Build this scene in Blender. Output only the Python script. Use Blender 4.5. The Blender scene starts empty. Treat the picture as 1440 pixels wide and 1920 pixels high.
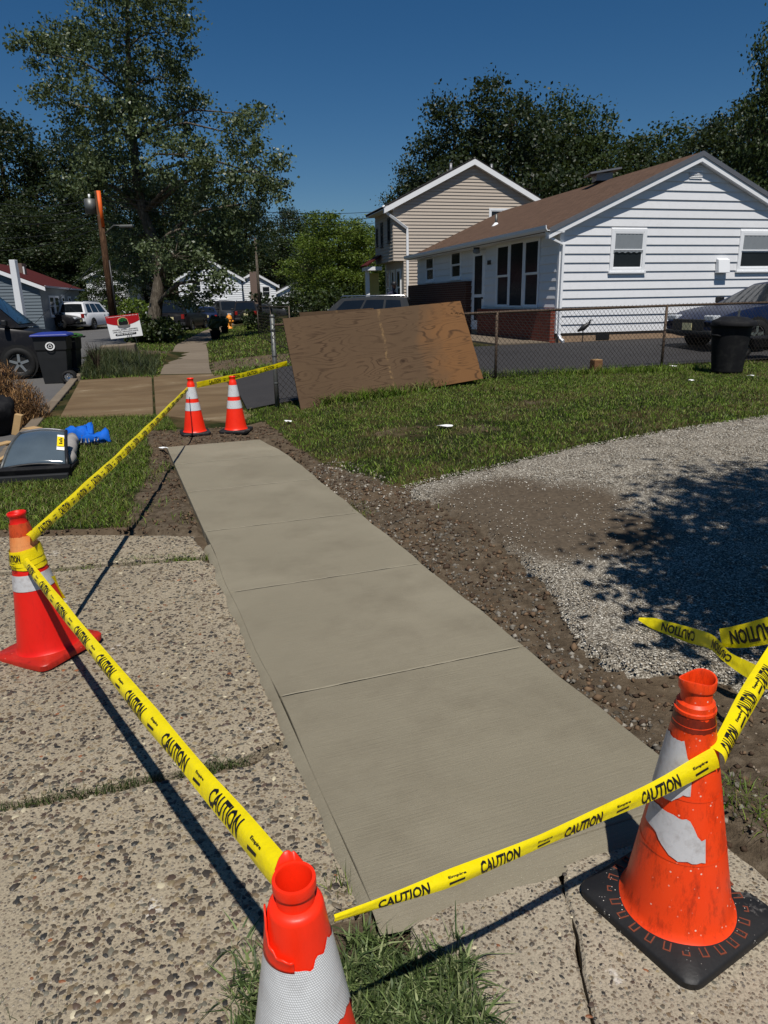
import bpy, bmesh, math, random
import numpy as np
from mathutils import Vector, Matrix, noise as mnoise
rnd = random.Random(7)
nrng = np.random.default_rng(11)
SC = bpy.context.scene
COL = SC.collection
rad = math.radians

# ---------------------------------------------------------------- camera
FPX, CXP, CYP, CAMH = 1331.0, 720.0, 960.0, 1.6      # photograph pixels (1440 x 1920)
PITCH, ROLL = rad(16.6), rad(1.0)
_f = Vector((0, math.cos(PITCH), -math.sin(PITCH)))
_r0 = Vector((1, 0, 0)); _u0 = _r0.cross(_f)
_r = _r0 * math.cos(ROLL) - _u0 * math.sin(ROLL)
_u = _u0 * math.cos(ROLL) + _r0 * math.sin(ROLL)
cam_d = bpy.data.cameras.new('camera')
cam = bpy.data.objects.new('camera', cam_d); COL.objects.link(cam)
cam.matrix_world = Matrix(((_r.x, _u.x, -_f.x, 0), (_r.y, _u.y, -_f.y, 0), (_r.z, _u.z, -_f.z, CAMH), (0, 0, 0, 1)))
cam_d.sensor_fit = 'VERTICAL'; cam_d.sensor_height = 36; cam_d.sensor_width = 27
cam_d.lens = 36 * FPX / 1920.0
cam_d.clip_start = 0.05; cam_d.clip_end = 3000
SC.camera = cam

# ---------------------------------------------------------------- sky, sun, exposure
SUN_EL, SUN_AZ = rad(62), rad(173)        # azimuth measured clockwise from +Y: behind the camera, a little right
world = bpy.data.worlds.new('World'); SC.world = world; world.use_nodes = True
wn = world.node_tree
sky = wn.nodes.new('ShaderNodeTexSky'); sky.sky_type = 'NISHITA'; sky.sun_disc = False
sky.sun_elevation = SUN_EL; sky.sun_rotation = SUN_AZ
sky.altitude = 0; sky.air_density = 1.0; sky.dust_density = 0.0; sky.ozone_density = 6.0
hs = wn.nodes.new('ShaderNodeHueSaturation'); hs.inputs['Saturation'].default_value = 1.25; hs.inputs['Value'].default_value = 1.0
wn.links.new(sky.outputs[0], hs.inputs['Color']); wn.links.new(hs.outputs[0], wn.nodes['Background'].inputs[0])
wn.nodes['Background'].inputs[1].default_value = 0.054
sd = bpy.data.lights.new('sun', 'SUN'); sd.energy = 5.0; sd.angle = rad(0.55); sd.color = (1.0, 0.955, 0.89)
sun = bpy.data.objects.new('sun', sd); COL.objects.link(sun)
_sdir = Vector((math.sin(SUN_AZ) * math.cos(SUN_EL), math.cos(SUN_AZ) * math.cos(SUN_EL), math.sin(SUN_EL)))
sun.rotation_euler = _sdir.to_track_quat('Z', 'Y').to_euler(); sun.location = (0, -5, 30)
SC.view_settings.view_transform = 'Standard'; SC.view_settings.look = 'None'
SC.view_settings.gamma = 1; SC.view_settings.use_curve_mapping = False
SC.view_settings.exposure = -0.05
SC.render.engine = 'CYCLES'
SC.cycles.use_denoising = True
SC.cycles.max_bounces = 6; SC.cycles.diffuse_bounces = 3; SC.cycles.transparent_max_bounces = 12

# ---------------------------------------------------------------- measuring helpers
def ray(u, v): return _f + _r * ((u - CXP) / FPX) + _u * ((CYP - v) / FPX)
def gz(u, v, z=0.0):
    d = ray(u, v); t = (z - CAMH) / d.z; return Vector((d.x * t, d.y * t, z))
def atY(u, v, Y):
    d = ray(u, v); t = Y / d.y; return Vector((d.x * t, Y, CAMH + d.z * t))
def px(P):
    d = Vector(P) - Vector((0, 0, CAMH)); z = d.dot(_f); return CXP + FPX * d.dot(_r) / z, CYP - FPX * d.dot(_u) / z
def interp(x, xs, ys): return float(np.interp(x, xs, ys))
def sstep(x, a, b):
    t = min(1.0, max(0.0, (x - a) / (b - a))); return t * t * (3 - 2 * t)

# edges of the walk and of the street as functions of y
SWY = [-30, 2.25, 3.06, 5.35, 8.41, 11, 13.4, 18.7, 25, 30, 45, 60, 120, 600]
SWX = [13.2, 1.0, .68, -.20, -1.36, -2.35, -3.0, -4.45, -5.95, -7.2, -9.6, -11.6, -20, -80]
KY = [-30, 10.79, 19.3, 26.0, 33, 45, 54, 75, 120, 600]
KX = [8.2, -5.13, -7.92, -10.0, -11.15, -12.3, -13.3, -16.5, -24, -100]
def xr(y): return interp(y, SWY, SWX)
def xk(y): return interp(y, KY, KX)
def terr(x, y):
    if x > xr(y):
        r = (x - xr(y)) * .94
        return .36 * (1 - math.exp(-r / 2.2)) * sstep(y, 1.5, 7.0) + .12 * sstep(y - .38 * x, 11.5, 16) * sstep(r, 2, 6)
    k = xk(y)
    if x < k:
        if x > k - 9.4: return -.12
        return .10 * sstep(k - 9.4 - x, 0, 6)
    return 0.0
def gt(u, v):
    z = 0.0
    for _ in range(25):
        p = gz(u, v, z); z = .5 * z + .5 * terr(p.x, p.y)
    return Vector((p.x, p.y, z))
def in_poly(x, y, P):
    c = False; j = len(P) - 1
    for i in range(len(P)):
        a, b = P[i], P[j]
        if (a[1] > y) != (b[1] > y) and x < (b[0] - a[0]) * (y - a[1]) / (b[1] - a[1]) + a[0]: c = not c
        j = i
    return c

# ---------------------------------------------------------------- object helpers
def tag(o, label=None, cat=None, group=None, kind=None):
    if label: o['label'] = label
    if cat: o['category'] = cat
    if group: o['group'] = group
    if kind: o['kind'] = kind
    return o
def empty(name, loc=(0, 0, 0), rz=0, label=None, cat=None, group=None):
    o = bpy.data.objects.new(name, None); COL.objects.link(o); o.empty_display_size = .2
    o.location = loc; o.rotation_euler = (0, 0, rz)
    return tag(o, label, cat, group)
def link(name, me, mat=None, parent=None, loc=None, rot=None):
    o = bpy.data.objects.new(name, me); COL.objects.link(o)
    if mat is not None and not me.materials: me.materials.append(mat)
    if parent: o.parent = parent
    if loc is not None: o.location = loc
    if rot is not None: o.rotation_euler = rot
    return o
def copy_tree(o, parent=None):
    c = o.copy(); COL.objects.link(c); c.parent = parent
    for ch in o.children: copy_tree(ch, c)
    return c

class MB:
    def __init__(s): s.v = []; s.f = []; s.uv = None
    def add(s, vs, fs):
        n = len(s.v); s.v += [tuple(p) for p in vs]; s.f += [tuple(i + n for i in f) for f in fs]; return s
    def box(s, c, sz, R=None, taper=None):
        hx, hy, hz = sz[0] / 2, sz[1] / 2, sz[2] / 2; tx, ty = taper or (1, 1)
        vs = [Vector((x * (tx if z > 0 else 1), y * (ty if z > 0 else 1), z)) for z in (-hz, hz) for (x, y) in ((-hx, -hy), (hx, -hy), (hx, hy), (-hx, hy))]
        if R is not None: vs = [R @ p for p in vs]
        c = Vector(c)
        return s.add([p + c for p in vs], [(3, 2, 1, 0), (4, 5, 6, 7), (0, 1, 5, 4), (1, 2, 6, 5), (2, 3, 7, 6), (3, 0, 4, 7)])
    def hexa(s, vs):  # 8 points: bottom 4 ccw, top 4 ccw
        return s.add(vs, [(3, 2, 1, 0), (4, 5, 6, 7), (0, 1, 5, 4), (1, 2, 6, 5), (2, 3, 7, 6), (3, 0, 4, 7)])
    def quad(s, a, b, c, d): return s.add([a, b, c, d], [(0, 1, 2, 3)])
    def tube(s, pts, r, n=8, cap=True):
        pts = [Vector(p) for p in pts]; m = len(pts)
        rs = r if isinstance(r, (list, tuple)) else [r] * m
        vs = []; ref = None
        for i, p in enumerate(pts):
            t = (pts[min(i + 1, m - 1)] - pts[max(i - 1, 0)])
            if t.length < 1e-9: t = Vector((0, 0, 1))
            t.normalize()
            if ref is None:
                ref = t.orthogonal().normalized()
            ref = (ref - t * ref.dot(t))
            if ref.length < 1e-6: ref = t.orthogonal()
            ref.normalize(); b = t.cross(ref)
            for k in range(n):
                a = 2 * math.pi * k / n
                vs.append(p + (ref * math.cos(a) + b * math.sin(a)) * rs[i])
        fs = [(i * n + k, i * n + (k + 1) % n, (i + 1) * n + (k + 1) % n, (i + 1) * n + k) for i in range(m - 1) for k in range(n)]
        if cap: fs += [tuple(reversed(range(n))), tuple((m - 1) * n + k for k in range(n))]
        return s.add(vs, fs)
    def lathe(s, prof, n=32, c=(0, 0, 0), a0=0.0, a1=None, M=None):
        full = a1 is None; a1 = a0 + 2 * math.pi if full else a1
        m = n if full else n + 1
        c = Vector(c); vs = []
        for (r, z) in prof:
            for k in range(m):
                a = a0 + (a1 - a0) * k / n
                p = Vector((r * math.cos(a), r * math.sin(a), z))
                if M is not None: p = M @ p
                vs.append(p + c)
        fs = []
        for i in range(len(prof) - 1):
            for k in range(n):
                k2 = (k + 1) % m if full else k + 1
                fs.append((i * m + k, i * m + k2, (i + 1) * m + k2, (i + 1) * m + k))
        return s.add(vs, fs)
    def prism(s, poly, z0, z1, M=None):
        n = len(poly); vs = [Vector((p[0], p[1], z0)) for p in poly] + [Vector((p[0], p[1], z1)) for p in poly]
        if M is not None: vs = [M @ p for p in vs]
        return s.add(vs, [tuple(reversed(range(n))), tuple(range(n, 2 * n))] + [(i, (i + 1) % n, n + (i + 1) % n, n + i) for i in range(n)])
    def ball(s, c, r, n=10, m=7, sc=(1, 1, 1)):
        c = Vector(c)
        prof = [(max(1e-4, math.sin(math.pi * i / m)), -math.cos(math.pi * i / m)) for i in range(m + 1)]
        k = len(s.v); s.lathe([(r * a, r * b) for a, b in prof], n)
        for i in range(k, len(s.v)):
            p = s.v[i]; s.v[i] = (p[0] * sc[0] + c.x, p[1] * sc[1] + c.y, p[2] * sc[2] + c.z)
        return s
    def mesh(s, name, smooth=False):
        me = bpy.data.meshes.new(name); me.from_pydata(s.v, [], s.f); me.update()
        if smooth: me.shade_smooth()
        return me
    def build(s, name, mat=None, parent=None, smooth=False, bevel=0, loc=None, rot=None, auto=None, seg=2):
        me = s.mesh(name, smooth or auto is not None)
        if auto is not None: me.set_sharp_from_angle(angle=rad(auto))
        o = link(name, me, mat, parent, loc, rot)
        if bevel:
            b = o.modifiers.new('bevel', 'BEVEL'); b.width = bevel; b.segments = seg; b.limit_method = 'ANGLE'
        return o
def np_mesh(name, V, F, smooth=False, cols=None):
    """V (n,3), F (m,k) arrays of one polygon size"""
    V = np.asarray(V, np.float32); F = np.asarray(F, np.int32)
    me = bpy.data.meshes.new(name); m, k = F.shape
    me.vertices.add(len(V)); me.vertices.foreach_set('co', V.ravel())
    me.loops.add(m * k); me.loops.foreach_set('vertex_index', F.ravel())
    me.polygons.add(m); me.polygons.foreach_set('loop_start', np.arange(m, dtype=np.int32) * k)
    me.update(calc_edges=True)
    if smooth: me.shade_smooth()
    if cols is not None:
        at = me.color_attributes.new('col', 'FLOAT_COLOR', 'POINT')
        c4 = np.ones((len(V), 4), np.float32); c4[:, :3] = cols; at.data.foreach_set('color', c4.ravel())
    return me

# ---------------------------------------------------------------- materials
def srgb(r, g, b):
    f = lambda c: (c / 255 / 12.92) if c / 255 <= .04045 else ((c / 255 + .055) / 1.055) ** 2.4
    return (f(r), f(g), f(b), 1)
class NT:
    def __init__(s, name):
        s.m = bpy.data.materials.new(name); s.m.use_nodes = True; s.t = s.m.node_tree; s.b = s.t.nodes['Principled BSDF']
    def n(s, typ, **kw):
        nd = s.t.nodes.new('ShaderNode' + typ)
        for k, v in kw.items():
            if k in ('op',): nd.operation = v
            elif k == 'ins':
                for a, b in v.items(): s.set(nd, a, b)
            else: setattr(nd, k, v)
        return nd
    def set(s, nd, a, b):
        if isinstance(b, bpy.types.NodeSocket): s.t.links.new(b, nd.inputs[a])
        else: nd.inputs[a].default_value = b
    def pos(s, scale=(1, 1, 1), rot=(0, 0, 0), obj=True, loc=(0, 0, 0)):
        tc = s.n('TexCoord').outputs['Object'] if obj else s.n('NewGeometry').outputs['Position']
        return s.n('Mapping', ins={'Vector': tc, 'Scale': scale, 'Rotation': rot, 'Location': loc}).outputs[0]
    def noise(s, vec, scale, detail=4, rough=.55, dist=0, out=0):
        return s.n('TexNoise', ins={'Vector': vec, 'Scale': scale, 'Detail': detail, 'Roughness': rough, 'Distortion': dist}).outputs[out]
    def vor(s, vec, scale, feature='F1', out=0, rnd=1):
        return s.n('TexVoronoi', feature=feature, ins={'Vector': vec, 'Scale': scale, 'Randomness': rnd}).outputs[out]
    def ramp(s, fac, stops, interp='LINEAR'):
        r = s.n('ValToRGB'); s.set(r, 0, fac); e = r.color_ramp.elements; r.color_ramp.interpolation = interp
        while len(e) < len(stops): e.new(.5)
        for i, (p, c) in enumerate(stops):
            e[i].position = p; e[i].color = c if len(c) == 4 else (*c, 1)
        return r.outputs[0]
    def mix(s, f, a, b, mode='MIX'):
        nd = s.n('Mix', data_type='RGBA', blend_type=mode); s.set(nd, 0, f); s.set(nd, 6, a); s.set(nd, 7, b); return nd.outputs[2]
    def math(s, op, a, b=None, clamp=False):
        nd = s.n('Math', op=op); nd.use_clamp = clamp; s.set(nd, 0, a)
        if b is not None: s.set(nd, 1, b)
        return nd.outputs[0]
    def bump(s, h, strength=.3, dist=.01, normal=None):
        nd = s.n('Bump', ins={'Height': h, 'Strength': strength, 'Distance': dist})
        if normal is not None: s.set(nd, 'Normal', normal)
        s.set(s.b, 'Normal', nd.outputs[0]); return nd.outputs[0]
    def fin(s, col=None, rough=.6, spec=None, metal=None, **kw):
        if col is not None: s.set(s.b, 'Base Color', col)
        s.set(s.b, 'Roughness', rough)
        if spec is not None: s.set(s.b, 'Specular IOR Level', spec)
        if metal is not None: s.set(s.b, 'Metallic', metal)
        for k, v in kw.items(): s.set(s.b, k, v)
        return s.m
BLACK, WHITE = (0, 0, 0, 1), (1, 1, 1, 1)
def c4(c, k=1.0): return (c[0] * k, c[1] * k, c[2] * k, 1)
def plain(name, col, rough=.5, var=.18, scale=6, spec=.4, metal=0, bump=0, bscale=60, dirt=None):
    """one colour with gentle uneven wear"""
    t = NT(name); v = t.pos()
    a = t.noise(v, scale, 5)
    c = t.mix(t.math('MULTIPLY', a, 1.0), c4(col, 1 - var), c4(col, 1 + var))
    if dirt is not None:
        d = t.ramp(t.noise(v, scale * 1.7, 6, .65), [(.5, BLACK), (.68, WHITE)])
        c = t.mix(t.math('MULTIPLY', d, .55), c, dirt)
    r = t.math('ADD', t.math('MULTIPLY', t.noise(v, scale * 2.3, 4), .25), rough - .12, True)
    if bump: t.bump(t.noise(v, bscale, 4), bump, .004)
    return t.fin(c, r, spec, metal)

M = {}
# fresh broom-finished concrete
t = NT('new_concrete'); v = t.pos(rot=(0, 0, rad(-20.5)), obj=False)
br = t.noise(t.n('Mapping', ins={'Vector': v, 'Scale': (.9, 34, 1)}).outputs[0], 4, 6, .75)
big = t.noise(v, 1.1, 4); sp = t.vor(v, 260); 
base = t.mix(big, srgb(128, 121, 103), srgb(148, 140, 120))
base = t.mix(t.math('MULTIPLY', br, .6), base, srgb(92, 86, 71))
base = t.mix(t.math('MULTIPLY', t.ramp(t.noise(v, 420, 2), [(.64, BLACK), (.72, WHITE)]), .55), base, srgb(196, 190, 172))
base = t.mix(t.math('MULTIPLY', t.ramp(t.noise(v, 2.1, 6, .65), [(.48, BLACK), (.72, WHITE)]), .5), base, srgb(104, 96, 80))
base = t.mix(t.math('MULTIPLY', t.ramp(t.noise(v, .7, 4, .6), [(.5, BLACK), (.7, WHITE)]), .35), base, srgb(158, 150, 130))
base = t.mix(t.ramp(t.vor(v, 3.3), [(.012, WHITE), (.02, BLACK)]), base, srgb(60, 54, 46))
t.bump(t.math('ADD', t.math('MULTIPLY', br, 1.0), t.math('MULTIPLY', t.noise(v, 300, 3), .5)), .8, .005)
M['concrete_new'] = t.fin(base, .72, .3)
M['joint'] = plain('joint_concrete', srgb(146, 139, 122), .85, .25, 40, .2, bump=.5, bscale=200)
# old exposed-aggregate concrete (matrix between the pebbles)
def aggregate(name, tint):
    t = NT(name); v = t.pos(obj=False)
    big = t.noise(v, 1.6, 6, .6); fine = t.noise(v, 130, 4, .7)
    col = t.mix(big, srgb(*[c * .86 for c in tint]), srgb(*[min(255, c * 1.08) for c in tint]))
    col = t.mix(t.math('MULTIPLY', t.ramp(fine, [(.35, WHITE), (.55, BLACK)]), .55), col, srgb(92, 84, 72))
    cell = t.vor(v, 95, 'F1', 0); cc = t.vor(v, 95, 'F1', 1)
    pm = t.ramp(cell, [(.28, WHITE), (.42, BLACK)])
    sep = t.n('SeparateColor', ins={0: cc}).outputs[0]
    pc = t.ramp(sep, [(0, srgb(70, 62, 54)), (.3, srgb(118, 100, 84)), (.55, srgb(150, 138, 120)), (.8, srgb(82, 78, 76)), (1, srgb(176, 166, 150))])
    col = t.mix(t.math('MULTIPLY', pm, .8), col, pc)
    dk = t.ramp(t.noise(v, .9, 5, .65), [(.5, BLACK), (.72, WHITE)])
    col = t.mix(t.math('MULTIPLY', dk, .35), col, srgb(88, 78, 64))
    wh = t.ramp(t.noise(v, 2.3, 6, .7), [(.635, BLACK), (.665, WHITE)])
    col = t.mix(t.math('MULTIPLY', wh, .8), col, srgb(196, 190, 180))
    h = t.math('ADD', t.math('MULTIPLY', fine, .6), t.math('MULTIPLY', pm, .5))
    t.bump(h, .8, .006)
    return t.fin(col, .85, .25)
M['aggregate'] = aggregate('aggregate_concrete', (160, 148, 126))
M['aggregate_fine'] = aggregate('aggregate_concrete_fine', (166, 155, 135))
# attribute-coloured loose pieces
def vcol(name, rough=.6, spec=.35, bump=.2, bscale=200):
    t = NT(name); a = t.n('VertexColor', layer_name='col').outputs[0]
    if bump: t.bump(t.noise(t.pos(obj=False), bscale, 3), bump, .003)
    return t.fin(a, rough, spec)
M['pebble'] = vcol('pebble_stone', .5, .4)
M['stone'] = vcol('crushed_stone', .8, .25)
t = NT('grass_blade'); a = t.n('VertexColor', layer_name='col').outputs[0]
M['grass'] = t.fin(a, .55, .25, **{'Transmission Weight': 0})
M['straw'] = vcol('dried_stems', .8, .15, 0)
# ground: grass thatch, bare soil where the attribute says so
t = NT('ground_soil_grass'); v = t.pos(obj=False); a = t.n('VertexColor', layer_name='col').outputs[0]
soilmask = t.n('SeparateColor', ins={0: a}).outputs[0]
sn = t.noise(v, 14, 6, .7)
soil = t.ramp(sn, [(.25, srgb(54, 46, 37)), (.5, srgb(86, 75, 61)), (.75, srgb(118, 106, 90))])
soil = t.mix(t.ramp(t.noise(v, .8, 4), [(.45, BLACK), (.7, WHITE)]), soil, srgb(98, 83, 65), 'MIX')
gr = t.ramp(t.noise(v, 22, 6, .7), [(.3, srgb(20, 24, 10)), (.55, srgb(40, 46, 20)), (.78, srgb(64, 64, 34))])
gr = t.mix(t.ramp(t.noise(v, 1.3, 5, .6), [(.45, BLACK), (.7, WHITE)]), gr, srgb(84, 70, 46))
m2 = t.ramp(t.math('ADD', soilmask, t.math('MULTIPLY', t.math('SUBTRACT', t.noise(v, 5, 5, .7), .5), .9)), [(.4, BLACK), (.6, WHITE)])
t.bump(t.math('ADD', sn, t.math('MULTIPLY', t.noise(v, 90, 4, .7), .6)), .9, .02)
M['ground'] = t.fin(t.mix(m2, gr, soil), .95, .1)
def asphalt(name, c0, c1, scale=1.0):
    t = NT(name); v = t.pos(obj=False)
    col = t.mix(t.noise(v, .7 * scale, 5, .6), c0, c1)
    col = t.mix(t.math('MULTIPLY', t.ramp(t.noise(v, 160, 3), [(.55, BLACK), (.75, WHITE)]), .35), col, srgb(128, 124, 118))
    col = t.mix(t.math('MULTIPLY', t.ramp(t.noise(v, .35, 6, .7), [(.55, BLACK), (.6, WHITE)]), .3), col, c4(c0, .7))
    t.bump(t.noise(v, 140, 4, .7), .5, .006)
    return t.fin(col, .85, .3)
M['street'] = asphalt('street_asphalt', srgb(78, 77, 76), srgb(98, 96, 94))
M['sealed'] = asphalt('sealed_asphalt', srgb(38, 37, 38), srgb(54, 52, 52))
# stained old concrete of the neighbour's apron
t = NT('stained_concrete'); v = t.pos(rot=(0, 0, rad(-20)), obj=False)
st = t.noise(t.n('Mapping', ins={'Vector': v, 'Scale': (.4, 1.0, 1)}).outputs[0], .8, 7, .68, .9)
col = t.ramp(st, [(.36, srgb(92, 74, 52)), (.52, srgb(112, 92, 67)), (.6, srgb(124, 106, 80)), (.68, srgb(166, 150, 126)), (.8, srgb(180, 166, 144))])
col = t.mix(t.math('MULTIPLY', t.noise(v, 45, 6, .75), .6), col, srgb(84, 70, 52))
col = t.mix(t.math('MULTIPLY', t.ramp(t.noise(v, 2.2, 6, .7), [(.5, BLACK), (.7, WHITE)]), .5), col, srgb(98, 84, 64))
t.bump(t.noise(v, 120, 4), .5, .004); M['stained'] = t.fin(col, .9, .2)
t = NT('old_walk_concrete'); v = t.pos(obj=False)
col = t.mix(t.noise(v, 1.6, 7, .75), srgb(94, 84, 71), srgb(146, 133, 116))
col = t.mix(t.math('MULTIPLY', t.n('ObjectInfo').outputs['Random'], .4), col, srgb(92, 80, 66))
col = t.mix(t.math('MULTIPLY', t.noise(v, 70, 4), .5), col, srgb(96, 86, 74))
t.bump(t.noise(v, 110, 4), .6, .005); M['old_walk'] = t.fin(col, .9, .2)
# gravel bed (under the loose stones) with the dusty brown spill as vertex colour
t = NT('gravel_bed'); v = t.pos(obj=False); a = t.n('VertexColor', layer_name='col').outputs[0]
dm = t.n('SeparateColor', ins={0: a}).outputs[0]
cellc = t.n('SeparateColor', ins={0: t.vor(v, 120, 'F1', 1)}).outputs[0]
gc = t.ramp(cellc, [(0, srgb(84, 78, 68)), (.3, srgb(120, 113, 101)), (.6, srgb(146, 139, 126)), (1, srgb(188, 182, 168))])
gc = t.mix(t.ramp(t.vor(v, 120), [(.45, BLACK), (.75, WHITE)]), gc, srgb(74, 67, 57))
dust = t.ramp(t.noise(v, 30, 6, .7), [(.3, srgb(66, 57, 46)), (.6, srgb(90, 79, 65)), (.8, srgb(122, 110, 94))])
mk = t.ramp(t.math('ADD', dm, t.math('MULTIPLY', t.math('SUBTRACT', t.noise(v, 5, 8, .8), .5), 1.1)), [(.28, BLACK), (.86, WHITE)])
t.bump(t.math('SUBTRACT', 1.0, t.vor(v, 120)), .7, .005)
M['gravel'] = t.fin(t.mix(mk, gc, dust), .9, .2)
# white painted lap siding
def paint(name, col, var=.05, rough=.45, grime=.12, scale=3):
    t = NT(name); v = t.pos(obj=False)
    c = t.mix(t.noise(v, scale, 6, .65), c4(col, 1 - var), c4(col, 1 + var * .6))
    c = t.mix(t.math('MULTIPLY', t.ramp(t.noise(v, scale * 2.7, 6, .7), [(.52, BLACK), (.75, WHITE)]), grime), c, srgb(120, 116, 108))
    c = t.mix(t.math('MULTIPLY', t.n('ObjectInfo').outputs['Random'], .10), c, c4(col, .62))
    g2 = t.noise(t.n('Mapping', ins={'Vector': v, 'Scale': (2, 2, 60)}).outputs[0], 2, 4)
    t.bump(g2, .12, .003)
    return t.fin(c, rough, .35)
M['white_siding'] = paint('white_painted_siding', (.71, .715, .725))
M['white_trim'] = paint('white_trim_paint', (.80, .81, .82), grime=.06)
M['tan_siding'] = paint('tan_vinyl_siding', srgb(180, 168, 154), rough=.5)
M['white_vinyl'] = paint('white_vinyl_siding', (.74, .76, .78), rough=.5)
M['grey_siding'] = paint('blue_grey_siding', srgb(104, 114, 121))
M['dark_siding'] = paint('dark_blue_siding', srgb(74, 84, 92))
M['yellow_siding'] = paint('yellow_siding', srgb(206, 190, 112))
M['brown_gable'] = plain('brown_foundation', srgb(150, 126, 102), .9, .2, 8)
def shingle(name, c0, c1, s=7.0):
    t = NT(name); v = t.n('TexCoord').outputs['UV']
    b = t.n('TexBrick', offset=.5, ins={'Vector': v, 'Color1': c0, 'Color2': c1, 'Mortar': c4(c0, .45), 'Scale': 1.0, 'Mortar Size': .012, 'Brick Width': .3, 'Row Height': .14, 'Bias': 0.0})
    col = t.mix(t.math('MULTIPLY', t.noise(v, 1.1, 6, .7), .75), b.outputs[0], c4(c1, 1.25))
    col = t.mix(t.math('MULTIPLY', t.ramp(t.noise(v, 40, 3), [(.5, BLACK), (.8, WHITE)]), .3), col, c4(c1, 1.6))
    t.bump(t.math('SUBTRACT', t.noise(v, 60, 3), b.outputs[1]), .6, .01)
    return t.fin(col, .92, .15)
M['brown_shingle'] = shingle('brown_shingles', srgb(73, 57, 46), srgb(92, 72, 59))
M['red_shingle'] = shingle('red_shingles', srgb(62, 25, 24), srgb(76, 31, 29))
M['grey_shingle'] = shingle('grey_shingles', srgb(62, 62, 64), srgb(84, 84, 86))
M['black_shingle'] = shingle('black_shingles', srgb(36, 35, 35), srgb(52, 50, 50))
def brick(name, c0, c1):
    t = NT(name); v = t.n('TexCoord').outputs['UV']
    b = t.n('TexBrick', offset=.5, ins={'Vector': v, 'Color1': c0, 'Color2': c1, 'Mortar': srgb(120, 108, 98), 'Scale': 1.0, 'Mortar Size': .008, 'Brick Width': .21, 'Row Height': .075})
    col = t.mix(t.math('MULTIPLY', t.noise(v, 7, 5), .5), b.outputs[0], c4(c0, .6))
    t.bump(t.math('SUBTRACT', 1.0, b.outputs[1]), .6, .008)
    return t.fin(col, .9, .2)
M['brick'] = brick('red_brick', srgb(112, 52, 40), srgb(134, 66, 50))
M['brick_dark'] = brick('dark_brown_brick', srgb(74, 44, 34), srgb(90, 54, 42))
# glass / metals / plastics
t = NT('window_glass'); v = t.pos(obj=False)
t.bump(t.noise(v, 1.6, 2), .06, .02)
M['glass'] = t.fin(t.mix(t.noise(v, 2, 3), (.006, .008, .01, 1), (.02, .024, .028, 1)), .16, .25)
M['car_glass'] = plain('car_glass', (.008, .01, .012), .06, .3, 3, .6)
M['curtain'] = plain('curtain_cloth', (.2, .22, .235), .9, .1, 10)
M['galv'] = plain('galvanised_steel', srgb(104, 106, 104), .5, .25, 14, .4, .6, dirt=srgb(92, 74, 58))
M['rust_rail'] = plain('rusted_rail', srgb(88, 74, 62), .7, .35, 9, .3, .3, dirt=srgb(70, 44, 28))
M['mesh_wire'] = plain('chain_link_wire', srgb(84, 77, 68), .55, .3, 9, .4, .6, dirt=srgb(90, 66, 48))
M['black_metal'] = plain('black_metal', (.012, .012, .013), .45, .3, 9)
M['rubber'] = plain('black_rubber', (.012, .012, .012), .7, .3, 20, .25)
M['chrome'] = plain('bright_metal', (.62, .62, .63), .25, .1, 20, .5, 1)
M['grey_metal'] = plain('grey_metal', (.18, .18, .19), .4, .15, 10, .5, .5)
M['plastic_black'] = plain('black_plastic', (.010, .010, .011), .7, .3, 5, .15, dirt=(.03, .03, .028, 1))
M['plastic_dark'] = plain('charcoal_plastic', srgb(36, 37, 38), .55, .2, 5, .3)
M['plastic_blue'] = plain('blue_plastic', srgb(38, 52, 128), .45, .15, 6, .4)
M['plastic_green'] = plain('green_plastic', srgb(52, 96, 40), .5, .15, 6, .3)
M['white_print'] = plain('white_print', (.78, .78, .76), .6, .06, 20)
M['black_print'] = plain('black_print', (.006, .006, .006), .45, .2, 20)
M['red_print'] = plain('red_print', srgb(168, 14, 22), .4, .06, 8)
M['green_print'] = plain('green_print', srgb(30, 92, 40), .4, .1, 8)
M['gold_print'] = plain('cream_print', srgb(216, 190, 140), .4, .1, 8)
M['grey_print'] = plain('grey_print', srgb(110, 108, 106), .5, .1, 8)
M['yellow_print'] = plain('yellow_print', srgb(235, 205, 20), .4, .05, 8)
M['blue_cloth'] = plain('blue_canvas', srgb(10, 92, 190), .75, .22, 9, .25, bump=.4, bscale=40)
M['grey_cloth'] = plain('grey_padding', srgb(150, 146, 142), .95, .2, 8, .1, bump=.6, bscale=30)
M['fabric_dark'] = plain('dark_shirt', srgb(58, 60, 78), .9, .2, 9, .1)
M['skin'] = plain('skin', srgb(172, 118, 92), .6, .08, 20)
M['wood_raw'] = plain('raw_lumber', srgb(172, 142, 100), .8, .2, 10, .2, bump=.3)
M['stump'] = plain('weathered_stump', srgb(112, 82, 58), .9, .35, 14, .1, bump=.8, bscale=30)
def car_paint(name, col, rough=.22):
    t = NT(name); v = t.pos()
    c = t.mix(t.noise(v, 3, 4), c4(col, .9), c4(col, 1.08))
    c = t.mix(t.math('MULTIPLY', t.ramp(t.noise(v, 5, 6, .7), [(.5, BLACK), (.8, WHITE)]), .12), c, srgb(120, 112, 100))
    return t.fin(c, rough + .08, .12)
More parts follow.
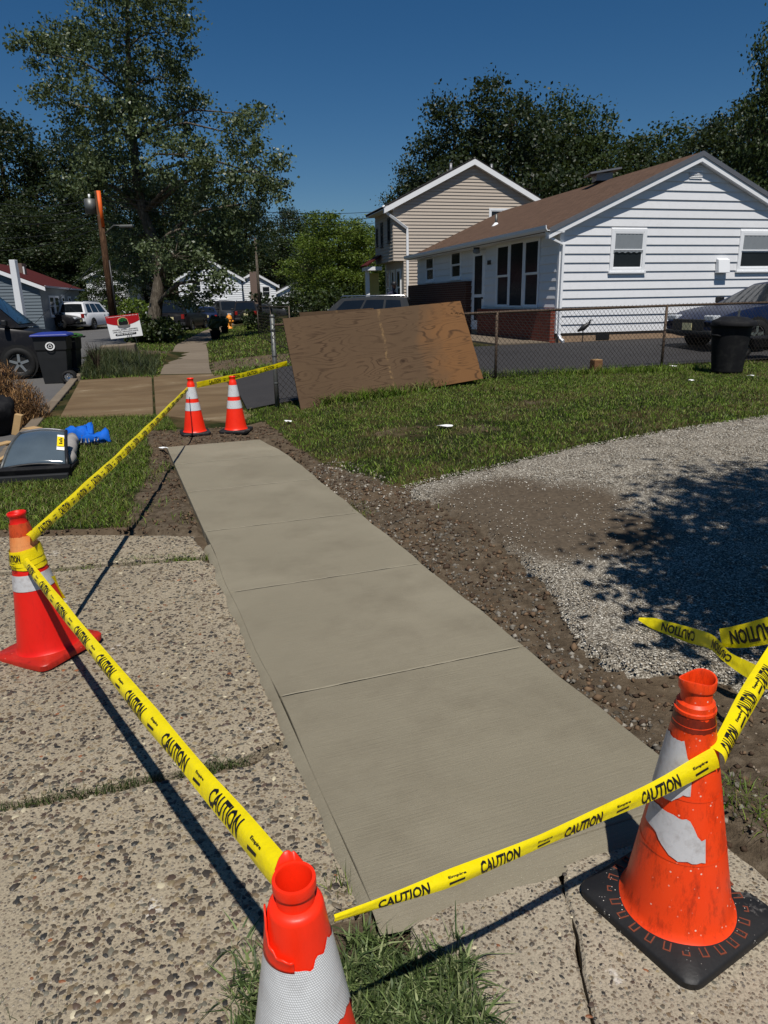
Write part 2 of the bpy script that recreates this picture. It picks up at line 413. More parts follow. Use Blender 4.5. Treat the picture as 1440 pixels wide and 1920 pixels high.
# cone plastics
def cone_mat(name, col, faded, scuff=.5, spk=0.0, dark=.35):
    t = NT(name); v = t.pos()
    c = t.mix(t.noise(v, 7, 5, .6), col, faded)
    sc = t.ramp(t.noise(t.n('Mapping', ins={'Vector': v, 'Scale': (1.6, 1.6, .5)}).outputs[0], 22, 6, .75), [(.5, BLACK), (.72, WHITE)])
    c = t.mix(t.math('MULTIPLY', sc, dark), c, srgb(58, 20, 12))
    if spk:
        sp = t.ramp(t.vor(v, 55), [(.09, WHITE), (.16, BLACK)])
        kk = t.ramp(t.noise(v, 9, 3), [(.48, BLACK), (.56, WHITE)])
        c = t.mix(t.math('MULTIPLY', t.math('MULTIPLY', sp, kk), spk), c, srgb(226, 196, 176))
    t.bump(t.noise(v, 90, 4), .15, .002)
    r = t.math('ADD', t.math('MULTIPLY', t.noise(v, 14, 4), .3), .26)
    return t.fin(c, r, .4)
M['cone_new'] = cone_mat('cone_red_orange', srgb(236, 34, 10), srgb(246, 52, 16), dark=.08)
M['cone_old'] = cone_mat('cone_orange_worn', srgb(226, 52, 8), srgb(238, 74, 20), spk=1.0, dark=.6)
M['cone_red'] = cone_mat('cone_red', srgb(206, 18, 10), srgb(222, 30, 14), dark=.15)
M['cone_base_red'] = cone_mat('cone_base_red', srgb(160, 26, 14), srgb(188, 44, 26), dark=.5, spk=.4)
M['cone_top_dirty'] = cone_mat('cone_top_dirty', srgb(178, 40, 12), srgb(206, 92, 40), dark=.7)
M['cone_amber'] = cone_mat('cone_faded_amber', srgb(214, 96, 24), srgb(226, 170, 110), dark=.3)
t = NT('cone_base_rubber'); v = t.pos()
c = t.mix(t.noise(v, 6, 5), srgb(20, 20, 21), srgb(36, 35, 35))
sp = t.ramp(t.vor(v, 75), [(.06, WHITE), (.13, BLACK)]); kk = t.ramp(t.noise(v, 6, 3), [(.46, BLACK), (.56, WHITE)])
c = t.mix(t.math('MULTIPLY', sp, kk), c, srgb(214, 208, 198))
wr = t.ramp(t.noise(v, 8, 6, .7), [(.62, BLACK), (.7, WHITE)])
c = t.mix(t.math('MULTIPLY', wr, .5), c, srgb(150, 146, 140))
t.bump(t.noise(v, 60, 4), .3, .003); M['cone_base'] = t.fin(c, .55, .35)
# reflective sheeting: small hexagon cells
def sheeting(name, col, scale, dirt=.25):
    t = NT(name); v = t.n('TexCoord').outputs['UV']
    e = t.vor(v, scale, 'DISTANCE_TO_EDGE', 0, .0)
    ed = t.ramp(e, [(.06, BLACK), (.24, WHITE)])
    c = t.mix(ed, c4(col, .5), col)
    o = t.pos(); c = t.mix(t.math('MULTIPLY', t.ramp(t.noise(o, 12, 6, .7), [(.5, BLACK), (.75, WHITE)]), dirt), c, srgb(120, 112, 108))
    t.bump(t.noise(o, 26, 4), .25, .004)
    return t.fin(c, .3, .6)
M['sheet_hex'] = sheeting('reflective_honeycomb', (.76, .78, .79, 1), 1.0)
M['sheet'] = plain('reflective_sheeting', (.5, .5, .51), .4, .1, 14, .5, dirt=srgb(140, 132, 128), bump=.3, bscale=30)
t = NT('caution_tape'); v = t.pos()
c = t.mix(t.noise(v, 8, 4), srgb(236, 214, 0), srgb(250, 232, 20))
t.bump(t.math('ADD', t.noise(v, 22, 5, .6), t.math('MULTIPLY', t.noise(v, 6, 2), .8)), .5, .010)
tb = t.n('BsdfTranslucent', ins={'Color': srgb(240, 220, 10)}); mx = t.n('MixShader', ins={0: .22})
t.fin(c, .3, .5); t.t.links.new(t.b.outputs[0], mx.inputs[1]); t.t.links.new(tb.outputs[0], mx.inputs[2])
t.t.links.new(mx.outputs[0], t.t.nodes['Material Output'].inputs[0]); M['tape'] = t.m
# plywood
t = NT('weathered_plywood'); v = t.pos()
w = t.noise(v, 2.2, 3, .5)
st = t.n('Mapping', ins={'Vector': v, 'Scale': (.42, 1, 4.6)}).outputs[0]
fld = t.noise(st, .9, 3, .4, .5)
sep = t.n('SeparateXYZ', ins={0: v})
kn = t.vor(t.n('Mapping', ins={'Vector': v, 'Scale': (1.5, 0, 2.4)}).outputs[0], 1.3, 'SMOOTH_F1')
fl2 = t.math('ADD', fld, t.math('MULTIPLY', t.math('SUBTRACT', kn, .4), .32))
ring = t.math('SINE', t.math('MULTIPLY', fl2, 96))
lines = t.math('MULTIPLY', t.ramp(ring, [(.45, BLACK), (1.0, WHITE)]), t.ramp(t.noise(v, 2.6, 4, .6), [(.36, BLACK), (.64, WHITE)]))
base = t.mix(t.noise(v, 1.4, 5, .6), srgb(80, 64, 48), srgb(108, 86, 64))
edge = t.ramp(t.math('ADD', sep.outputs[0], t.math('MULTIPLY', t.math('SUBTRACT', t.noise(v, 2.5, 4), .5), .8)), [(.55, BLACK), (1.0, WHITE)])
base = t.mix(t.math('MULTIPLY', edge, .55), base, srgb(146, 98, 52))
base = t.mix(t.math('MULTIPLY', lines, .8), base, srgb(50, 35, 24))
fib = t.noise(t.n('Mapping', ins={'Vector': v, 'Scale': (3, 1, 120)}).outputs[0], 3, 4, .7)
base = t.mix(t.math('MULTIPLY', fib, .4), base, srgb(84, 66, 50))
core = t.ramp(t.vor(t.n('Mapping', ins={'Vector': v, 'Scale': (1.5, 0, 2.4)}).outputs[0], 1.3), [(.05, WHITE), (.12, BLACK)])
base = t.mix(t.math('MULTIPLY', core, .85), base, srgb(48, 34, 24))
seam = t.ramp(t.math('ABSOLUTE', t.math('ADD', sep.outputs[0], t.math('MULTIPLY', t.math('SUBTRACT', t.noise(v, 9, 5), .5), .12))), [(.004, WHITE), (.03, BLACK)])
base = t.mix(t.math('MULTIPLY', seam, t.ramp(t.noise(v, 14, 4), [(.45, BLACK), (.8, WHITE)])), base, srgb(160, 130, 88))
t.bump(t.math('ADD', fib, lines), .3, .004)
M['plywood'] = t.fin(base, .85, .2)
# bark and leaves
def bark(name, c0, c1):
    t = NT(name); v = t.pos(obj=False)
    s2 = t.noise(t.n('Mapping', ins={'Vector': v, 'Scale': (6, 6, 1.2)}).outputs[0], 3, 6, .7)
    c = t.ramp(s2, [(.3, c4(c0, .5)), (.5, c0), (.72, c1)])
    t.bump(s2, 1.0, .04); return t.fin(c, .95, .1)
M['bark_grey'] = bark('grey_bark', srgb(86, 78, 68), srgb(140, 132, 118))
M['bark_dark'] = bark('dark_bark', srgb(52, 44, 36), srgb(84, 74, 62))
M['pole_wood'] = bark('creosote_pole', srgb(74, 54, 40), srgb(112, 86, 64))
def leaf(name, cols, trans=.25, rough=.5):
    t = NT(name); r = t.n('NewGeometry').outputs['Random Per Island']
    n = len(cols); c = t.ramp(r, [(i / (n - 1), cc) for i, cc in enumerate(cols)])
    c = t.mix(t.math('MULTIPLY', t.noise(t.pos(obj=False), .5, 3), .6), c, c4(cols[0], .7))
    t.fin(c, rough, .3)
    tb = t.n('BsdfTranslucent', ins={'Color': t.mix(.5, c, (.16, .2, .03, 1))}); mx = t.n('MixShader', ins={0: trans})
    t.t.links.new(t.b.outputs[0], mx.inputs[1]); t.t.links.new(tb.outputs[0], mx.inputs[2])
    t.t.links.new(mx.outputs[0], t.t.nodes['Material Output'].inputs[0]); return t.m
M['leaf_tree'] = leaf('leaf_grey_green', [srgb(54, 68, 40), srgb(84, 98, 62), srgb(124, 136, 102), srgb(70, 86, 46)], .25, .4)
M['leaf_dark'] = leaf('leaf_dark', [srgb(26, 38, 20), srgb(40, 54, 27), srgb(58, 70, 38), srgb(32, 44, 24)], .15)
M['leaf_mid'] = leaf('leaf_mid', [srgb(40, 54, 24), srgb(54, 70, 32), srgb(68, 82, 40), srgb(48, 58, 28)], .2)
M['leaf_bright'] = leaf('leaf_bright', [srgb(70, 92, 28), srgb(94, 116, 40), srgb(118, 132, 52), srgb(78, 98, 34)], .35)
# ================================================================ SETTING
def structure(o): o['kind'] = 'structure'; return o
P0 = Vector((-.06, 1.58, 0)); SD = Vector((-.350, .937, 0)).normalized(); SN = Vector((SD.y, -SD.x, 0))   # new walk: along, across (to the right)
def st(x, y): d = Vector((x, y, 0)) - P0; return d.dot(SD), d.dot(SN)
WALKW, WALKL = 1.2, 7.05

# region outlines on the ground
GRAVEL = [tuple(gt(*p)[:2]) for p in [(752, 914), (830, 893), (900, 880), (1000, 857), (1100, 835), (1250, 808), (1440, 780)]] + [(11, 12.2), (12, 8), (12, 2.2), (3.2, 1.9)] + \
         [tuple(gt(*p)[:2]) for p in [(1440, 1310), (1290, 1262), (1190, 1262), (1130, 1250), (1075, 1200), (1040, 1130), (1010, 1085), (960, 1035), (900, 990), (835, 950), (770, 930)]]
FENCE = [gt(520, 762), gt(905, 706), gt(1240, 688)]
FDIR = (FENCE[2] - FENCE[0]); FDIR.z = 0; FDIR.normalize()
FEND = FENCE[0] + FDIR * 12.5
FN = Vector((-FDIR.y, FDIR.x, 0))            # away from the camera
def fdist(x, y): return (Vector((x, y, 0)) - Vector((FENCE[0].x, FENCE[0].y, 0))).dot(FN)
AGG_TOP = 4.93                                # far end of the old aggregate paving (y)

def soil_amount(x, y):
    s, t_ = st(x, y); d = t_ - WALKW
    if y > 40 or x > 14: return 0.0
    a = 0.0
    if -.5 < s < 8.2 and d > -.3:
        w = interp(s, [-.5, .5, 2, 3.5, 4.6, 5.4, 6.5, 8], [2.4, 1.6, .75, .62, .40, .22, .18, .18])
        a = max(a, 1 - sstep(d, w * .75, w * 1.25))
    if 3.2 < s < 8.4 and t_ < .4:           # strip of bare earth on the left of the new walk
        w = interp(s, [3.2, 4.2, 5.5, 7, 8.3], [.5, .6, .38, .2, .2])
        a = max(a, .8 * (1 - sstep(-t_, w * .6, w * 1.3)))
    if 7.0 < s < 8.3 and -.15 < t_ < 1.4: a = max(a, .85)
    for cx, cy, rr in ((-.15, 1.42, .22), (.2, 8.1, .35), (1.0, 7.9, .3), (2.0, 9.4, .25)):
        a = max(a, .5 * (1 - sstep(math.hypot(x - cx, (y - cy) * .8) + .3 * mnoise.noise(Vector((x * 3, y * 3, 8))) + .15 * mnoise.noise(Vector((x * 9, y * 9, 8))), rr * .4, rr * 1.5)))
    # bare bands by the neighbour's walk and on the planter mound
    if 17.6 < y < 20.5 and xr(y) < x < xr(y) + 2.6: a = max(a, .8)
    if math.hypot((x + 8.0) / 1.3, (y - 22.5) / 3.2) < 1: a = max(a, .8)
    if in_poly(x, y, GRAVEL): a = 1.0
    if y < AGG_TOP + .2 and t_ < WALKW and -6 < x < 1.7: a = 1.0
    if y < 2.2 and t_ > 0.4 and s < 1: a = max(a, .9 * sstep(x, .9, 1.15))
    return a
MOUND = (-7.6, 21.0)
def ground_z(x, y):
    z = terr(x, y)
    s, t_ = st(x, y)
    if z <= -.1: return -.17
    if -.1 < s < WALKL + .1 and -.03 < t_ < WALKW + .03: return -.07
    if y < AGG_TOP + .1 and x < 1.5 and t_ < WALKW and -12 < x: return -.075 if not (t_ > -.06 and s > 3.6) else -.05
    z -= .025
    a = soil_amount(x, y)
    if y < 14 and x > -5.2 and x < 9:
        nz = mnoise.noise(Vector((x * 3.1, y * 3.1, .3))) * .020 + mnoise.noise(Vector((x * 9, y * 9, 1.7))) * .012 + mnoise.noise(Vector((x * 25, y * 25, 4.7))) * .006
        z += nz * (.35 + 1.1 * a)
        d = t_ - WALKW
        if 0 <= d < 1.4 and 0 < s < 6.5: z -= .025 * (1 - sstep(d, .05, .35)) * sstep(s, 0, .4)
    if 3.4 < s < 7.6 and -.3 < t_ < 0: z += .018 * (1 + t_ / .3)
    r = math.hypot((x - MOUND[0]) / 1.5, (y - MOUND[1]) / 4.2)
    if r < 1.3 and x > xk(y) + .15 and x < xr(y) - 1.0: z += .28 * (1 - sstep(r, .3, 1.25))
    return z

# one ground sheet, fine near the camera, reaching the horizon
def axis(a, b, c, d, fine, step):
    mid = list(np.arange(b, c + 1e-6, fine)); lo = []; x = b; s_ = fine
    while x > a: s_ *= step; x -= s_; lo.append(max(x, a))
    hi = []; x = mid[-1]; s_ = fine
    while x < d: s_ *= step; x += s_; hi.append(min(x, d))
    return np.array(sorted(lo) + mid + hi)
gxs = axis(-900, -5.2, 6.4, 900, .065, 1.16); gys = axis(-60, 1.0, 12.6, 1500, .065, 1.13)
V = np.zeros((len(gys), len(gxs), 3)); SA = np.zeros((len(gys), len(gxs)))
for j, y in enumerate(gys):
    for i, x in enumerate(gxs):
        V[j, i] = (x, y, ground_z(float(x), float(y))); SA[j, i] = soil_amount(float(x), float(y))
nx, ny = len(gxs), len(gys)
idx = np.arange(nx * ny).reshape(ny, nx)
Fq = np.stack([idx[:-1, :-1], idx[:-1, 1:], idx[1:, 1:], idx[1:, :-1]], -1).reshape(-1, 4)
cols = np.repeat(SA.reshape(-1, 1), 3, 1)
structure(link('ground', np_mesh('ground', V.reshape(-1, 3), Fq, True, cols), M['ground']))

def grid_sheet(name, A, B, n, m, mat, dz=.0, zf=None, cols=None):
    """bilinear sheet between two polylines A and B (lists of (x, y))"""
    A = np.array(A, float); B = np.array(B, float); vs = []
    def along(P, t_):
        k = t_ * (len(P) - 1); i = min(int(k), len(P) - 2); return P[i] + (P[i + 1] - P[i]) * (k - i)
    for i in range(n + 1):
        a, b = along(A, i / n), along(B, i / n)
        for j in range(m + 1):
            p = a + (b - a) * j / m; vs.append((p[0], p[1], (zf or terr)(p[0], p[1]) + dz))
    ix = np.arange((n + 1) * (m + 1)).reshape(n + 1, m + 1)
    F = np.stack([ix[:-1, :-1], ix[:-1, 1:], ix[1:, 1:], ix[1:, :-1]], -1).reshape(-1, 4)
    return link(name, np_mesh(name, vs, F, True), mat)
ys = [-25, -10, 0, 5, 10.8, 15, 19.3, 23, 26, 30, 33, 38, 45, 54, 64, 75, 95, 120, 200, 400]
structure(grid_sheet('street', [(xk(y) - 9.5, y) for y in ys], [(xk(y) - .001, y) for y in ys], 120, 6, M['street'], 0, lambda x, y: -.12))

# kerb: one stone after another along the near side of the street
kerb = structure(empty('kerb'))
kl = []; y = 5.1
while y < 60:
    y2 = y + (1.5 if y < 24 else 3.0)
    a = Vector((xk(y), y, 0)); b = Vector((xk(y2), y2, 0)); d = (b - a).normalized(); n_ = Vector((d.y, -d.x, 0))
    if not (y < 5.0):
        top = .0 if 9.8 < y < 17 else .03
        a2, b2 = a + d * .012, b - d * .012
        jz = rnd.uniform(-.008, .008)
        mb = MB().hexa([a2 - n_ * .16 + Vector((0, 0, -.2)), a2 + n_ * .02 + Vector((0, 0, -.2)), b2 + n_ * .02 + Vector((0, 0, -.2)), b2 - n_ * .16 + Vector((0, 0, -.2)),
                        a2 - n_ * .14 + Vector((0, 0, top + jz)), a2 + n_ * .02 + Vector((0, 0, top + jz)), b2 + n_ * .02 + Vector((0, 0, top + jz)), b2 - n_ * .14 + Vector((0, 0, top + jz))])
        mb.build('kerb_stone', M['old_walk'], kerb, bevel=.015)
    y = y2

# the new walk: six slabs with tooled joints
walk = structure(empty('sidewalk'))
joints = [0, 1.15, 2.37, 3.59, 4.81, 6.03, WALKL]
def wedge_l(s): return .02 * math.sin(s * 2.1) + .012 * math.sin(s * 6.3 + 1) - .06 * sstep(s, 5.6, 7)*0
for k in range(6):
    s0, s1 = joints[k] + .003, joints[k + 1] - .003
    L = [P0 + SD * s + SN * (wedge_l(s) * (0 if k > 2 else .4)) for s in np.linspace(s0, s1, 9)]
    Rr = [P0 + SD * s + SN * (WALKW + .005 * math.sin(s * 5.1) + .004 * math.sin(s * 13) - .10 * sstep(s, 5.9, 7.1)) for s in np.linspace(s1, s0, 9)]
    MB().prism([(p.x, p.y) for p in L + Rr], -.11, .0).build('slab', M['concrete_new'], walk, bevel=.006)
    if k:
        s = joints[k]; pts = []
        for i in range(41):
            t_ = i / 40; q = P0 + SD * (s + .004 * mnoise.noise(Vector((t_ * 9, s, 0)))) + SN * (.02 + (WALKW - .05) * t_); pts.append(q + Vector((0, 0, .0005 + .0015 * mnoise.noise(Vector((t_ * 23, s, 5))))))
        MB().tube(pts, [.0022 + .0018 * abs(mnoise.noise(Vector((i * .8, s, 2)))) for i in range(41)], 5).build('joint_ridge', M['joint'], walk)
# smeared skirt of concrete where the pour meets the old paving
sk = []; n = 40
front = [P0 + SN * (WALKW * i / n) for i in range(n + 1)]
vs = []
for i, p in enumerate(front):
    w = .085 + .02 * mnoise.noise(Vector((i * .2, 0, 0)))
    vs += [p + Vector((0, 0, -.004)), p - SD * w * .55 + Vector((0, 0, -.012)), p - SD * w + Vector((0, 0, -.032))]
fs = []
for i in range(n):
    for j in range(2): fs.append((i * 3 + j, i * 3 + j + 1, (i + 1) * 3 + j + 1, (i + 1) * 3 + j))
MB().add(vs, fs).build('pour_skirt', M['concrete_new'], walk, smooth=True)
vs = []; n = 60
for i in range(n + 1):
    s = 3.3 * i / n; w = .045 + .05 * abs(mnoise.noise(Vector((s * 2.1, 3, 0)))) + .02 * mnoise.noise(Vector((s * 11, 3, 1)))
    p = P0 + SD * s + SN * .004
    vs += [p + Vector((0, 0, -.004)), p - SN * w * .6 + Vector((0, 0, -.012)), p - SN * w + Vector((0, 0, -.034))]
fs = []
for i in range(n):
    for j in range(2): fs.append((i * 3 + j + 1, i * 3 + j, (i + 1) * 3 + j, (i + 1) * 3 + j + 1))
MB().add(vs, fs).build('pour_skirt', M['concrete_new'], walk, smooth=True)

# older walk beyond the neighbour's apron
old = structure(empty('old_sidewalk'))
yy = 17.4
while yy < 62:
    y2 = yy + 1.5
    a, b = xr(yy), xr(y2); w = 1.25
    MB().prism([(a - w, yy + .012), (a, yy + .012), (b, y2 - .012), (b - w, y2 - .012)], -.1, -.002 + rnd.uniform(-.008, .008)).build('slab', M['old_walk'], old, bevel=.012)
    yy = y2
# neighbour's concrete apron, in two bays with a weedy joint, and his sealed drive behind the fence
apron = structure(empty('driveway_apron'))
nl = gz(112, 782); nm = gz(290, 778); nr = gz(448, 792); fl = gz(150, 713); fm = gz(286, 704); fr = gz(465, 694)
c_ = gz(463, 772)
MB().prism([(nl.x, nl.y), (nm.x - .018, nm.y), (fm.x - .018, fm.y), (fl.x, fl.y)], -.1, .004).build('bay', M['stained'], apron, bevel=.015)
MB().prism([(nm.x + .018, nm.y), (nr.x, nr.y), (c_.x + .2, c_.y), (gz(430, 735).x, gz(430, 735).y), (fr.x + .1, fr.y - .9), (fm.x + .018, fm.y)], -.1, .006).build('bay', M['stained'], apron, bevel=.015)
f0 = Vector((FENCE[0].x, FENCE[0].y, 0)); fe = f0 + FDIR * 24
dA = [tuple((f0 + FN * .22 - FDIR * .42)[:2]), tuple((f0 + FN * .22 + FDIR * 9)[:2]), tuple((fe + FN * .22)[:2])]
dB = [tuple((f0 + FN * 5.6 + FDIR * .1)[:2]), tuple((f0 + FN * 5.4 + FDIR * 7.5)[:2]), tuple((fe + FN * 5.4)[:2])]
structure(grid_sheet('sealed_driveway', dA, dB, 48, 14, M['sealed'], .012))

# gravel driveway on the right: bed plus loose stones
gx = np.arange(0, 12, .07); gy = np.arange(2.0, 12.3, .07)
keep = {}; vs = []; fs = []; cc = []
DUST = [tuple(gt(*p)[:2]) for p in [(800, 945), (850, 918), (960, 897), (1070, 905), (1110, 950), (1180, 1000), (1210, 1060), (1150, 1110), (1080, 1150), (1020, 1090), (940, 1030), (860, 985)]]
DC = Vector((sum(p[0] for p in DUST) / len(DUST), sum(p[1] for p in DUST) / len(DUST)))
def dust(x, y):
    a = 0.0
    for cu, cv, rr in DB_: a = max(a, 1 - sstep(math.hypot(x - cu, y - cv), rr * .45, rr * 1.45))
    return a
DB_ = [(*gt(945, 940)[:2], .62), (*gt(1040, 950)[:2], .6), (*gt(900, 965)[:2], .35), (*gt(1060, 1010)[:2], .45), (*gt(1140, 1000)[:2], .45), (*gt(985, 985)[:2], .4)]
def gvert(i, j):
    k = (i, j)
    if k not in keep:
        x, y = float(gx[i]), float(gy[j])
        keep[k] = len(vs); vs.append((x + rnd.uniform(-.02, .02), y + rnd.uniform(-.02, .02), terr(x, y) + .012 + .012 * mnoise.noise(Vector((x * 5, y * 5, 9))))); dd = dust(x, y); cc.append((dd, dd, dd))
    return keep[k]
for i in range(len(gx) - 1):
    for j in range(len(gy) - 1):
        if in_poly(gx[i] + .035, gy[j] + .035, GRAVEL): fs.append((gvert(i, j), gvert(i + 1, j), gvert(i + 1, j + 1), gvert(i, j + 1)))
nadj = np.zeros(len(vs), int)
for f_ in fs:
    for i_ in f_: nadj[i_] += 1
for i_ in range(len(vs)):
    if nadj[i_] < 4: x_, y_, z_ = vs[i_]; vs[i_] = (x_, y_, ground_z(x_, y_) - .015)
structure(link('gravel_driveway', np_mesh('gravel_driveway', vs, fs, True, np.array(cc)), M['gravel']))

def scatter_stones(name, pts, sizes, cols, mat, label, cat, flat=.55, dome=False, sink=.3):
    """angular stones or rounded pebbles joined in one mesh"""
    n = len(pts); pts = np.array(pts); sizes = np.array(sizes)
    if dome:
        ring = 7; base = []
        for k in range(ring):
            a = 2 * math.pi * k / ring; base.append((math.cos(a), math.sin(a), -.15))
        for k in range(ring):
            a = 2 * math.pi * k / ring; base.append((.62 * math.cos(a), .62 * math.sin(a), .75))
        base.append((0, 0, 1.0)); T = []
        for k in range(ring):
            k2 = (k + 1) % ring; T += [(k, k2, ring + k2), (k, ring + k2, ring + k), (ring + k, ring + k2, 2 * ring)]
    else:
        base = [(1, 0, 0), (-1, 0, 0), (0, 1, 0), (0, -1, 0), (0, 0, 1), (0, 0, -1)]
        T = [(0, 2, 4), (2, 1, 4), (1, 3, 4), (3, 0, 4), (2, 0, 5), (1, 2, 5), (3, 1, 5), (0, 3, 5)]
    base = np.array(base, float); T = np.array(T); nb = len(base)
    B = np.repeat(base[None], n, 0) * (1 + nrng.uniform(-.3, .3, (n, nb, 3)))
    sc_ = np.stack([nrng.uniform(.75, 1.25, n), nrng.uniform(.55, .95, n), np.full(n, flat) * nrng.uniform(.7, 1.2, n)], -1)
    B *= sc_[:, None, :] * sizes[:, None, None]
    if not dome:
        tx = nrng.uniform(-.6, .6, n); ct, s_ = np.cos(tx), np.sin(tx)
        y_, z_ = B[..., 1].copy(), B[..., 2].copy(); B[..., 1] = y_ * ct[:, None] - z_ * s_[:, None]; B[..., 2] = y_ * s_[:, None] + z_ * ct[:, None]
    a = nrng.uniform(0, 2 * math.pi, n); ca, sa = np.cos(a), np.sin(a)
    x_, y_ = B[..., 0].copy(), B[..., 1].copy(); B[..., 0] = x_ * ca[:, None] - y_ * sa[:, None]; B[..., 1] = x_ * sa[:, None] + y_ * ca[:, None]
    B += pts[:, None, :]
    F = (T[None] + (np.arange(n) * nb)[:, None, None]).reshape(-1, 3)
    C = np.repeat(np.array(cols)[:, None, :], nb, 1).reshape(-1, 3)
    o = link(name, np_mesh(name, B.reshape(-1, 3), F, dome, C), mat)
    return tag(o, label, cat, kind='stuff')
def pick(cols, k=.25):
    c = rnd.choice(cols); f = 1 + rnd.uniform(-k, k); return (c[0] * f, c[1] * f, c[2] * f)
GC = [srgb(*c) for c in [(192, 186, 173), (172, 165, 151), (152, 145, 131), (130, 122, 110), (110, 103, 93), (90, 83, 74), (198, 192, 180), (146, 133, 114)]]
pts = []; sz = []; cl = []
tries = 0
while len(pts) < 34000 and tries < 160000:
    tries += 1
    r_ = rnd.random() ** .55
    y = 2.1 + 8.2 * rnd.random() ** 1.35; x = .1 + rnd.random() * 5.6
    if not in_poly(x, y, GRAVEL): continue
    if x / y > .62: continue
    dd = dust(x, y)
    if rnd.random() < dd * .85: continue
    pts.append((x, y, terr(x, y) + .014)); sz.append(rnd.uniform(.0035, .008) * (1 + .05 * y)); cl.append(pick(GC))
scatter_stones('gravel_stones', pts, sz, cl, M['stone'], 'loose pale crushed gravel covering the driveway on the right', 'gravel', flat=.4)
RC = [srgb(*c) for c in [(120, 114, 106), (98, 92, 84), (148, 141, 131), (84, 76, 66), (108, 98, 86), (164, 157, 147)]]
pts = []; sz = []; cl = []
while len(pts) < 3000:
    s = rnd.uniform(-.2, 5.4); d = abs(rnd.gauss(0, .42)) + .02
    if s < 1.3 and d > .22: continue
    if d > interp(s, [0, 2, 3.5, 5, 6], [.2, .5, .55, .5, .2]): continue
    p = P0 + SD * s + SN * (WALKW + d)
    k = rnd.uniform(.004, .009) if rnd.random() < .75 else rnd.uniform(.009, .02)
    pts.append((p.x, p.y, ground_z(p.x, p.y) + k * .1)); sz.append(k); c_r = pick(RC); f_r = .62 + .35 * sstep(s, 2.6, 4.4) + .1 * rnd.random(); cl.append((c_r[0] * f_r, c_r[1] * f_r, c_r[2] * f_r * .96))
pts_ = 0
while pts_ < 700:
    x, y = rnd.uniform(.9, 2.2), rnd.uniform(1.6, 3.1); s, t_ = st(x, y)
    if t_ < WALKW + .05 or in_poly(x, y, GRAVEL): continue
    k = rnd.uniform(.003, .009); pts.append((x, y, ground_z(x, y) + k * .2)); sz.append(k); cl.append(pick([srgb(112, 94, 74), srgb(84, 68, 52), srgb(136, 124, 108)])); pts_ += 1
scatter_stones('dug_rubble', pts, sz, cl, M['stone'], 'grey broken stones in the dug soil beside the new sidewalk', 'rubble', flat=.7)
# clods of turned soil on the strips left and right of the walk
pts = []; sz = []; cl = []
while len(pts) < 3200:
    x, y = rnd.uniform(-3.4, 2.4), rnd.uniform(1.5, 9.6); s, t_ = st(x, y)
    if -.02 < t_ < WALKW + .02 and -.1 < s < WALKL: continue
    if t_ < 0 and y < AGG_TOP + .05: continue
    if in_poly(x, y, GRAVEL) or soil_amount(x, y) < rnd.uniform(.45, .9): continue
    k = rnd.uniform(.005, .02) * (1 if rnd.random() < .85 else 1.5)
    pts.append((x, y, ground_z(x, y) + k * .25)); sz.append(k); cl.append(pick([srgb(84, 66, 50), srgb(64, 50, 38), srgb(104, 84, 64)], .15))
scatter_stones('soil_clods', pts, sz, cl, M['stone'], 'brown crumbled soil clods along both edges of the new sidewalk', 'soil', flat=.7)

# old exposed-aggregate paving: broken bays with uneven edges
pave = structure(empty('aggregate_paving'))
def rough_edge(a, b, n, amp, seed):
    a, b = Vector((*a, 0)), Vector((*b, 0)); d = b - a; q = Vector((-d.y, d.x, 0)).normalized(); out = []
    for i in range(n):
        f = i / n; e = 0 if i == 0 else amp * (mnoise.noise(Vector((f * d.length * 7, seed, 0))) + .5 * mnoise.noise(Vector((f * d.length * 25, seed, 3))))
        p = a + d * f + q * e; out.append((p.x, p.y))
    return out
def bay(corners, z, seed, mat='aggregate'):
    P = []
    for i in range(len(corners)):
        a, b = corners[i], corners[(i + 1) % len(corners)]; L = math.hypot(b[0] - a[0], b[1] - a[1])
        P += rough_edge(a, b, max(2, int(L / .035)), .022 if seed != 5 and seed != 4 else .014, seed + i * 3.3)
    return MB().prism(P, -.14, z).build('paving_bay', M[mat], pave, bevel=.008, seg=1), P
def wl(s, off=.012): q = P0 + SD * s - SN * off; return (q.x, q.y)
k1a, k1b = (-1.44, 2.02), (-.555, 2.275)      # weedy joint between the two nearer bays
k2a, k2b = (-2.35, 4.20), (-1.225, 4.42)
BAYS = []
BAYS.append(bay([(-4.2, 1.3), k1a, k1b, wl(.88), wl(2.9), k2b, k2a, (-5.0, 3.75)], -.022, 1))
BAYS.append(bay([(-5.0, 3.83), (k2a[0], k2a[1] + .07), (k2b[0] + .02, k2b[1] + .07), (-1.38, 4.90), (-2.2, 4.97), (-5.0, 4.9)], -.016, 2))
BAYS.append(bay([(-4.0, -1.5), (-.45, -1.5), (-.40, 1.20), (-.22, 1.55), wl(.02), wl(.85), (k1b[0] + .02, k1b[1] - .06), (k1a[0], k1a[1] - .06), (-4.2, 1.2)], -.018, 3))
q0 = P0 - SD * .045 + SN * .10; q1 = P0 - SD * .045 + SN * .585; q2 = P0 - SD * .045 + SN * .60; q3 = P0 - SD * .045 + SN * 1.1
BAYS.append(bay([(.03, -1.5), (.52, -1.5), (.46, 1.15), (q1.x, q1.y), (q0.x, q0.y), (.06, 1.30)], -.030, 4, 'aggregate_fine'))
BAYS.append(bay([(.53, -1.5), (1.6, -1.5), (1.32, 1.2), (1.06, 1.74), (q3.x, q3.y), (q2.x, q2.y), (.472, 1.16)], -.024, 5, 'aggregate_fine'))
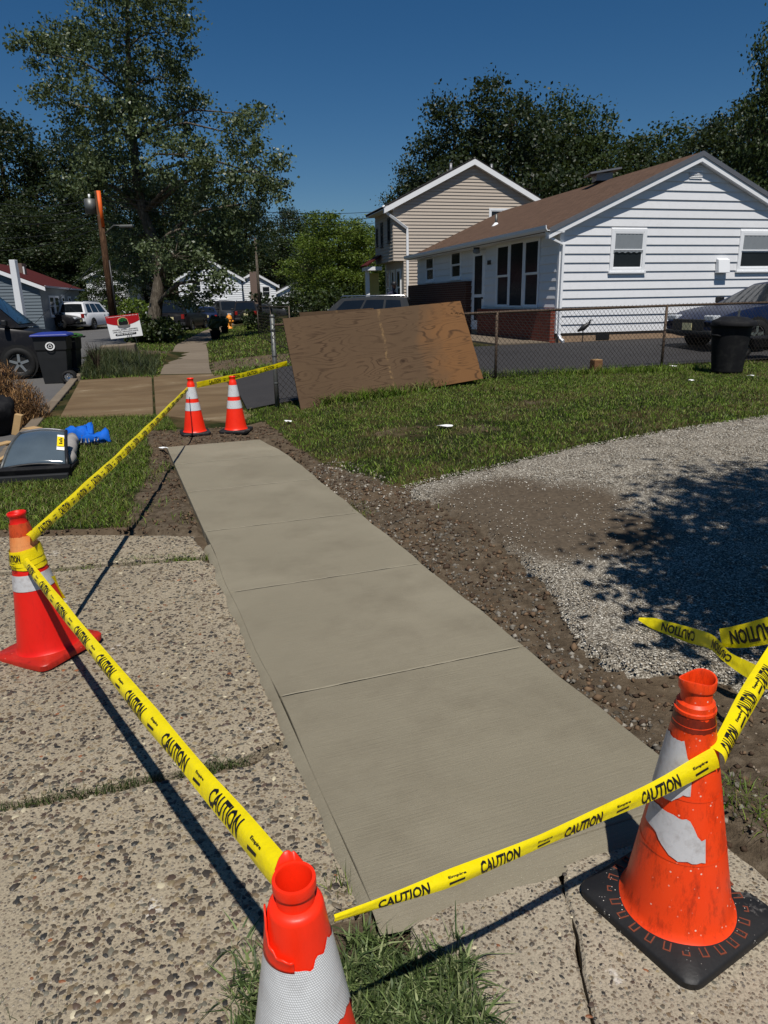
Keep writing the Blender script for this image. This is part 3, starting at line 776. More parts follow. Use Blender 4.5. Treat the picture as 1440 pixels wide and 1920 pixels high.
PC = [srgb(*c) for c in [(92, 82, 72), (70, 64, 60), (106, 92, 78), (46, 45, 46), (118, 104, 88), (80, 66, 60), (98, 94, 88), (136, 122, 102), (60, 54, 52), (126, 80, 56), (176, 166, 150)]]
PW = [6, 6, 6, 4, 5, 4, 5, 3, 5, .35, 1]
pts = []; sz = []; cl = []
def agg_top_z(x, y, k): return (-.022, -.016, -.018, -.030, -.024)[k]
tries = 0
while len(pts) < 15000 and tries < 200000:
    tries += 1
    x, y = rnd.uniform(-3.6, 1.4), .85 + 4.1 * rnd.random() ** 1.2
    if abs(x) / y > .66: continue
    for k, (o_, P) in enumerate(BAYS):
        if in_poly(x, y, P):
            fine = k >= 3
            if fine and rnd.random() < .35: break
            r_ = (rnd.uniform(.0035, .008) if fine else rnd.choice([rnd.uniform(.004, .008), rnd.uniform(.006, .012), rnd.uniform(.009, .0145)])) * (1.0 if rnd.random() < .95 else 1.4)
            pts.append((x, y, agg_top_z(x, y, k) - .0005)); sz.append(r_); c = rnd.choices(PC, PW)[0]; f = rnd.uniform(.7, 1.25); cl.append((c[0] * f, c[1] * f, c[2] * f * .86)); break
scatter_stones('paving_pebbles', pts, sz, cl, M['pebble'], 'brown and grey river pebbles set in the old paving', 'pebbles', flat=.26, dome=True)

# ================================================================ GRASS (blades of real geometry, joined: nobody could count them)
def blades(name, P, Hh, Wd, cols, label, lean=.55, seg=2, mat='grass'):
    P = np.array(P); n = len(P); Hh = np.array(Hh)[:, None]; Wd = np.array(Wd)[:, None]
    a = nrng.uniform(0, 2 * math.pi, n); fx = np.stack([np.cos(a), np.sin(a), np.zeros(n)], -1)
    b = nrng.uniform(0, 2 * math.pi, n); sx = np.stack([np.cos(b), np.sin(b), np.zeros(n)], -1)
    le = np.abs(nrng.normal(lean, lean * .55, n))[:, None]
    rows = []
    for i in range(seg + 1):
        f = i / seg; c = P + np.array([0, 0, 1.0]) * (Hh * f * (1 - .35 * le * f * f)) + fx * (Hh * le * f * f)
        w = Wd * (1 - f ** 1.6)
        if i < seg: rows += [c - sx * w / 2, c + sx * w / 2]
        else: rows += [c]
    nb = len(rows); V = np.stack(rows, 1).reshape(-1, 3); base = (np.arange(n) * nb)[:, None]
    T = []
    for i in range(seg - 1): q = 2 * i; T += [(q, q + 1, q + 3), (q, q + 3, q + 2)]
    q = 2 * (seg - 1); T += [(q, q + 1, q + 2)]
    F = (np.array(T)[None] + base[:, :, None]).reshape(-1, 3)
    C = np.repeat(np.array(cols)[:, None, :], nb, 1).reshape(-1, 3)
    return tag(link(name, np_mesh(name, V, F, False, C), M[mat]), label, 'grass', kind='stuff')
GL = [srgb(*c) for c in [(70, 92, 22), (90, 114, 30), (54, 72, 18), (104, 122, 44), (108, 110, 56), (78, 104, 24)]]
GDRY = [srgb(*c) for c in [(108, 98, 64), (84, 78, 48), (72, 74, 40), (58, 66, 32)]]
# front lawn
pts = []; hh = []; ww = []; cl = []; tries = 0
while len(pts) < 88000 and tries < 400000:
    tries += 1
    y = 5.2 + 8.6 * rnd.random() ** 1.05; x = rnd.uniform(-2.6, 8.6)
    s, t_ = st(x, y)
    if (x < xr(y) - .02 and y > 8.4) or (t_ < WALKW + .02 and y <= 8.6): continue
    if fdist(x, y) > .15 or x / y > .64: continue
    if in_poly(x, y, GRAVEL): continue
    a = soil_amount(x, y) + .35 * mnoise.noise(Vector((x * 2.2, y * 2.2, 7)))
    if rnd.random() < a * 1.25: continue
    nearf = 1 - sstep(-fdist(x, y), 0, .35)
    pts.append((x, y, ground_z(x, y) - .004)); dry = mnoise.noise(Vector((x * .9, y * .9, 2))) + .25 * (1 - sstep(fdist(x, y), -4, -1))
    hgt = rnd.uniform(.022, .055) * (1 + .9 * nearf * rnd.random()) * (1 + .8 * max(0, mnoise.noise(Vector((x * 3.3, y * 3.3, 5)))))
    hh.append(hgt); ww.append(rnd.uniform(.006, .011)); c = pick(GDRY if rnd.random() < .12 + max(0, dry) * .5 else GL, .3); cl.append(c)
blades('front_lawn', pts, hh, ww, cl, 'short green grass of the front lawn before the plywood', lean=.7)
# verge on the left of the walk
pts = []; hh = []; ww = []; cl = []; tries = 0
while len(pts) < 42000 and tries < 300000:
    tries += 1
    y = 4.8 + 6.3 * rnd.random(); x = rnd.uniform(-6.0, -.9); s, t_ = st(x, y)
    if t_ > -.02 and s < WALKL: continue
    if x < xk(y) + .02 or x > xr(y) - 1.0 and y > 8.4 or x / y < -.66: continue
    if y > 10.75 - .03 * rnd.random(): continue
    if y < AGG_TOP - .1 + .12 * mnoise.noise(Vector((x * 3, 0, 0))): continue
    a = soil_amount(x, y) + .4 * mnoise.noise(Vector((x * 2, y * 2, 3)))
    if rnd.random() < a * 1.3: continue
    pts.append((x, y, ground_z(x, y) - .004)); hh.append(rnd.uniform(.03, .085)); ww.append(rnd.uniform(.005, .009)); cl.append(pick(GDRY if rnd.random() < .25 else GL, .3))
blades('verge_grass', pts, hh, ww, cl, 'ragged grass of the verge left of the new sidewalk', lean=.8)
# far lawns beside the older walk
pts = []; hh = []; ww = []; cl = []; tries = 0
while len(pts) < 40000 and tries < 300000:
    tries += 1
    y = 16.5 + 34 * rnd.random() ** 1.5; x = rnd.uniform(xk(y), 9)
    if xr(y) - 1.25 < x < xr(y) or x < xk(y) + .1: continue
    if fdist(x, y) < 5.5 and x > xr(y): continue
    if x > 1.0 + .1 * (y - 20): continue
    if rnd.random() < soil_amount(x, y): continue
    pts.append((x, y, ground_z(x, y) - .005)); hh.append(rnd.uniform(.05, .12)); ww.append(rnd.uniform(.012, .02) * (1 + y * .02)); cl.append(pick(GDRY if rnd.random() < .2 else GL, .3))
blades('far_lawn', pts, hh, ww, cl, 'grass of the lawn and verge beside the older sidewalk beyond', lean=.7)
# tall grass on the planter mound
pts = []; hh = []; ww = []; cl = []
while len(pts) < 9000:
    x, y = rnd.gauss(-6.8, .9), rnd.gauss(18.3, 1.0)
    if y < fl.y + .25 + (x + 6.8) * .25 or x < xk(y) + .1 or x > xr(y) - 1.35: continue
    pts.append((x, y, ground_z(x, y))); hh.append(rnd.uniform(.12, .42)); ww.append(rnd.uniform(.008, .014)); cl.append(pick([srgb(44, 56, 30), srgb(60, 70, 38), srgb(78, 80, 46), srgb(50, 60, 36)], .3))
blades('tall_grass', pts, hh, ww, cl, 'tall dull grass growing on the mound behind the apron', lean=.5, seg=3)
# long clump around the nearest cone, tufts in the cracks
CL = [srgb(*c) for c in [(60, 76, 40), (78, 94, 50), (48, 62, 32), (98, 112, 66), (120, 128, 88), (58, 70, 36)]]
pts = []; hh = []; ww = []; cl = []
while len(pts) < 8000:
    x, y = rnd.uniform(-.55, .36), rnd.uniform(.85, 1.62)
    f = max(abs(x + .07 + .1 * (y - 1.2)) / .29, abs(y - 1.14) / .34)
    if f + .25 * mnoise.noise(Vector((x * 8, y * 8, 0))) > 1: continue
    if math.hypot(x + .157, y - .979) < .17: continue
    if y > 1.42 and rnd.random() < .75: continue
    pts.append((x, y, -.06)); hh.append(rnd.uniform(.04, .10)); ww.append(rnd.uniform(.007, .013)); cl.append(pick(CL, .3))
blades('crabgrass_clump', pts, hh, ww, cl, 'long pale green crabgrass around the nearest cone', lean=.85, seg=3)
def tuft(P, n, spread, h, label, name='weed_tuft', lean=.7, cols=CL, bw=(.002, .005)):
    pts = []; hh = []; ww = []; cl = []
    for (x, y) in P:
        for _ in range(n):
            xx, yy_ = x + rnd.gauss(0, spread[0]), y + rnd.gauss(0, spread[1]); pts.append((xx, yy_, -.05 if y < 5.5 else ground_z(xx, yy_) - .005)); hh.append(rnd.uniform(h[0], h[1])); ww.append(rnd.uniform(*bw)); cl.append(pick(cols, .3))
    return blades(name, pts, hh, ww, cl, label, lean=lean, seg=3)
def along(a, b, n): return [(a[0] + (b[0] - a[0]) * i / (n - 1), a[1] + (b[1] - a[1]) * i / (n - 1)) for i in range(n)]
DKG = [srgb(*c) for c in [(44, 56, 30), (58, 72, 36), (70, 84, 44), (84, 84, 54)]]
tuft(along((-1.34, 2.0), (-1.1, 2.1), 5) + along((-1.0, 2.12), (-.86, 2.16), 3) + along((-.72, 2.2), (-.57, 2.25), 4), 60, (.035, .018), (.03, .065), 'dark weeds in the joint across the pebble paving', cols=DKG)
tuft(along((-1.75, 4.42), (-1.27, 4.47), 8), 90, (.05, .02), (.03, .07), 'green weeds in the joint near the far end of the pebble paving', cols=GL)
tuft(along((-2.3, 4.25), (-1.95, 4.36), 5), 50, (.06, .03), (.03, .06), 'thin weeds in the paving joint beside the left cone', cols=GL)
tuft([(-.14, 1.66)], 30, (.02, .025), (.06, .14), 'single tall weed at the near corner of the new sidewalk', lean=.35, cols=GL)
tuft([tuple(gt(655, 945)[:2]), tuple(gt(640, 940)[:2]), tuple(gt(670, 955)[:2])], 60, (.06, .05), (.04, .09), 'green tuft at the right edge of the new sidewalk', cols=GL)
tuft([(1.22, 1.95), (1.26, 1.85), (1.2, 2.05), (1.32, 1.78)], 80, (.05, .05), (.04, .09), 'weeds in bare soil at the right behind the worn cone', cols=GL)
tuft([(-.92, 1.13), (-.86, 1.2), (-.98, 1.18)], 120, (.05, .04), (.03, .08), 'grass tuft at the lower left corner of the paving', cols=DKG)
tuft([(.12, 1.28), (.16, 1.36)], 30, (.015, .02), (.06, .14), 'thin upright weed between the pebble bays near the front', lean=.3, cols=CL)
tuft(along((nm.x, nm.y), (fm.x, fm.y), 16), 26, (.03, .1), (.03, .07), 'weeds in the joint of the stained apron', cols=DKG)
_pa, _pb = gt(600, 758), gt(745, 738); _pc, _pd = gt(780, 732), gt(905, 708)
tuft(along(_pa[:2], _pb[:2], 12), 110, (.09, .06), (.06, .24), 'tall weeds growing against the lower left edge of the plywood', cols=GL, bw=(.008, .016))
tuft(along(_pc[:2], _pd[:2], 12), 100, (.10, .06), (.06, .26), 'tall weeds growing against the lower right corner of the plywood', cols=GL, bw=(.008, .016))
_pe, _pf = gt(930, 706), gt(1310, 692)
tuft(along(_pe[:2], _pf[:2], 26), 80, (.12, .08), (.05, .22), 'uneven tall grass along the foot of the chain-link fence', cols=GL, bw=(.007, .014))
# ================================================================ HOUSES
def set_uv(o, org, ud, vd):
    me = o.data; uv = me.uv_layers.new(name='UVMap') if not me.uv_layers else me.uv_layers[0]
    org, ud, vd = Vector(org), Vector(ud).normalized(), Vector(vd).normalized()
    for lp in me.loops:
        p = me.vertices[lp.vertex_index].co - org; uv.data[lp.index].uv = (p.dot(ud), p.dot(vd))
    return o
class Wall:
    def __init__(s, p, d, n): s.p = Vector(p); s.d = Vector(d).normalized(); s.n = Vector(n).normalized()
    def pt(s, x, z, off=0.0): q = s.p + s.d * x + s.n * off; return Vector((q.x, q.y, z))
    def hit(s, u, v):
        r = ray(u, v); o = Vector((0, 0, CAMH)); t_ = (s.p - o).dot(s.n) / r.dot(s.n); q = o + r * t_
        return (q - s.p).dot(s.d), q.z
    def slab(s, x0, x1, z0, z1, o0, o1, mb=None):
        mb = mb or MB()
        return mb.hexa([s.pt(x0, z0, o1), s.pt(x1, z0, o1), s.pt(x1, z0, o0), s.pt(x0, z0, o0), s.pt(x0, z1, o1), s.pt(x1, z1, o1), s.pt(x1, z1, o0), s.pt(x0, z1, o0)])
    def board(s, xa0, xa1, xb0, xb1, z0, z1, mb=None, ob=.036, ot=.006):
        mb = mb or MB()
        return mb.hexa([s.pt(xa0, z0, ob), s.pt(xa1, z0, ob), s.pt(xa1, z0, 0), s.pt(xa0, z0, 0), s.pt(xb0, z1, ot), s.pt(xb1, z1, ot), s.pt(xb1, z1, 0), s.pt(xb0, z1, 0)])
def courses(wall, x0, x1, z0, z1, exp_, openings, emit, gable=None):
    """lay lap boards; gable = (half width, eave z, rise) clips them under the rakes"""
    z = z0
    while z < z1 - .01:
        zt = min(z + exp_, z1)
        def lim(zz):
            if gable is None or zz <= gable[1]: return x0, x1
            f = (zz - gable[1]) / gable[2] * gable[0]; return x0 + f, x1 - f
        a0, a1 = lim(z); b0, b1 = lim(zt)
        if b1 - b0 < .02: b0 = b1 = (a0 + a1) / 2
        if a1 - a0 < .05: break
        ops = [o for o in openings if o[2] < zt - .005 and o[3] > z + .005]
        cuts = sorted(ops, key=lambda o: o[0]); xa, xb = a0, b0
        for o in cuts:
            if o[0] > xa: emit(xa, o[0], xb, o[0], z, zt)
            if o[3] < zt - .01: emit(o[0], o[1], o[0], o[1], o[3], zt)
            if o[2] > z + .01: emit(o[0], o[1], o[0], o[1], z, o[2])
            xa = xb = o[1]
        emit(xa, a1, max(xb, xa) if cuts else xb, b1, z, zt)
        z = zt
def window(wall, x0, x1, z0, z1, parent, fr=.07, out=.05, sashes=2, mat='white_trim', curtain=None, glass='glass', sill=True, name='window', deep=.046):
    mb = MB()
    wall.slab(x0, x0 + fr, z0, z1, -.02, out, mb); wall.slab(x1 - fr, x1, z0, z1, -.02, out, mb)
    wall.slab(x0 + fr, x1 - fr, z1 - fr, z1, -.02, out - .002, mb); wall.slab(x0 + fr, x1 - fr, z0, z0 + fr, -.02, out - .002, mb)
    w = mb.build(name, M[mat], parent, bevel=.006)
    if sill: wall.slab(x0 - .03, x1 + .03, z0 - .05, z0 - .001, -.02, out + .035).build('sill', M[mat], w, bevel=.006)
    zi0, zi1 = z0 + fr, z1 - fr; h = (zi1 - zi0) / sashes
    for k in range(sashes):
        g0 = zi0 + h * k; off = deep - (.0 if k else .022) if sashes > 1 else deep
        wall.slab(x0 + fr, x1 - fr, g0 + .003, g0 + h - .003, -.03, off - .012).build('pane', M[glass], w)
        if sashes > 1:
            m2 = MB(); b = min(.032, fr * .5)
            wall.slab(x0 + fr, x1 - fr, g0, g0 + b, off - .012, off + .004, m2); wall.slab(x0 + fr, x1 - fr, g0 + h - b, g0 + h, off - .012, off + .004, m2)
            wall.slab(x0 + fr, x0 + fr + b, g0 + b, g0 + h - b, off - .012, off + .003, m2); wall.slab(x1 - fr - b, x1 - fr, g0 + b, g0 + h - b, off - .012, off + .003, m2)
            m2.build('sash', M[mat], w)
    if curtain:
        ca, cb = curtain
        zc0 = zi0 + (zi1 - zi0) * ca; zc1 = zi0 + (zi1 - zi0) * cb; n = 28; vs = []; fs = []
        for i in range(n + 1):
            x = x0 + fr + .01 + (x1 - x0 - 2 * fr - .02) * i / n; o = deep - .006 + .004 * math.sin(i * 1.7)
            vs += [wall.pt(x, zc0 + .03 * abs(math.sin(i * .56)), o), wall.pt(x, zc1, o)]
        for i in range(n): fs.append((2 * i, 2 * i + 2, 2 * i + 3, 2 * i + 1))
        MB().add(vs, fs).build('curtain', M['curtain'], w, smooth=True)
    return w
def roof_slab(a, b, c, d, th, mat, parent, name='roof'):
    """a-b along the eave, c-d along the ridge (c above b)"""
    a, b, c, d = [Vector(p) for p in (a, b, c, d)]; n = (b - a).cross(d - a).normalized()
    if n.z < 0: n = -n
    o = MB().hexa([a, b, c, d, a + n * th, b + n * th, c + n * th, d + n * th]).build(name, mat, parent)
    return set_uv(o, a, b - a, d - a)

GD = Vector((.968, .25, 0)).normalized(); FD = Vector((-.25, .968, 0)).normalized()
# ---------------------------------------------------------------- white one-storey house
HY = 19.0
C0 = atY(1044, 600, HY); C0.z = 0
HW = 2 * 3.98 * HY / 17.6; HLEN = 12.0
wh = empty('white_house', (0, 0, 0), 0, 'white one-storey house with brown shingle roof behind the chain-link fence', 'house')
gw = Wall(C0, GD, (FD * -1)); fw = Wall(C0, FD, (GD * -1))
z_sid = gw.hit(1075, 624)[1]; z_eave = gw.hit(1052, 424)[1] - .02
apx = gw.hit(1309, 297); HW = 2 * apx[0]; rise = apx[1] - z_eave
zg = .44
ops = []
for (u0, v0, u1, v1) in [(1143, 429, 1209, 513), (1383, 433, 1455, 511)]:
    a = gw.hit(u0, (v0 + v1) / 2); b = gw.hit(u1, (v0 + v1) / 2); zt = gw.hit((u0 + u1) / 2, v0)[1]; zb = gw.hit((u0 + u1) / 2, v1)[1]
    ops.append((a[0], b[0], zb + .05, zt))
def emit_w(wall, parent):
    def f(a0, a1, b0, b1, z0, z1):
        if a1 - a0 < .03: return
        wall.board(a0, a1, b0, b1, z0, z1).build('siding_board', M['white_siding'], parent)
    return f
EXP = (gw.hit(1250, 529)[1] - gw.hit(1250, 545)[1])
courses(gw, 0, HW, z_sid, z_eave + rise, EXP, ops, emit_w(gw, wh), (HW / 2, z_eave, rise))
# wall core and foundation
ctr = C0 + GD * (HW / 2) + FD * (HLEN / 2)
core = MB(); i_ = .004
def P3(g_, f_, z): q = C0 + GD * g_ + FD * f_; return Vector((q.x, q.y, z))
core.add([P3(i_, i_, zg - .3), P3(HW - i_, i_, zg - .3), P3(HW - i_, HLEN, zg - .3), P3(i_, HLEN, zg - .3),
          P3(i_, i_, z_eave), P3(HW - i_, i_, z_eave), P3(HW - i_, HLEN, z_eave), P3(i_, HLEN, z_eave), P3(HW / 2, i_, z_eave + rise - .02), P3(HW / 2, HLEN, z_eave + rise - .02)],
         [(0, 1, 5, 8, 4), (1, 2, 6, 5), (2, 3, 7, 9, 6), (3, 0, 4, 7), (4, 8, 9, 7), (5, 6, 9, 8), (3, 2, 1, 0)])
core.build('wall', M['brown_gable'], wh)
for k, o in enumerate(ops):
    window(gw, *o, wh, fr=.085, out=.055, curtain=(.42, .97) if k == 0 else (.5, .97), deep=.046)
# front wall features measured on the photograph
def rect(w, u0, v0, u1, v1):
    um, vm = (u0 + u1) / 2, (v0 + v1) / 2
    a, b = w.hit(u0, vm)[0], w.hit(u1, vm)[0]; z1 = w.hit(um, v0)[1]; z0 = w.hit(um, v1)[1]
    return (min(a, b), max(a, b), z0, z1)
zfl = .62
R_trip = rect(fw, 932, 452, 1013, 577); R_door = rect(fw, 887, 470, 910, 592); R_w2 = rect(fw, 847, 470, 866, 523); R_w3 = rect(fw, 800, 481, 815, 528)
R_door = (R_door[0], R_door[1], zfl, min(R_door[3], z_eave - .2))
fops = [R_trip, R_door, R_w2, R_w3]
courses(fw, 0.03, HLEN, z_sid, z_eave - .02, EXP, fops, emit_w(fw, wh))
tw = (R_trip[1] - R_trip[0]) / 3
for k in range(3): window(fw, R_trip[0] + tw * k + .012, R_trip[0] + tw * (k + 1) - .012, R_trip[2], R_trip[3], wh, fr=.06, out=.05, sashes=2 if k != 1 else 1, sill=False, deep=.046)
for R_ in (R_w2, R_w3): window(fw, *R_, wh, fr=.06, out=.055, deep=.046)
dr = fw.slab(R_door[0], R_door[1], R_door[2], R_door[3], -.02, .03).build('door', M['white_trim'], wh, bevel=.01)
dw = R_door[1] - R_door[0]
fw.slab(R_door[0] + dw * .2, R_door[1] - dw * .2, R_door[2] + 1.12, R_door[3] - .16, .031, .036).build('pane', M['glass'], dr)
fw.slab(R_door[0] + dw * .2, R_door[1] - dw * .2, R_door[2] + .3, R_door[2] + 1.02, .031, .036).build('pane', M['glass'], dr)
MB().tube([fw.pt(R_door[0] + dw * .12, zfl + 1.0, .03), fw.pt(R_door[0] + dw * .12, zfl + 1.0, .09)], .03, 8).build('handle', M['black_metal'], dr, smooth=True)
# house number plate beside the door
npx = rect(fw, 916, 488, 922, 496)
plate = fw.slab(npx[0] - .02, npx[1] + .02, npx[2], npx[3], .03, .036).build('number_plate', M['black_print'], wh)
# brick under the windows
bw = rect(fw, 903, 582, 1036, 640)
o = fw.slab(.04, bw[1], zg - .25, rect(fw, 960, 580, 1036, 640)[3], .0, .16).build('brick_wainscot', M['brick'], wh, bevel=.006); set_uv(o, fw.pt(0, 0), FD, (0, 0, 1))
pl = rect(fw, 777, 531, 885, 560)
o = fw.slab(pl[0], pl[1] + .2, zg - .25, pl[3], .0, .22).build('brick_planter', M['brick_dark'], wh, bevel=.006); set_uv(o, fw.pt(0, 0), FD, (0, 0, 1))
# concrete stoop and walk along the front
MB().hexa([fw.pt(-.0, zg - .2, 1.6), fw.pt(9, zg - .2, 1.6), fw.pt(9, zg - .2, .17), fw.pt(0, zg - .2, .17), fw.pt(0, zg + .045, 1.6), fw.pt(9, zg + .045, 1.6), fw.pt(9, zg + .045, .17), fw.pt(0, zg + .045, .17)]).build('front_walk', M['old_walk'], wh)
# roof with overhangs
ov, og = .42, .18; sl = rise / (HW / 2); thk = .07
def rp(g_, f_): 
    z = z_eave + .06 + (HW / 2 - abs(g_ - HW / 2)) * sl; return P3(g_, f_, z)
r1 = roof_slab(rp(-ov, -og), rp(-ov, HLEN + og), rp(HW / 2, HLEN + og), rp(HW / 2, -og), thk, M['brown_shingle'], wh)
r2 = roof_slab(rp(HW + ov, -og), rp(HW + ov, HLEN + og), rp(HW / 2, HLEN + og), rp(HW / 2, -og), thk, M['brown_shingle'], wh)
# soffits, fascia, rakes
MB().hexa([P3(-ov, -og, z_eave - .14), P3(.0, -og, z_eave - .14), P3(.0, HLEN, z_eave - .14), P3(-ov, HLEN, z_eave - .14), P3(-ov, -og, z_eave - .11), P3(.0, -og, z_eave - .11), P3(.0, HLEN, z_eave - .11), P3(-ov, HLEN, z_eave - .11)]).build('soffit', M['white_trim'], wh)
for sgn in (0, 1):
    e0 = -ov if sgn == 0 else HW + ov
    a, b = rp(e0, -og), rp(HW / 2, -og)
    off = FD * -.025; dz = Vector((0, 0, -.16))
    MB().hexa([a + dz, b + dz, b + dz - off * 8, a + dz - off * 8, a + Vector((0, 0, -.006)), b + Vector((0, 0, -.006)), b - off * 8 + Vector((0, 0, -.006)), a - off * 8 + Vector((0, 0, -.006))]).build('rake_board', M['white_trim'], wh)
    a2, b2 = a + off, b + off
    MB().hexa([a2 + Vector((0, 0, -.03)), b2 + Vector((0, 0, -.03)), b2 - off + Vector((0, 0, -.03)), a2 - off + Vector((0, 0, -.03)), a2 + Vector((0, 0, .085)), b2 + Vector((0, 0, .085)), b2 - off + Vector((0, 0, .085)), a2 - off + Vector((0, 0, .085))]).build('drip_edge', M['grey_metal'], wh)
gut = MB()
ga, gb = P3(-ov - .01, -og - .05, z_eave - .11), P3(-ov - .01, HLEN + og, z_eave - .11)
pr = [(0, 0), (-.07, 0), (-.11, .05), (-.12, .13), (-.10, .13), (-.09, .06), (-.06, .02), (0, .02)]
va = [ga + GD * a + Vector((0, 0, b)) for a, b in pr]; vb = [gb + GD * a + Vector((0, 0, b)) for a, b in pr]; n = len(pr)
gut.add(va + vb, [(i, (i + 1) % n, n + (i + 1) % n, n + i) for i in range(n)] + [tuple(range(n)), tuple(reversed(range(n, 2 * n)))])
gut.build('gutter', M['white_trim'], wh)
def downspout(pts, parent, w=.045): return MB().tube(pts, w, 4).build('downspout', M['white_trim'], parent)
ds = gw.pt(.03, 0, .09)
downspout([P3(-ov - .03, -og + .1, z_eave - .11), P3(-ov + .02, -og + .08, z_eave - .24), Vector((ds.x, ds.y, z_eave - .42)), Vector((ds.x, ds.y, zg + .22)), Vector((ds.x, ds.y, zg + .12)) + FD * -.12, Vector((ds.x, ds.y, zg + .07)) + FD * -.26], wh)
# corner board
gw.slab(-.012, .07, z_sid, z_eave, .0, .038).build('corner_board', M['white_trim'], wh)
fw.slab(-.035, .06, z_sid, z_eave - .1, .0, .037).build('corner_board', M['white_trim'], wh)
# louvred gable vent in two fields, dryer hood, basement vent
vt = rect(gw, 1292, 306, 1316, 336); vv = empty('gable_vent'); vv.parent = wh
nl_ = 10; hz = (vt[3] - vt[2]) / nl_
for i in range(nl_):
    if i == 5: continue
    z = vt[2] + i * hz; gw.board(vt[0], vt[1], vt[0], vt[1], z + .01, z + hz, ob=.055, ot=.03).build('louvre', M['white_trim'], vv)
dh = rect(gw, 1340, 484, 1361, 512)
MB().hexa([gw.pt(dh[0], dh[2], .2), gw.pt(dh[1], dh[2], .2), gw.pt(dh[1], dh[2], .03), gw.pt(dh[0], dh[2], .03), gw.pt(dh[0], dh[3] - .04, .14), gw.pt(dh[1], dh[3] - .04, .14), gw.pt(dh[1], dh[3], .03), gw.pt(dh[0], dh[3], .03)]).build('vent_hood', M['white_trim'], wh, bevel=.015)
bv = rect(gw, 1117, 626, 1142, 636)
gw.slab(bv[0], bv[1], bv[2], bv[3], .0, .012).build('foundation_vent', M['black_metal'], wh)
# porch lamp under the eave
lp = atY(890, 460, 0.1 + (C0 + FD * 7.2).y); q = fw.pt(R_door[0] + .1, z_eave - .14, .28)
mb = MB().tube([q, q - Vector((0, 0, .05))], .1, 10); lampo = mb.build('porch_lamp', M['black_metal'], wh, smooth=False)
MB().lathe([(.09, -.05), (.12, -.09), (.1, -.17), (.02, -.19)], 10, q).build('lamp_shade', M['curtain'], lampo, smooth=True)
# pipes and box vent on the roof
def on_roof(g_, f_): return rp(g_, f_) + Vector((0, 0, thk))
q = on_roof(1.5, 7.6); vp_ = MB().tube([q - Vector((0, 0, .1)), q + Vector((0, 0, .34))], .045, 10).build('vent_pipe', M['galv'], wh, smooth=True)
MB().lathe([(.16, -.05), (.06, .06), (.05, .07)], 12, q).build('flashing', M['white_trim'], vp_, smooth=True)
q = on_roof(HW / 2 - .1, 4.4); rv = MB().box(q + Vector((0, 0, .12)), (.5, .5, .22)).build('roof_vent', M['grey_metal'], wh)
MB().box(q + Vector((0, 0, .27)), (.95, .8, .05), Matrix.Rotation(rad(-8), 3, 'Y')).build('vent_cap', M['grey_metal'], rv)

# ---------------------------------------------------------------- tan two-storey house
TY = 33.0
T0 = atY(738, 500, TY); T0.z = 0
th = empty('tan_house', (0, 0, 0), 0, 'tan two-storey house with white rake boards behind the white house', 'house')
tg = Wall(T0, GD, FD * -1); tf = Wall(T0, FD, GD * -1)
t_eave = tg.hit(742, 384)[1]; ta = tg.hit(887, 303); TW = 2 * ta[0]; trise = ta[1] - t_eave; TL = tf.hit(704, 430)[0]; tzg = .45
recess = tg.hit(757, 540)[0]; z2 = tg.hit(745, 489)[1]
def TP(g_, f_, z): q = T0 + GD * g_ + FD * f_; return Vector((q.x, q.y, z))
mb = MB()
mb.add([TP(recess, 0, tzg - .3), TP(TW, 0, tzg - .3), TP(TW, TL, tzg - .3), TP(recess, TL, tzg - .3), TP(recess, 0, z2), TP(TW, 0, z2), TP(TW, TL, z2), TP(recess, TL, z2)], [(0, 1, 5, 4), (1, 2, 6, 5), (2, 3, 7, 6), (3, 0, 4, 7)])
mb.add([TP(0, 0, z2), TP(TW, 0, z2 + .001), TP(TW, TL, z2), TP(0, TL, z2), TP(0, 0, t_eave), TP(TW, 0, t_eave), TP(TW, TL, t_eave), TP(0, TL, t_eave), TP(TW / 2, 0, t_eave + trise), TP(TW / 2, TL, t_eave + trise)],
       [(0, 1, 5, 8, 4), (1, 2, 6, 5), (2, 3, 7, 9, 6), (3, 0, 4, 7), (3, 2, 1, 0)])
mb.build('wall', M['tan_siding'], th)
sid = MB()
two = rect(tg, 916, 391, 958, 430)
courses(tg, 0, TW, z2, t_eave + trise, .135, [two], lambda a0, a1, b0, b1, z0, z1: tg.board(a0, a1, b0, b1, z0, z1, sid, .035, .006) if a1 - a0 > .05 else None, (TW / 2, t_eave, trise))
courses(tg, recess, TW, tzg, z2, .135, [], lambda a0, a1, b0, b1, z0, z1: tg.board(a0, a1, b0, b1, z0, z1, sid, .035, .006) if a1 - a0 > .05 else None)
tw_ops = [rect(tf, 728, 408, 732.5, 455), rect(tf, 715, 418, 719, 463), rect(tf, 706.5, 429, 709.5, 462)]
courses(tf, 0, TL, z2, t_eave, .135, tw_ops, lambda a0, a1, b0, b1, z0, z1: tf.board(a0, a1, b0, b1, z0, z1, sid, .03, .006) if a1 - a0 > .05 else None)
sd_ = sid.build('siding', M['tan_siding'], th)
window(tg, *two, th, fr=.09, out=.06)
for R_ in tw_ops: window(tf, *R_, th, fr=.08, out=.05, mat='black_metal')
tov, tog = .45, .22; tsl = trise / (TW / 2)
def trp(g_, f_): return TP(g_, f_, t_eave + .05 + (TW / 2 - abs(g_ - TW / 2)) * tsl)
roof_slab(trp(-tov, -tog), trp(-tov, TL), trp(TW / 2, TL), trp(TW / 2, -tog), .08, M['black_shingle'], th)
roof_slab(trp(TW + tov, -tog), trp(TW + tov, TL), trp(TW / 2, TL), trp(TW / 2, -tog), .08, M['black_shingle'], th)
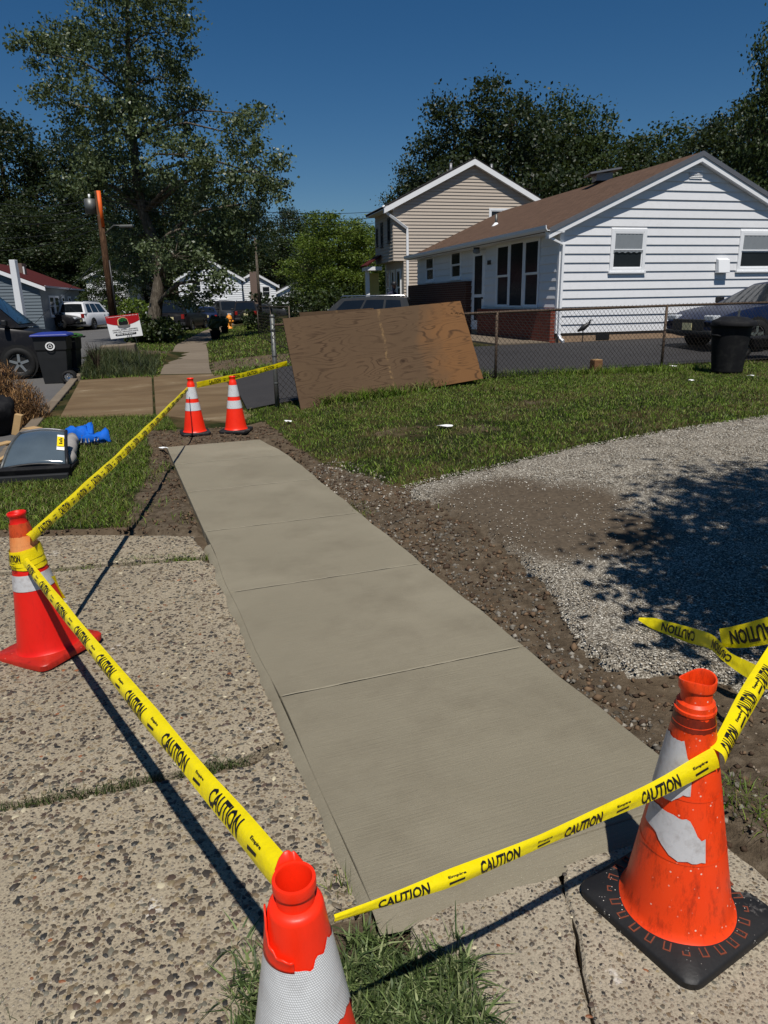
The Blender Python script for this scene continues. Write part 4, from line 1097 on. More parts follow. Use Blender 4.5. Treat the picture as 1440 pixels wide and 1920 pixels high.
for e0 in (-tov, TW + tov):
    a, b = trp(e0, -tog), trp(TW / 2, -tog); off = FD * -.02
    MB().hexa([a + Vector((0, 0, -.2)) + off, b + Vector((0, 0, -.2)) + off, b + Vector((0, 0, -.2)) - off * 9, a + Vector((0, 0, -.2)) - off * 9, a + off + Vector((0, 0, .02)), b + off + Vector((0, 0, .02)), b - off * 9 - Vector((0, 0, .01)), a - off * 9 - Vector((0, 0, .01))]).build('rake_board', M['white_trim'], th)
MB().hexa([TP(-tov, -tog, t_eave - .2), TP(0, -tog, t_eave - .2), TP(0, TL, t_eave - .2), TP(-tov, TL, t_eave - .2), TP(-tov, -tog, t_eave - .06), TP(0, -tog, t_eave - .06), TP(0, TL, t_eave - .06), TP(-tov, TL, t_eave - .06)]).build('soffit', M['white_trim'], th)
dsx = tg.hit(763, 500)[0]
downspout([TP(-tov - .02, -tog, t_eave - .08), TP(-tov + .1, -.1, t_eave - .3), tg.pt(dsx, t_eave - .95, .1), tg.pt(dsx, t_eave - 1.2, .1), tg.pt(dsx, tzg, .1)], th, .07)
for (u, v0, v1, rr) in [(863, 301, 312, .07), (941, 303, 330, .07)]:
    a = tg.hit(u, v1); MB().tube([TP(a[0], 1.2, a[1] - .3), TP(a[0], 1.2, tg.hit(u, v0)[1] + .1)], rr, 8).build('vent_pipe', M['grey_metal'], th, smooth=True)
# porch: small brick-red roof, post, beam, yellow end wall, shaded front windows
pz = tf.hit(712, 497)
for f_ in (TL - .45,): MB().box(TP(-.55, f_, (tzg + 2.9) / 2 + .1), (.2, .2, 2.6)).build('porch_post', M['white_trim'], th, bevel=.01)
zpo = tg.hit(720, 503)[1]
MB().hexa([TP(-.7, TL - 1.1, zpo), TP(0, TL - 1.1, zpo), TP(0, TL, zpo), TP(-.7, TL, zpo), TP(-.7, TL - 1.1, zpo + .16), TP(0, TL - 1.1, zpo + .16), TP(0, TL, zpo + .16), TP(-.7, TL, zpo + .16)]).build('porch_beam', M['white_trim'], th)
o = roof_slab(TP(-.75, TL - 1.2, zpo + .17), TP(-.75, TL, zpo + .17), TP(-.03, TL, zpo + .62), TP(-.03, TL - 1.2, zpo + .62), .06, M['red_shingle'], th, 'porch_roof')
MB().box(TP(-.2, TL + .15, tzg + 1.2), (.7, .2, 2.4)).build('porch_end_wall', M['yellow_siding'], th)
rf = Wall(TP(recess, 0, 0), FD, GD * -1)
for (a, b) in ((TL * .12, TL * .34), (TL * .45, TL * .62), (TL * .72, TL * .92)): window(rf, a, b, tzg + .9, tzg + 2.5, th, fr=.08, out=.05)

# ---------------------------------------------------------------- simple far houses
def far_house(label, Y, u0, v_eave, w, L, rise_, wallmat, roofmat, az, chim=None, wins=(), front=(), door=None, zg_=0.0, pipes=0, storey=None):
    """near left gable corner at pixel u0; gable faces the camera, front runs away along az (degrees)"""
    h = empty('far_house', (0, 0, 0), 0, label, 'house', None)
    p = atY(u0, v_eave, Y); ze = p.z; p.z = 0
    fd = Vector((math.sin(rad(az)), math.cos(rad(az)), 0)); gd = Vector((fd.y, -fd.x, 0))
    def Q(a, b, z): q = p + gd * a + fd * b; return Vector((q.x, q.y, z))
    MB().add([Q(0, 0, zg_ - .3), Q(w, 0, zg_ - .3), Q(w, L, zg_ - .3), Q(0, L, zg_ - .3), Q(0, 0, ze), Q(w, 0, ze), Q(w, L, ze), Q(0, L, ze), Q(w / 2, 0, ze + rise_), Q(w / 2, L, ze + rise_)],
             [(0, 1, 5, 8, 4), (1, 2, 6, 5), (2, 3, 7, 9, 6), (3, 0, 4, 7), (3, 2, 1, 0)]).build('wall', M[wallmat], h)
    g_ = Wall(p, gd, fd * -1); f_ = Wall(Q(w, 0, 0), fd, gd); f0_ = Wall(p, fd, gd * -1)
    sid = MB()
    courses(g_, 0, w, zg_, ze + rise_, .2, [(a - .02, b + .02, c, d) for a, b, c, d in wins], lambda a0, a1, b0, b1, z0, z1: g_.board(a0, a1, b0, b1, z0, z1, sid, .04, .008) if a1 - a0 > .05 else None, (w / 2, ze, rise_))
    sid.build('siding', M[wallmat], h)
    ov_, s_ = .4, rise_ / (w / 2)
    def R_(a, b): return Q(a, b, ze + .04 + (w / 2 - abs(a - w / 2)) * s_)
    for e in (-ov_, w + ov_):
        roof_slab(R_(e, -.25), R_(e, L + .25), R_(w / 2, L + .25), R_(w / 2, -.25), .1, M[roofmat], h)
        a, b = R_(e, -.25), R_(w / 2, -.25); off = fd * -.03
        MB().hexa([a + Vector((0, 0, -.2)) + off, b + Vector((0, 0, -.2)) + off, b + Vector((0, 0, -.2)) - off * 5, a + Vector((0, 0, -.2)) - off * 5, a + off + Vector((0, 0, .05)), b + off + Vector((0, 0, .05)), b - off * 5 - Vector((0, 0, .01)), a - off * 5 - Vector((0, 0, .01))]).build('rake_board', M['white_trim'], h)
    MB().hexa([Q(w + .2, -.2, ze - .1), Q(w + ov_ + .03, -.2, ze - .1), Q(w + ov_ + .03, L + .2, ze - .1), Q(w + .2, L + .2, ze - .1), Q(w + .2, -.2, ze + .01), Q(w + ov_ + .03, -.2, ze + .01), Q(w + ov_ + .03, L + .2, ze + .01), Q(w + .2, L + .2, ze + .01)]).build('fascia', M['white_trim'], h)
    for R2 in wins: window(g_, *R2, h, fr=.1, out=.06)
    for R2 in front: window(f_, *R2, h, fr=.1, out=.06)
    if door: 
        d_ = f_.slab(*door, -.02, .05).build('door', M['white_trim'], h)
        f_.slab(door[0] + .2, door[1] - .2, door[2] + 1.0, door[3] - .25, .051, .06).build('pane', M['glass'], d_)
    if chim:
        ca, cb, cw, cz, cm = chim
        c_o = MB().box(Q(ca, cb, (cz + zg_) / 2), (cw, cw, cz - zg_ + .2)).build('chimney', M[cm], h, bevel=.02)
    for k in range(pipes):
        q = R_(w * .75, L * (.35 + .3 * k)); MB().tube([q, q + Vector((0, 0, .6))], .06, 6).build('vent_pipe', M['white_trim'], h)
    return h, Q, g_, f_
W_ = lambda a, b, c, d: (a, b, c, d)
# red-roofed ranch across the street: gable at its near end, front facing the street
H1 = far_house('ranch house with dark red shingle roof and white chimney across the street', 47, -170, 539, 7.6, 13.5, 1.55, 'grey_siding', 'red_shingle', -12,
               front=[W_(2.2, 3.6, .9, 2.3), W_(3.8, 5.2, .9, 2.3), W_(8.6, 9.6, 1.1, 2.3), W_(11.2, 12.2, 1.1, 2.3)], door=(6.2, 7.2, .3, 2.4), zg_=.1, pipes=1)
Q = H1[1]; hz_ = atY(27, 489, 46.3).z
MB().box((atY(31, 530, 46.2).x, 46.2, hz_ / 2 + .05), (.44, .42, hz_), taper=(.8, .9)).build('chimney', M['white_vinyl'], H1[0], bevel=.02)
MB().box((atY(40, 520, 53).x, 53, atY(40, 494, 53).z - .5), (.6, .6, 1.0)).build('chimney', M['brick'], H1[0])
far_house('low grey-sided white house with grey roof behind the utility pole', 78, 160, 521, 4.2, 13, 1.05, 'white_vinyl', 'grey_shingle', -11, wins=[W_(1.3, 2.3, 1.0, 2.2)], front=[W_(2, 3.2, .9, 2.2), W_(6, 7.2, .9, 2.2)], door=(4.3, 5.3, .2, 2.3))
far_house('taller white house rising behind the low grey-sided one', 92, 183, 508, 7.4, 11, 1.9, 'white_vinyl', 'grey_shingle', -11, wins=[W_(2.5, 3.6, 3.0, 4.2)])
far_house('white two-storey house half hidden by the street tree', 72, 333, 523, 6.0, 12, 1.7, 'white_vinyl', 'grey_shingle', -12, wins=[W_(1.2, 2.2, 2.6, 3.9), W_(3.6, 4.6, .8, 2.0)], front=[W_(2, 3.1, 2.6, 3.9), W_(5, 6.1, 2.6, 3.9)])
H5 = far_house('white gabled house with brick chimney beside the far utility pole', 84, 436, 535, 4.8, 12, 1.35, 'white_vinyl', 'grey_shingle', -12, wins=[W_(3.2, 4.2, 2.1, 3.4)], front=[W_(1.2, 2.4, 2.2, 3.6), W_(3.0, 4.2, 2.2, 3.6), W_(7, 8.2, .8, 2.2)])
MB().box((atY(477, 540, 83.6).x, 83.6, 2.4), (.8, .6, 5.0)).build('chimney', M['brick'], H5[0])
far_house('low white house with porch right of the chimney house', 92, 520, 548, 4.6, 10, 1.1, 'white_vinyl', 'grey_shingle', -12, wins=[W_(1.6, 2.8, .9, 2.2)])
far_house('small white garage seen between trees left of the tan house', 80, 608, 563, 4.0, 6, .8, 'white_vinyl', 'grey_shingle', -12)
# white porch rails standing before the far houses
def rail_fence(label, u0, u1, Y, h, zb=.3):
    a = atY(u0, 570, Y); b = atY(u1, 570, Y); r = empty('porch_railing', (a.x, a.y, 0), 0, label, 'railing')
    L = b.x - a.x
    MB().box((L / 2, 0, zb + h), (L + .1, .09, .09)).build('top_rail', M['white_trim'], r); MB().box((L / 2, 0, zb + .12), (L, .07, .07)).build('bottom_rail', M['white_trim'], r)
    n = max(3, int(L / .28)); me = MB().box((0, 0, zb + h / 2), (.05, .05, h - .1)).mesh('baluster')
    for i in range(n + 1): link('baluster', me, M['white_trim'], r, (L * i / n, .0, 0))
    for i in (0, 1): MB().box((L * i, 0, (zb + h) / 2 + .05), (.14, .14, zb + h + .1)).build('post', M['white_trim'], r)
rail_fence('white porch railing by the tall hedge behind the tree trunk', 272, 318, 66, 1.1)
rail_fence('white porch railing below the chimney house', 436, 468, 82, 1.0)
rail_fence('white gate railing beside the utility pole', 166, 196, 70, 1.3)

# ================================================================ FENCE
fence = empty('chain_link_fence', tuple(FENCE[0]), 0, 'rusty chain-link fence with round posts along the sealed driveway', 'fence')
FO = Vector(FENCE[0])
def fpt(s, z): q = FO + FDIR * s; return Vector((q.x - FO.x, q.y - FO.y, z - FO.z))
def fground(s): q = FO + FDIR * s; return terr(q.x, q.y)
fl_ = 12.6; TOPZ = lambda s: interp(s, [0, 3.7, 7.2, 12.6], [1.28, 1.385, 1.425, 1.46])
s1_ = (FENCE[1] - FENCE[0]).dot(FDIR); s2_ = (FENCE[2] - FENCE[0]).dot(FDIR)
po = MB().tube([fpt(0, -.2), fpt(0, FENCE[0].z + 1.30)], .034, 14).build('post', M['galv'], fence, smooth=True)
MB().ball(fpt(0, FENCE[0].z + 1.31), .040, 12, 6, (1, 1, .9)).build('post_cap', M['galv'], po, smooth=True)
for zc in (.35, .75, 1.12): MB().lathe([(.038, -.012), (.042, 0), (.038, .012)], 14, fpt(0, FENCE[0].z + zc)).build('tension_band', M['galv'], po, smooth=True)
for s in (s1_, s2_, s2_ + 3.4):
    MB().tube([fpt(s, fground(s) - .2), fpt(s, TOPZ(s) + .0)], .024, 10).build('post', M['rust_rail'], fence, smooth=True)
MB().tube([fpt(s, TOPZ(s)) for s in np.linspace(0, fl_, 20)], .021, 8).build('top_rail', M['rust_rail'], fence, smooth=True)
# woven wire: zig-zag strands
pitch = .0425; wv = MB(); hN = 22
ns = int(fl_ / pitch); pts_all = []
V_ = []; F_ = []; r_w = .0030
for i in range(ns + 1):
    base_s = i * pitch
    zz = []
    g0 = fground(base_s) + .02; top = TOPZ(base_s) + .035; m = 12 * 2; hstep = (top - g0) / m
    for j in range(m + 1):
        s = base_s + (pitch / 2 if (j + i) % 2 else -pitch / 2); sag = .012 * math.sin(base_s * 2.3 + j * .2)
        p = fpt(s, g0 + hstep * j) + FN * ((.0035 if j % 2 else -.0035) - .026 + sag)
        zz.append(p)
    k0 = len(V_)
    for p in zz:
        for (a, b) in ((0, 1), (-.87, -.5), (.87, -.5)): V_.append((p.x + FN.x * a * r_w + FDIR.x * b * r_w * 1.2, p.y + FN.y * a * r_w + FDIR.y * b * r_w * 1.2, p.z + b * r_w * .3))
    for j in range(m):
        for c in range(3): F_.append((k0 + j * 3 + c, k0 + j * 3 + (c + 1) % 3, k0 + (j + 1) * 3 + (c + 1) % 3, k0 + (j + 1) * 3 + c))
tag(link('wire_mesh', np_mesh('wire_mesh', V_, F_), M['mesh_wire'], fence), kind='stuff')
# a second run: from the corner post along the neighbour's front towards the street houses
f2 = empty('front_chain_fence', (0, 0, 0), 0, 'low chain-link fence running beyond the corner post across the far lawn', 'fence')
a = atY(505, 570, 24.0); b = atY(330 + 90, 570, 24.5)
p1, p2 = Vector((-2.6, 21.0, 0)), Vector((-5.0, 30.0, 0)); p0 = Vector((1.6, 19.6, 0))
for p, q in ((p1, p2),):
    for f in (0, .5, 1): 
        c = p.lerp(q, f); MB().tube([c + Vector((0, 0, terr(c.x, c.y) - .1)), c + Vector((0, 0, terr(c.x, c.y) + 1.25))], .022, 8).build('post', M['mesh_wire'], f2, smooth=True)
    MB().tube([p.lerp(q, i / 6) + Vector((0, 0, terr(*p.lerp(q, i / 6)[:2]) + 1.24)) for i in range(7)], .018, 6).build('top_rail', M['mesh_wire'], f2, smooth=True)
    V_ = []; F_ = []; L = (q - p).length; d = (q - p).normalized(); nn = int(L / .09)
    for i in range(nn):
        zz = []; c0 = p + d * (i * .09); g0 = terr(c0.x, c0.y)
        for j in range(23): c = c0 + d * (.045 if j % 2 else -.045); zz.append(Vector((c.x, c.y, g0 + .03 + j * .054)))
        k0 = len(V_)
        for z in zz: V_ += [(z.x + .002, z.y, z.z), (z.x - .002, z.y, z.z), (z.x, z.y + .002, z.z)]
        for j in range(22):
            for c in range(3): F_.append((k0 + j * 3 + c, k0 + j * 3 + (c + 1) % 3, k0 + (j + 1) * 3 + (c + 1) % 3, k0 + (j + 1) * 3 + c))
    tag(link('wire_mesh', np_mesh('wire_mesh', V_, F_), M['mesh_wire'], f2), kind='stuff')

# ================================================================ PLYWOOD leaning on the fence
def panel(name, bl, br, tl, tr, th_, label, mat='plywood', chips=True):
    bl, br, tl, tr = [Vector(p) for p in (bl, br, tl, tr)]
    c = (bl + br + tl + tr) / 4; ux = ((br - bl) + (tr - tl)).normalized(); uz = ((tl - bl) + (tr - br)); uz = (uz - ux * uz.dot(ux)).normalized(); uy = uz.cross(ux)
    Mx = Matrix((ux, uy, uz)).transposed().to_4x4(); Mx.translation = c; inv = Mx.inverted()
    loc = [inv @ p for p in (bl, br, tr, tl)]
    P = []
    for i in range(4):
        a, b = loc[i], loc[(i + 1) % 4]; n = 14
        for k in range(n):
            f = k / n; e = .006 * mnoise.noise(Vector((i * 3 + f * 9, 1, 0))) if k else 0
            if chips and i in (0, 1) and rnd.random() < .25: e += -.008 * rnd.random()
            d = (b - a).normalized(); P.append((a.x + d.x * (b - a).length * f + d.z * e, a.z + d.z * (b - a).length * f - d.x * e))
    vs = [(x, -th_ / 2, z) for x, z in P] + [(x, th_ / 2, z) for x, z in P]; n = len(P)
    o = MB().add(vs, [tuple(range(n)), tuple(reversed(range(n, 2 * n)))] + [(i, n + i, n + (i + 1) % n, (i + 1) % n) for i in range(n)]).build(name, M[mat])
    o.matrix_world = Mx
    return tag(o, label, 'plywood')
def fline(s, z, off): q = FO + FDIR * s - FN * off; return Vector((q.x, q.y, z))
bl = gt(568, 767); _bp = Wall(FO - FN * .17, FDIR, FN * -1); br = _bp.pt(*_bp.hit(899, 711))
sl_ = (bl - FO).dot(FDIR); sr_ = (br - FO).dot(FDIR)
# top corners: on a plane just in front of the fence rail
top = Wall(FO - FN * .075, FDIR, FN * -1)
tl_h = top.hit(526, 601); tr_h = top.hit(869, 561)
panel('plywood_sheet', bl - Vector((0, 0, .01)), br - Vector((0, 0, .01)), top.pt(*tl_h), top.pt(*tr_h), .019, 'big weathered plywood sheet leaning on the chain-link fence')
bk = Wall(FO - FN * .048, FDIR, FN * -1); q1 = bk.hit(561, 586); q2 = bk.hit(700, 570)
panel('plywood_sheet', bk.pt(q1[0] + .02, .75), bk.pt(q2[0], .85), bk.pt(q1[0], q1[1]), bk.pt(q2[0], q2[1] - .06), .012, 'second plywood sheet peeking out behind the top of the big one', chips=False)
# ================================================================ TRAFFIC CONES
def rounded_square(half, r, n=6):
    P = []
    for (cx, cy, a0) in ((half - r, half - r, 0), (-half + r, half - r, 90), (-half + r, -half + r, 180), (half - r, -half + r, 270)):
        for k in range(n + 1): a = rad(a0 + 90 * k / n); P.append((cx + r * math.cos(a), cy + r * math.sin(a)))
    return P
CR0, CR1, CH = .142, .034, .71
def crad(z): return CR0 + (CR1 - CR0) * (z - .03) / (CH - .03)
def cone_base(root, mat, half=.185, th_=.032, notch=False):
    P = rounded_square(half, .045)
    if notch:      # a bite torn out of one side
        Q2 = []
        for (x, y) in P: Q2.append((x, y))
        Q2 = []
        for i in range(len(P)):
            Q2.append(P[i]); a, b = P[i], P[(i + 1) % len(P)]
            if a[0] > half * .9 and b[0] > half * .9 and a[1] < 0 < b[1]:
                for yy, dx in ((-.10, 0), (-.075, -.03), (-.05, -.026), (-.03, -.055), (.0, -.05), (.02, -.018), (.05, -.03), (.065, -.004)): Q2.append((half + dx, yy))
        P = Q2
    mb = MB(); n = len(P)
    vs = [(x * .985, y * .985, 0) for x, y in P] + [(x, y, th_ * .75) for x, y in P] + [(x * .965, y * .965, th_) for x, y in P] + [(x * .5, y * .5, th_ + .004) for x, y in P]
    fs = [tuple(reversed(range(n)))]
    for k in range(3): fs += [(k * n + i, k * n + (i + 1) % n, (k + 1) * n + (i + 1) % n, (k + 1) * n + i) for i in range(n)]
    fs.append(tuple(range(3 * n, 4 * n)))
    return mb.add(vs, fs).build('base', M[mat], root, auto=50)
def cone_body(root, mat, h=CH, open_top=True, name='cone_body', z0=.03, n=56, rim=True):
    prof = [(CR0 + .014, z0 - .002), (CR0 + .006, z0 + .006), (CR0, z0 + .016)] + [(crad(z), z) for z in np.linspace(z0 + .03, h - .06, 14)]
    r = crad(h - .06)
    if rim: prof += [(r - .006, h - .052), (r - .008, h - .02), (r - .002, h - .014), (r - .001, h - .003), (r - .005, h), (r - .010, h - .003), (r - .012, h - .06), (r - .014, h - .2)]
    else: prof += [(crad(h), h), (crad(h) - .005, h), (crad(h) - .006, h - .2)]
    return MB().lathe(prof, n).build(name, M[mat], root, smooth=True)
def collar(root, z0, z1, mat, dr=.0022, a0=0, a1=2 * math.pi, jag=0, seed=0, name='reflective_collar', ztop=None, zbot=None, parent=None, cell=.0048):
    n = max(10, int(64 * (a1 - a0) / (2 * math.pi))); m = 6; vs = []; uvs = []
    for i in range(n + 1):
        a = a0 + (a1 - a0) * i / n
        zt = (ztop(a) if ztop else z1) + jag * (mnoise.noise(Vector((a * 4, seed, 0))) + .6 * mnoise.noise(Vector((a * 15, seed, 2))))
        zb = (zbot(a) if zbot else z0) + jag * .6 * mnoise.noise(Vector((a * 6, seed, 9)))
        for j in range(m + 1):
            z = zb + (zt - zb) * j / m; r = crad(z) + dr; vs.append((r * math.cos(a), r * math.sin(a), z)); uvs.append((a * .09 / cell + .5 * (z / cell / .866), z / cell / .866))
    fs = [(i * (m + 1) + j, (i + 1) * (m + 1) + j, (i + 1) * (m + 1) + j + 1, i * (m + 1) + j + 1) for i in range(n) for j in range(m)]
    o = MB().add(vs, fs).build(name, M[mat], parent or root, smooth=True)
    uv = o.data.uv_layers.new(name='UVMap')
    for lp in o.data.loops: uv.data[lp.index].uv = uvs[lp.vertex_index]
    return o
def place(root, loc, rz=0, tilt=(0, 0)):
    root.location = loc; root.rotation_euler = (tilt[0], tilt[1], rz); return root
# the two new cones at the far end of the walk
cA = empty('traffic_cone', label='new red-orange cone with caution tape tied to it at far end of sidewalk', cat='traffic cone', group='traffic cones guarding the new sidewalk')
cone_base(cA, 'cone_base'); cone_body(cA, 'cone_new'); collar(cA, .455, .60, 'sheet_hex'); collar(cA, .305, .405, 'sheet_hex')
cB = copy_tree(cA); cB['label'] = 'new red-orange cone without tape at far end of sidewalk, right of its twin'
gA = gz(366, 811); gB = gz(443, 807)
place(cA, (gA.x, gA.y, -.012), .35); place(cB, (gB.x, gB.y, -.008), -.1)
M['lug'] = plain('lug_brown', srgb(112, 56, 36), .8, .25, 30)
M['cone_soot'] = cone_mat('cone_soot', srgb(60, 22, 14), srgb(150, 40, 14), dark=.8)
# worn orange cone on a torn black base, front right
cR = empty('traffic_cone', label='worn orange cone with torn white sheeting and black rubber base, front right', cat='traffic cone', group='traffic cones guarding the new sidewalk')
cone_base(cR, 'cone_base', .192, .034, True)
mb = MB(); prof = [(CR0 + .016, .030), (CR0 + .008, .037), (CR0 + .001, .046)] + [(crad(z), z) for z in np.linspace(.06, .60, 14)]
r = crad(.60); prof += [(r + .001, .604), (r - .001, .608), (r - .004, .630), (r - .0015, .632), (r - .0015, .640), (r - .005, .642), (r - .006, .655), (r - .014, .661), (r - .015, .690), (r - .010, .693), (r - .009, .696), (r - .009, .716), (r - .010, .719), (r - .0135, .719), (r - .015, .715), (r - .018, .66), (r - .02, .5)]
mb.lathe(prof, 56)
for i, p in enumerate(mb.v):
    if p[2] > .66:
        a = math.atan2(p[1], p[0]); k = (p[2] - .66) / .06
        mb.v[i] = (p[0] * (1 + .12 * k * math.cos(2 * a + .6)), p[1] * (1 + .14 * k * math.cos(2 * a + .6)), p[2] + .006 * k * math.sin(a * 2 + 1))
bodyR = mb.build('cone_body', M['cone_old'], cR, auto=32)
collar(cR, .592, .628, 'cone_soot', .0012, name='dirty_top_band', jag=.010, seed=4)
# patches of sheeting: angles measured with 0 = +x, camera side is about -100 degrees
collar(cR, .415, .545, 'sheet', .0025, rad(-240), rad(-140), .012, 2, 'torn_sheeting', ztop=lambda a: .565 - .05 * sstep(a, rad(-165), rad(-145)), zbot=lambda a: .40 + .03 * sstep(a, rad(-175), rad(-150)))
collar(cR, .265, .36, 'sheet', .0025, rad(-214), rad(-114), .010, 5, 'torn_sheeting', ztop=lambda a: .37 - .05 * sstep(a, rad(-145), rad(-118)), zbot=lambda a: .255 + .05 * sstep(-a, rad(152), rad(195)))
collar(cR, .245, .25, 'cone_old', .0015, 0, 2 * math.pi, name='moulded_ring')
collar(cR, .415, .42, 'cone_old', .0015, 0, 2 * math.pi, name='moulded_ring')
for k in range(24):       # orange lugs of the cone showing through slots in the base
    a = 2 * math.pi * k / 24; R_ = Matrix.Rotation(a, 4, 'Z'); mb = MB()
    ro, ri, hw = .182, .155, .0095; w = .0035; z = .0365
    def rc(x0, x1, y0, y1): mb.prism([(x0, y0), (x1, y0), (x1, y1), (x0, y1)], z - .004, z, R_)
    rc(ri, ro, -hw, -hw + w); rc(ri, ro, hw - w, hw); rc(ro - w, ro, -hw + w, hw - w)
    mb.build('lug', M['lug'], cR)
place(cR, (.786, 1.564, -.026), rad(31), (rad(-.5), rad(-1.2)))
# red cone on a red base, left, with tape wound round it
cL = empty('traffic_cone', label='red cone on red base with yellow tape wound round it, left', cat='traffic cone', group='traffic cones guarding the new sidewalk')
cone_base(cL, 'cone_base_red', .185, .034); cone_body(cL, 'cone_red'); collar(cL, .345, .42, 'sheet', .002); collar(cL, .455, .52, 'sheet', .002)
collar(cL, .52, .555, 'cone_amber', .0016, name='faded_band'); collar(cL, .555, .60, 'cone_amber', .0018, name='faded_band', jag=.004); collar(cL, .60, .66, 'cone_top_dirty', .0012, name='dirty_top_band', jag=.004)
place(cL, (-1.655, 3.165, -.02), rad(62), (0, rad(-4.0)))
cL.rotation_mode = 'XYZ'
cL.matrix_world = Matrix.Translation((-1.655, 3.165, -.02)) @ Matrix.Rotation(rad(-4.2), 4, 'Y') @ Matrix.Rotation(rad(64), 4, 'Z')
# nearest cone: a torn outer shell over an inner cone
NC = Vector((-.157, .979, -.03))
cN = empty('traffic_cone', label='nearest cone with broken red top and wide white honeycomb sheeting', cat='traffic cone', group='traffic cones guarding the new sidewalk')
cone_base(cN, 'cone_base', .185, .034)
MB().lathe([(CR0 + .014, .03), (CR0 + .002, .046)] + [(crad(z) , z) for z in np.linspace(.06, .565, 14)] + [(crad(.565) - .004, .565), (crad(.5) - .008, .5)], 56).build('outer_shell', M['cone_new'], cN, smooth=True)
def ri_(z): return crad(z) - .004
pr = [(.068, .50), (.059, .56), (.0525, .61), (.0485, .640), (.0465, .648), (.041, .652), (.0335, .654), (.0325, .676), (.0325, .678), (.0372, .680), (.0376, .684), (.0376, .697), (.0366, .700), (.0315, .700), (.0300, .696), (.0298, .64), (.034, .56)]
MB().lathe(pr, 48).build('inner_cone', M['cone_new'], cN, auto=40)
# torn rag of the outer shell rising on the left and a flap behind the rim
vs = []; n, m = 26, 5
for i in range(n + 1):
    a = rad(120) + rad(150) * i / n; zt = .585 + .065 * math.exp(-((a - rad(190)) / .55) ** 2) + .010 * mnoise.noise(Vector((a * 6, 0, 0)))
    for j in range(m + 1): z = .56 + (zt - .56) * j / m; r = crad(z) + .0045 + .006 * (j / m) ** 2; vs.append((r * math.cos(a), r * math.sin(a), z))
o = MB().add(vs, [(i * (m + 1) + j, (i + 1) * (m + 1) + j, (i + 1) * (m + 1) + j + 1, i * (m + 1) + j + 1) for i in range(n) for j in range(m)]).build('torn_shell', M['cone_new'], cN, smooth=True)
so = o.modifiers.new('thick', 'SOLIDIFY'); so.thickness = .003
vs = []; n = 14
for i in range(n + 1):
    a = rad(75) + rad(72) * i / n; zt = .695 + .024 * math.sin(math.pi * i / n) + .006 * mnoise.noise(Vector((i * 1.1, 3, 0)))
    for j in range(4): z = .60 + (zt - .60) * j / 3; r = .039 + .004 * j / 3; vs.append((r * math.cos(a), r * math.sin(a), z))
o = MB().add(vs, [(i * 4 + j, (i + 1) * 4 + j, (i + 1) * 4 + j + 1, i * 4 + j + 1) for i in range(n) for j in range(3)]).build('torn_flap', M['cone_new'], cN, smooth=True)
so = o.modifiers.new('thick', 'SOLIDIFY'); so.thickness = .003
collar(cN, .29, .575, 'sheet_hex', .0035, rad(-150), rad(210), .011, 3, 'white_sheeting', ztop=lambda a: .572 - .012 * math.exp(-((a - rad(-75)) / .35) ** 2) + .012 * math.exp(-((a - rad(-20)) / .4) ** 2), zbot=lambda a: .30 + .13 * sstep(math.cos(a - rad(-25)), .3, 1), cell=.0052)
place(cN, NC, rad(0), (rad(.5), rad(-.5)))

# ================================================================ CAUTION TAPE
_txt = {}
def text_mesh(body, sub=.006, shear=0.0):
    if body in _txt: return _txt[body]
    cu = bpy.data.curves.new('txt', 'FONT'); cu.body = body; cu.size = 1; cu.resolution_u = 2; cu.align_x = 'LEFT'; cu.offset = .03; cu.shear = shear
    ob = bpy.data.objects.new('txt', cu); COL.objects.link(ob)
    me = bpy.data.meshes.new_from_object(ob.evaluated_get(bpy.context.evaluated_depsgraph_get()))
    bm = bmesh.new(); bm.from_mesh(me); bmesh.ops.triangulate(bm, faces=bm.faces[:])
    for _ in range(2):
        es = [e for e in bm.edges if e.calc_length() > .22]
        if es: bmesh.ops.subdivide_edges(bm, edges=es, cuts=1); bmesh.ops.triangulate(bm, faces=bm.faces[:])
    bm.verts.ensure_lookup_table()
    V = [(v.co.x, v.co.y) for v in bm.verts]; F = [tuple(v.index for v in f.verts) for f in bm.faces]; bm.free()
    bpy.data.objects.remove(ob); bpy.data.curves.remove(cu); bpy.data.meshes.remove(me)
    x0 = min(v[0] for v in V); x1 = max(v[0] for v in V); y0 = min(v[1] for v in V); y1 = max(v[1] for v in V)
    V = [((x - x0) / (x1 - x0), (y - y0) / (y1 - y0) * 2 - 1) for x, y in V]
    _txt[body] = (V, F); return _txt[body]
def flat_text(body, parent, mat, to3, name='lettering'):
    """to3 maps (0..1, -1..1) to a point"""
    V, F = text_mesh(body); return MB().add([to3(x, y) for x, y in V], F).build(name, M[mat], parent)
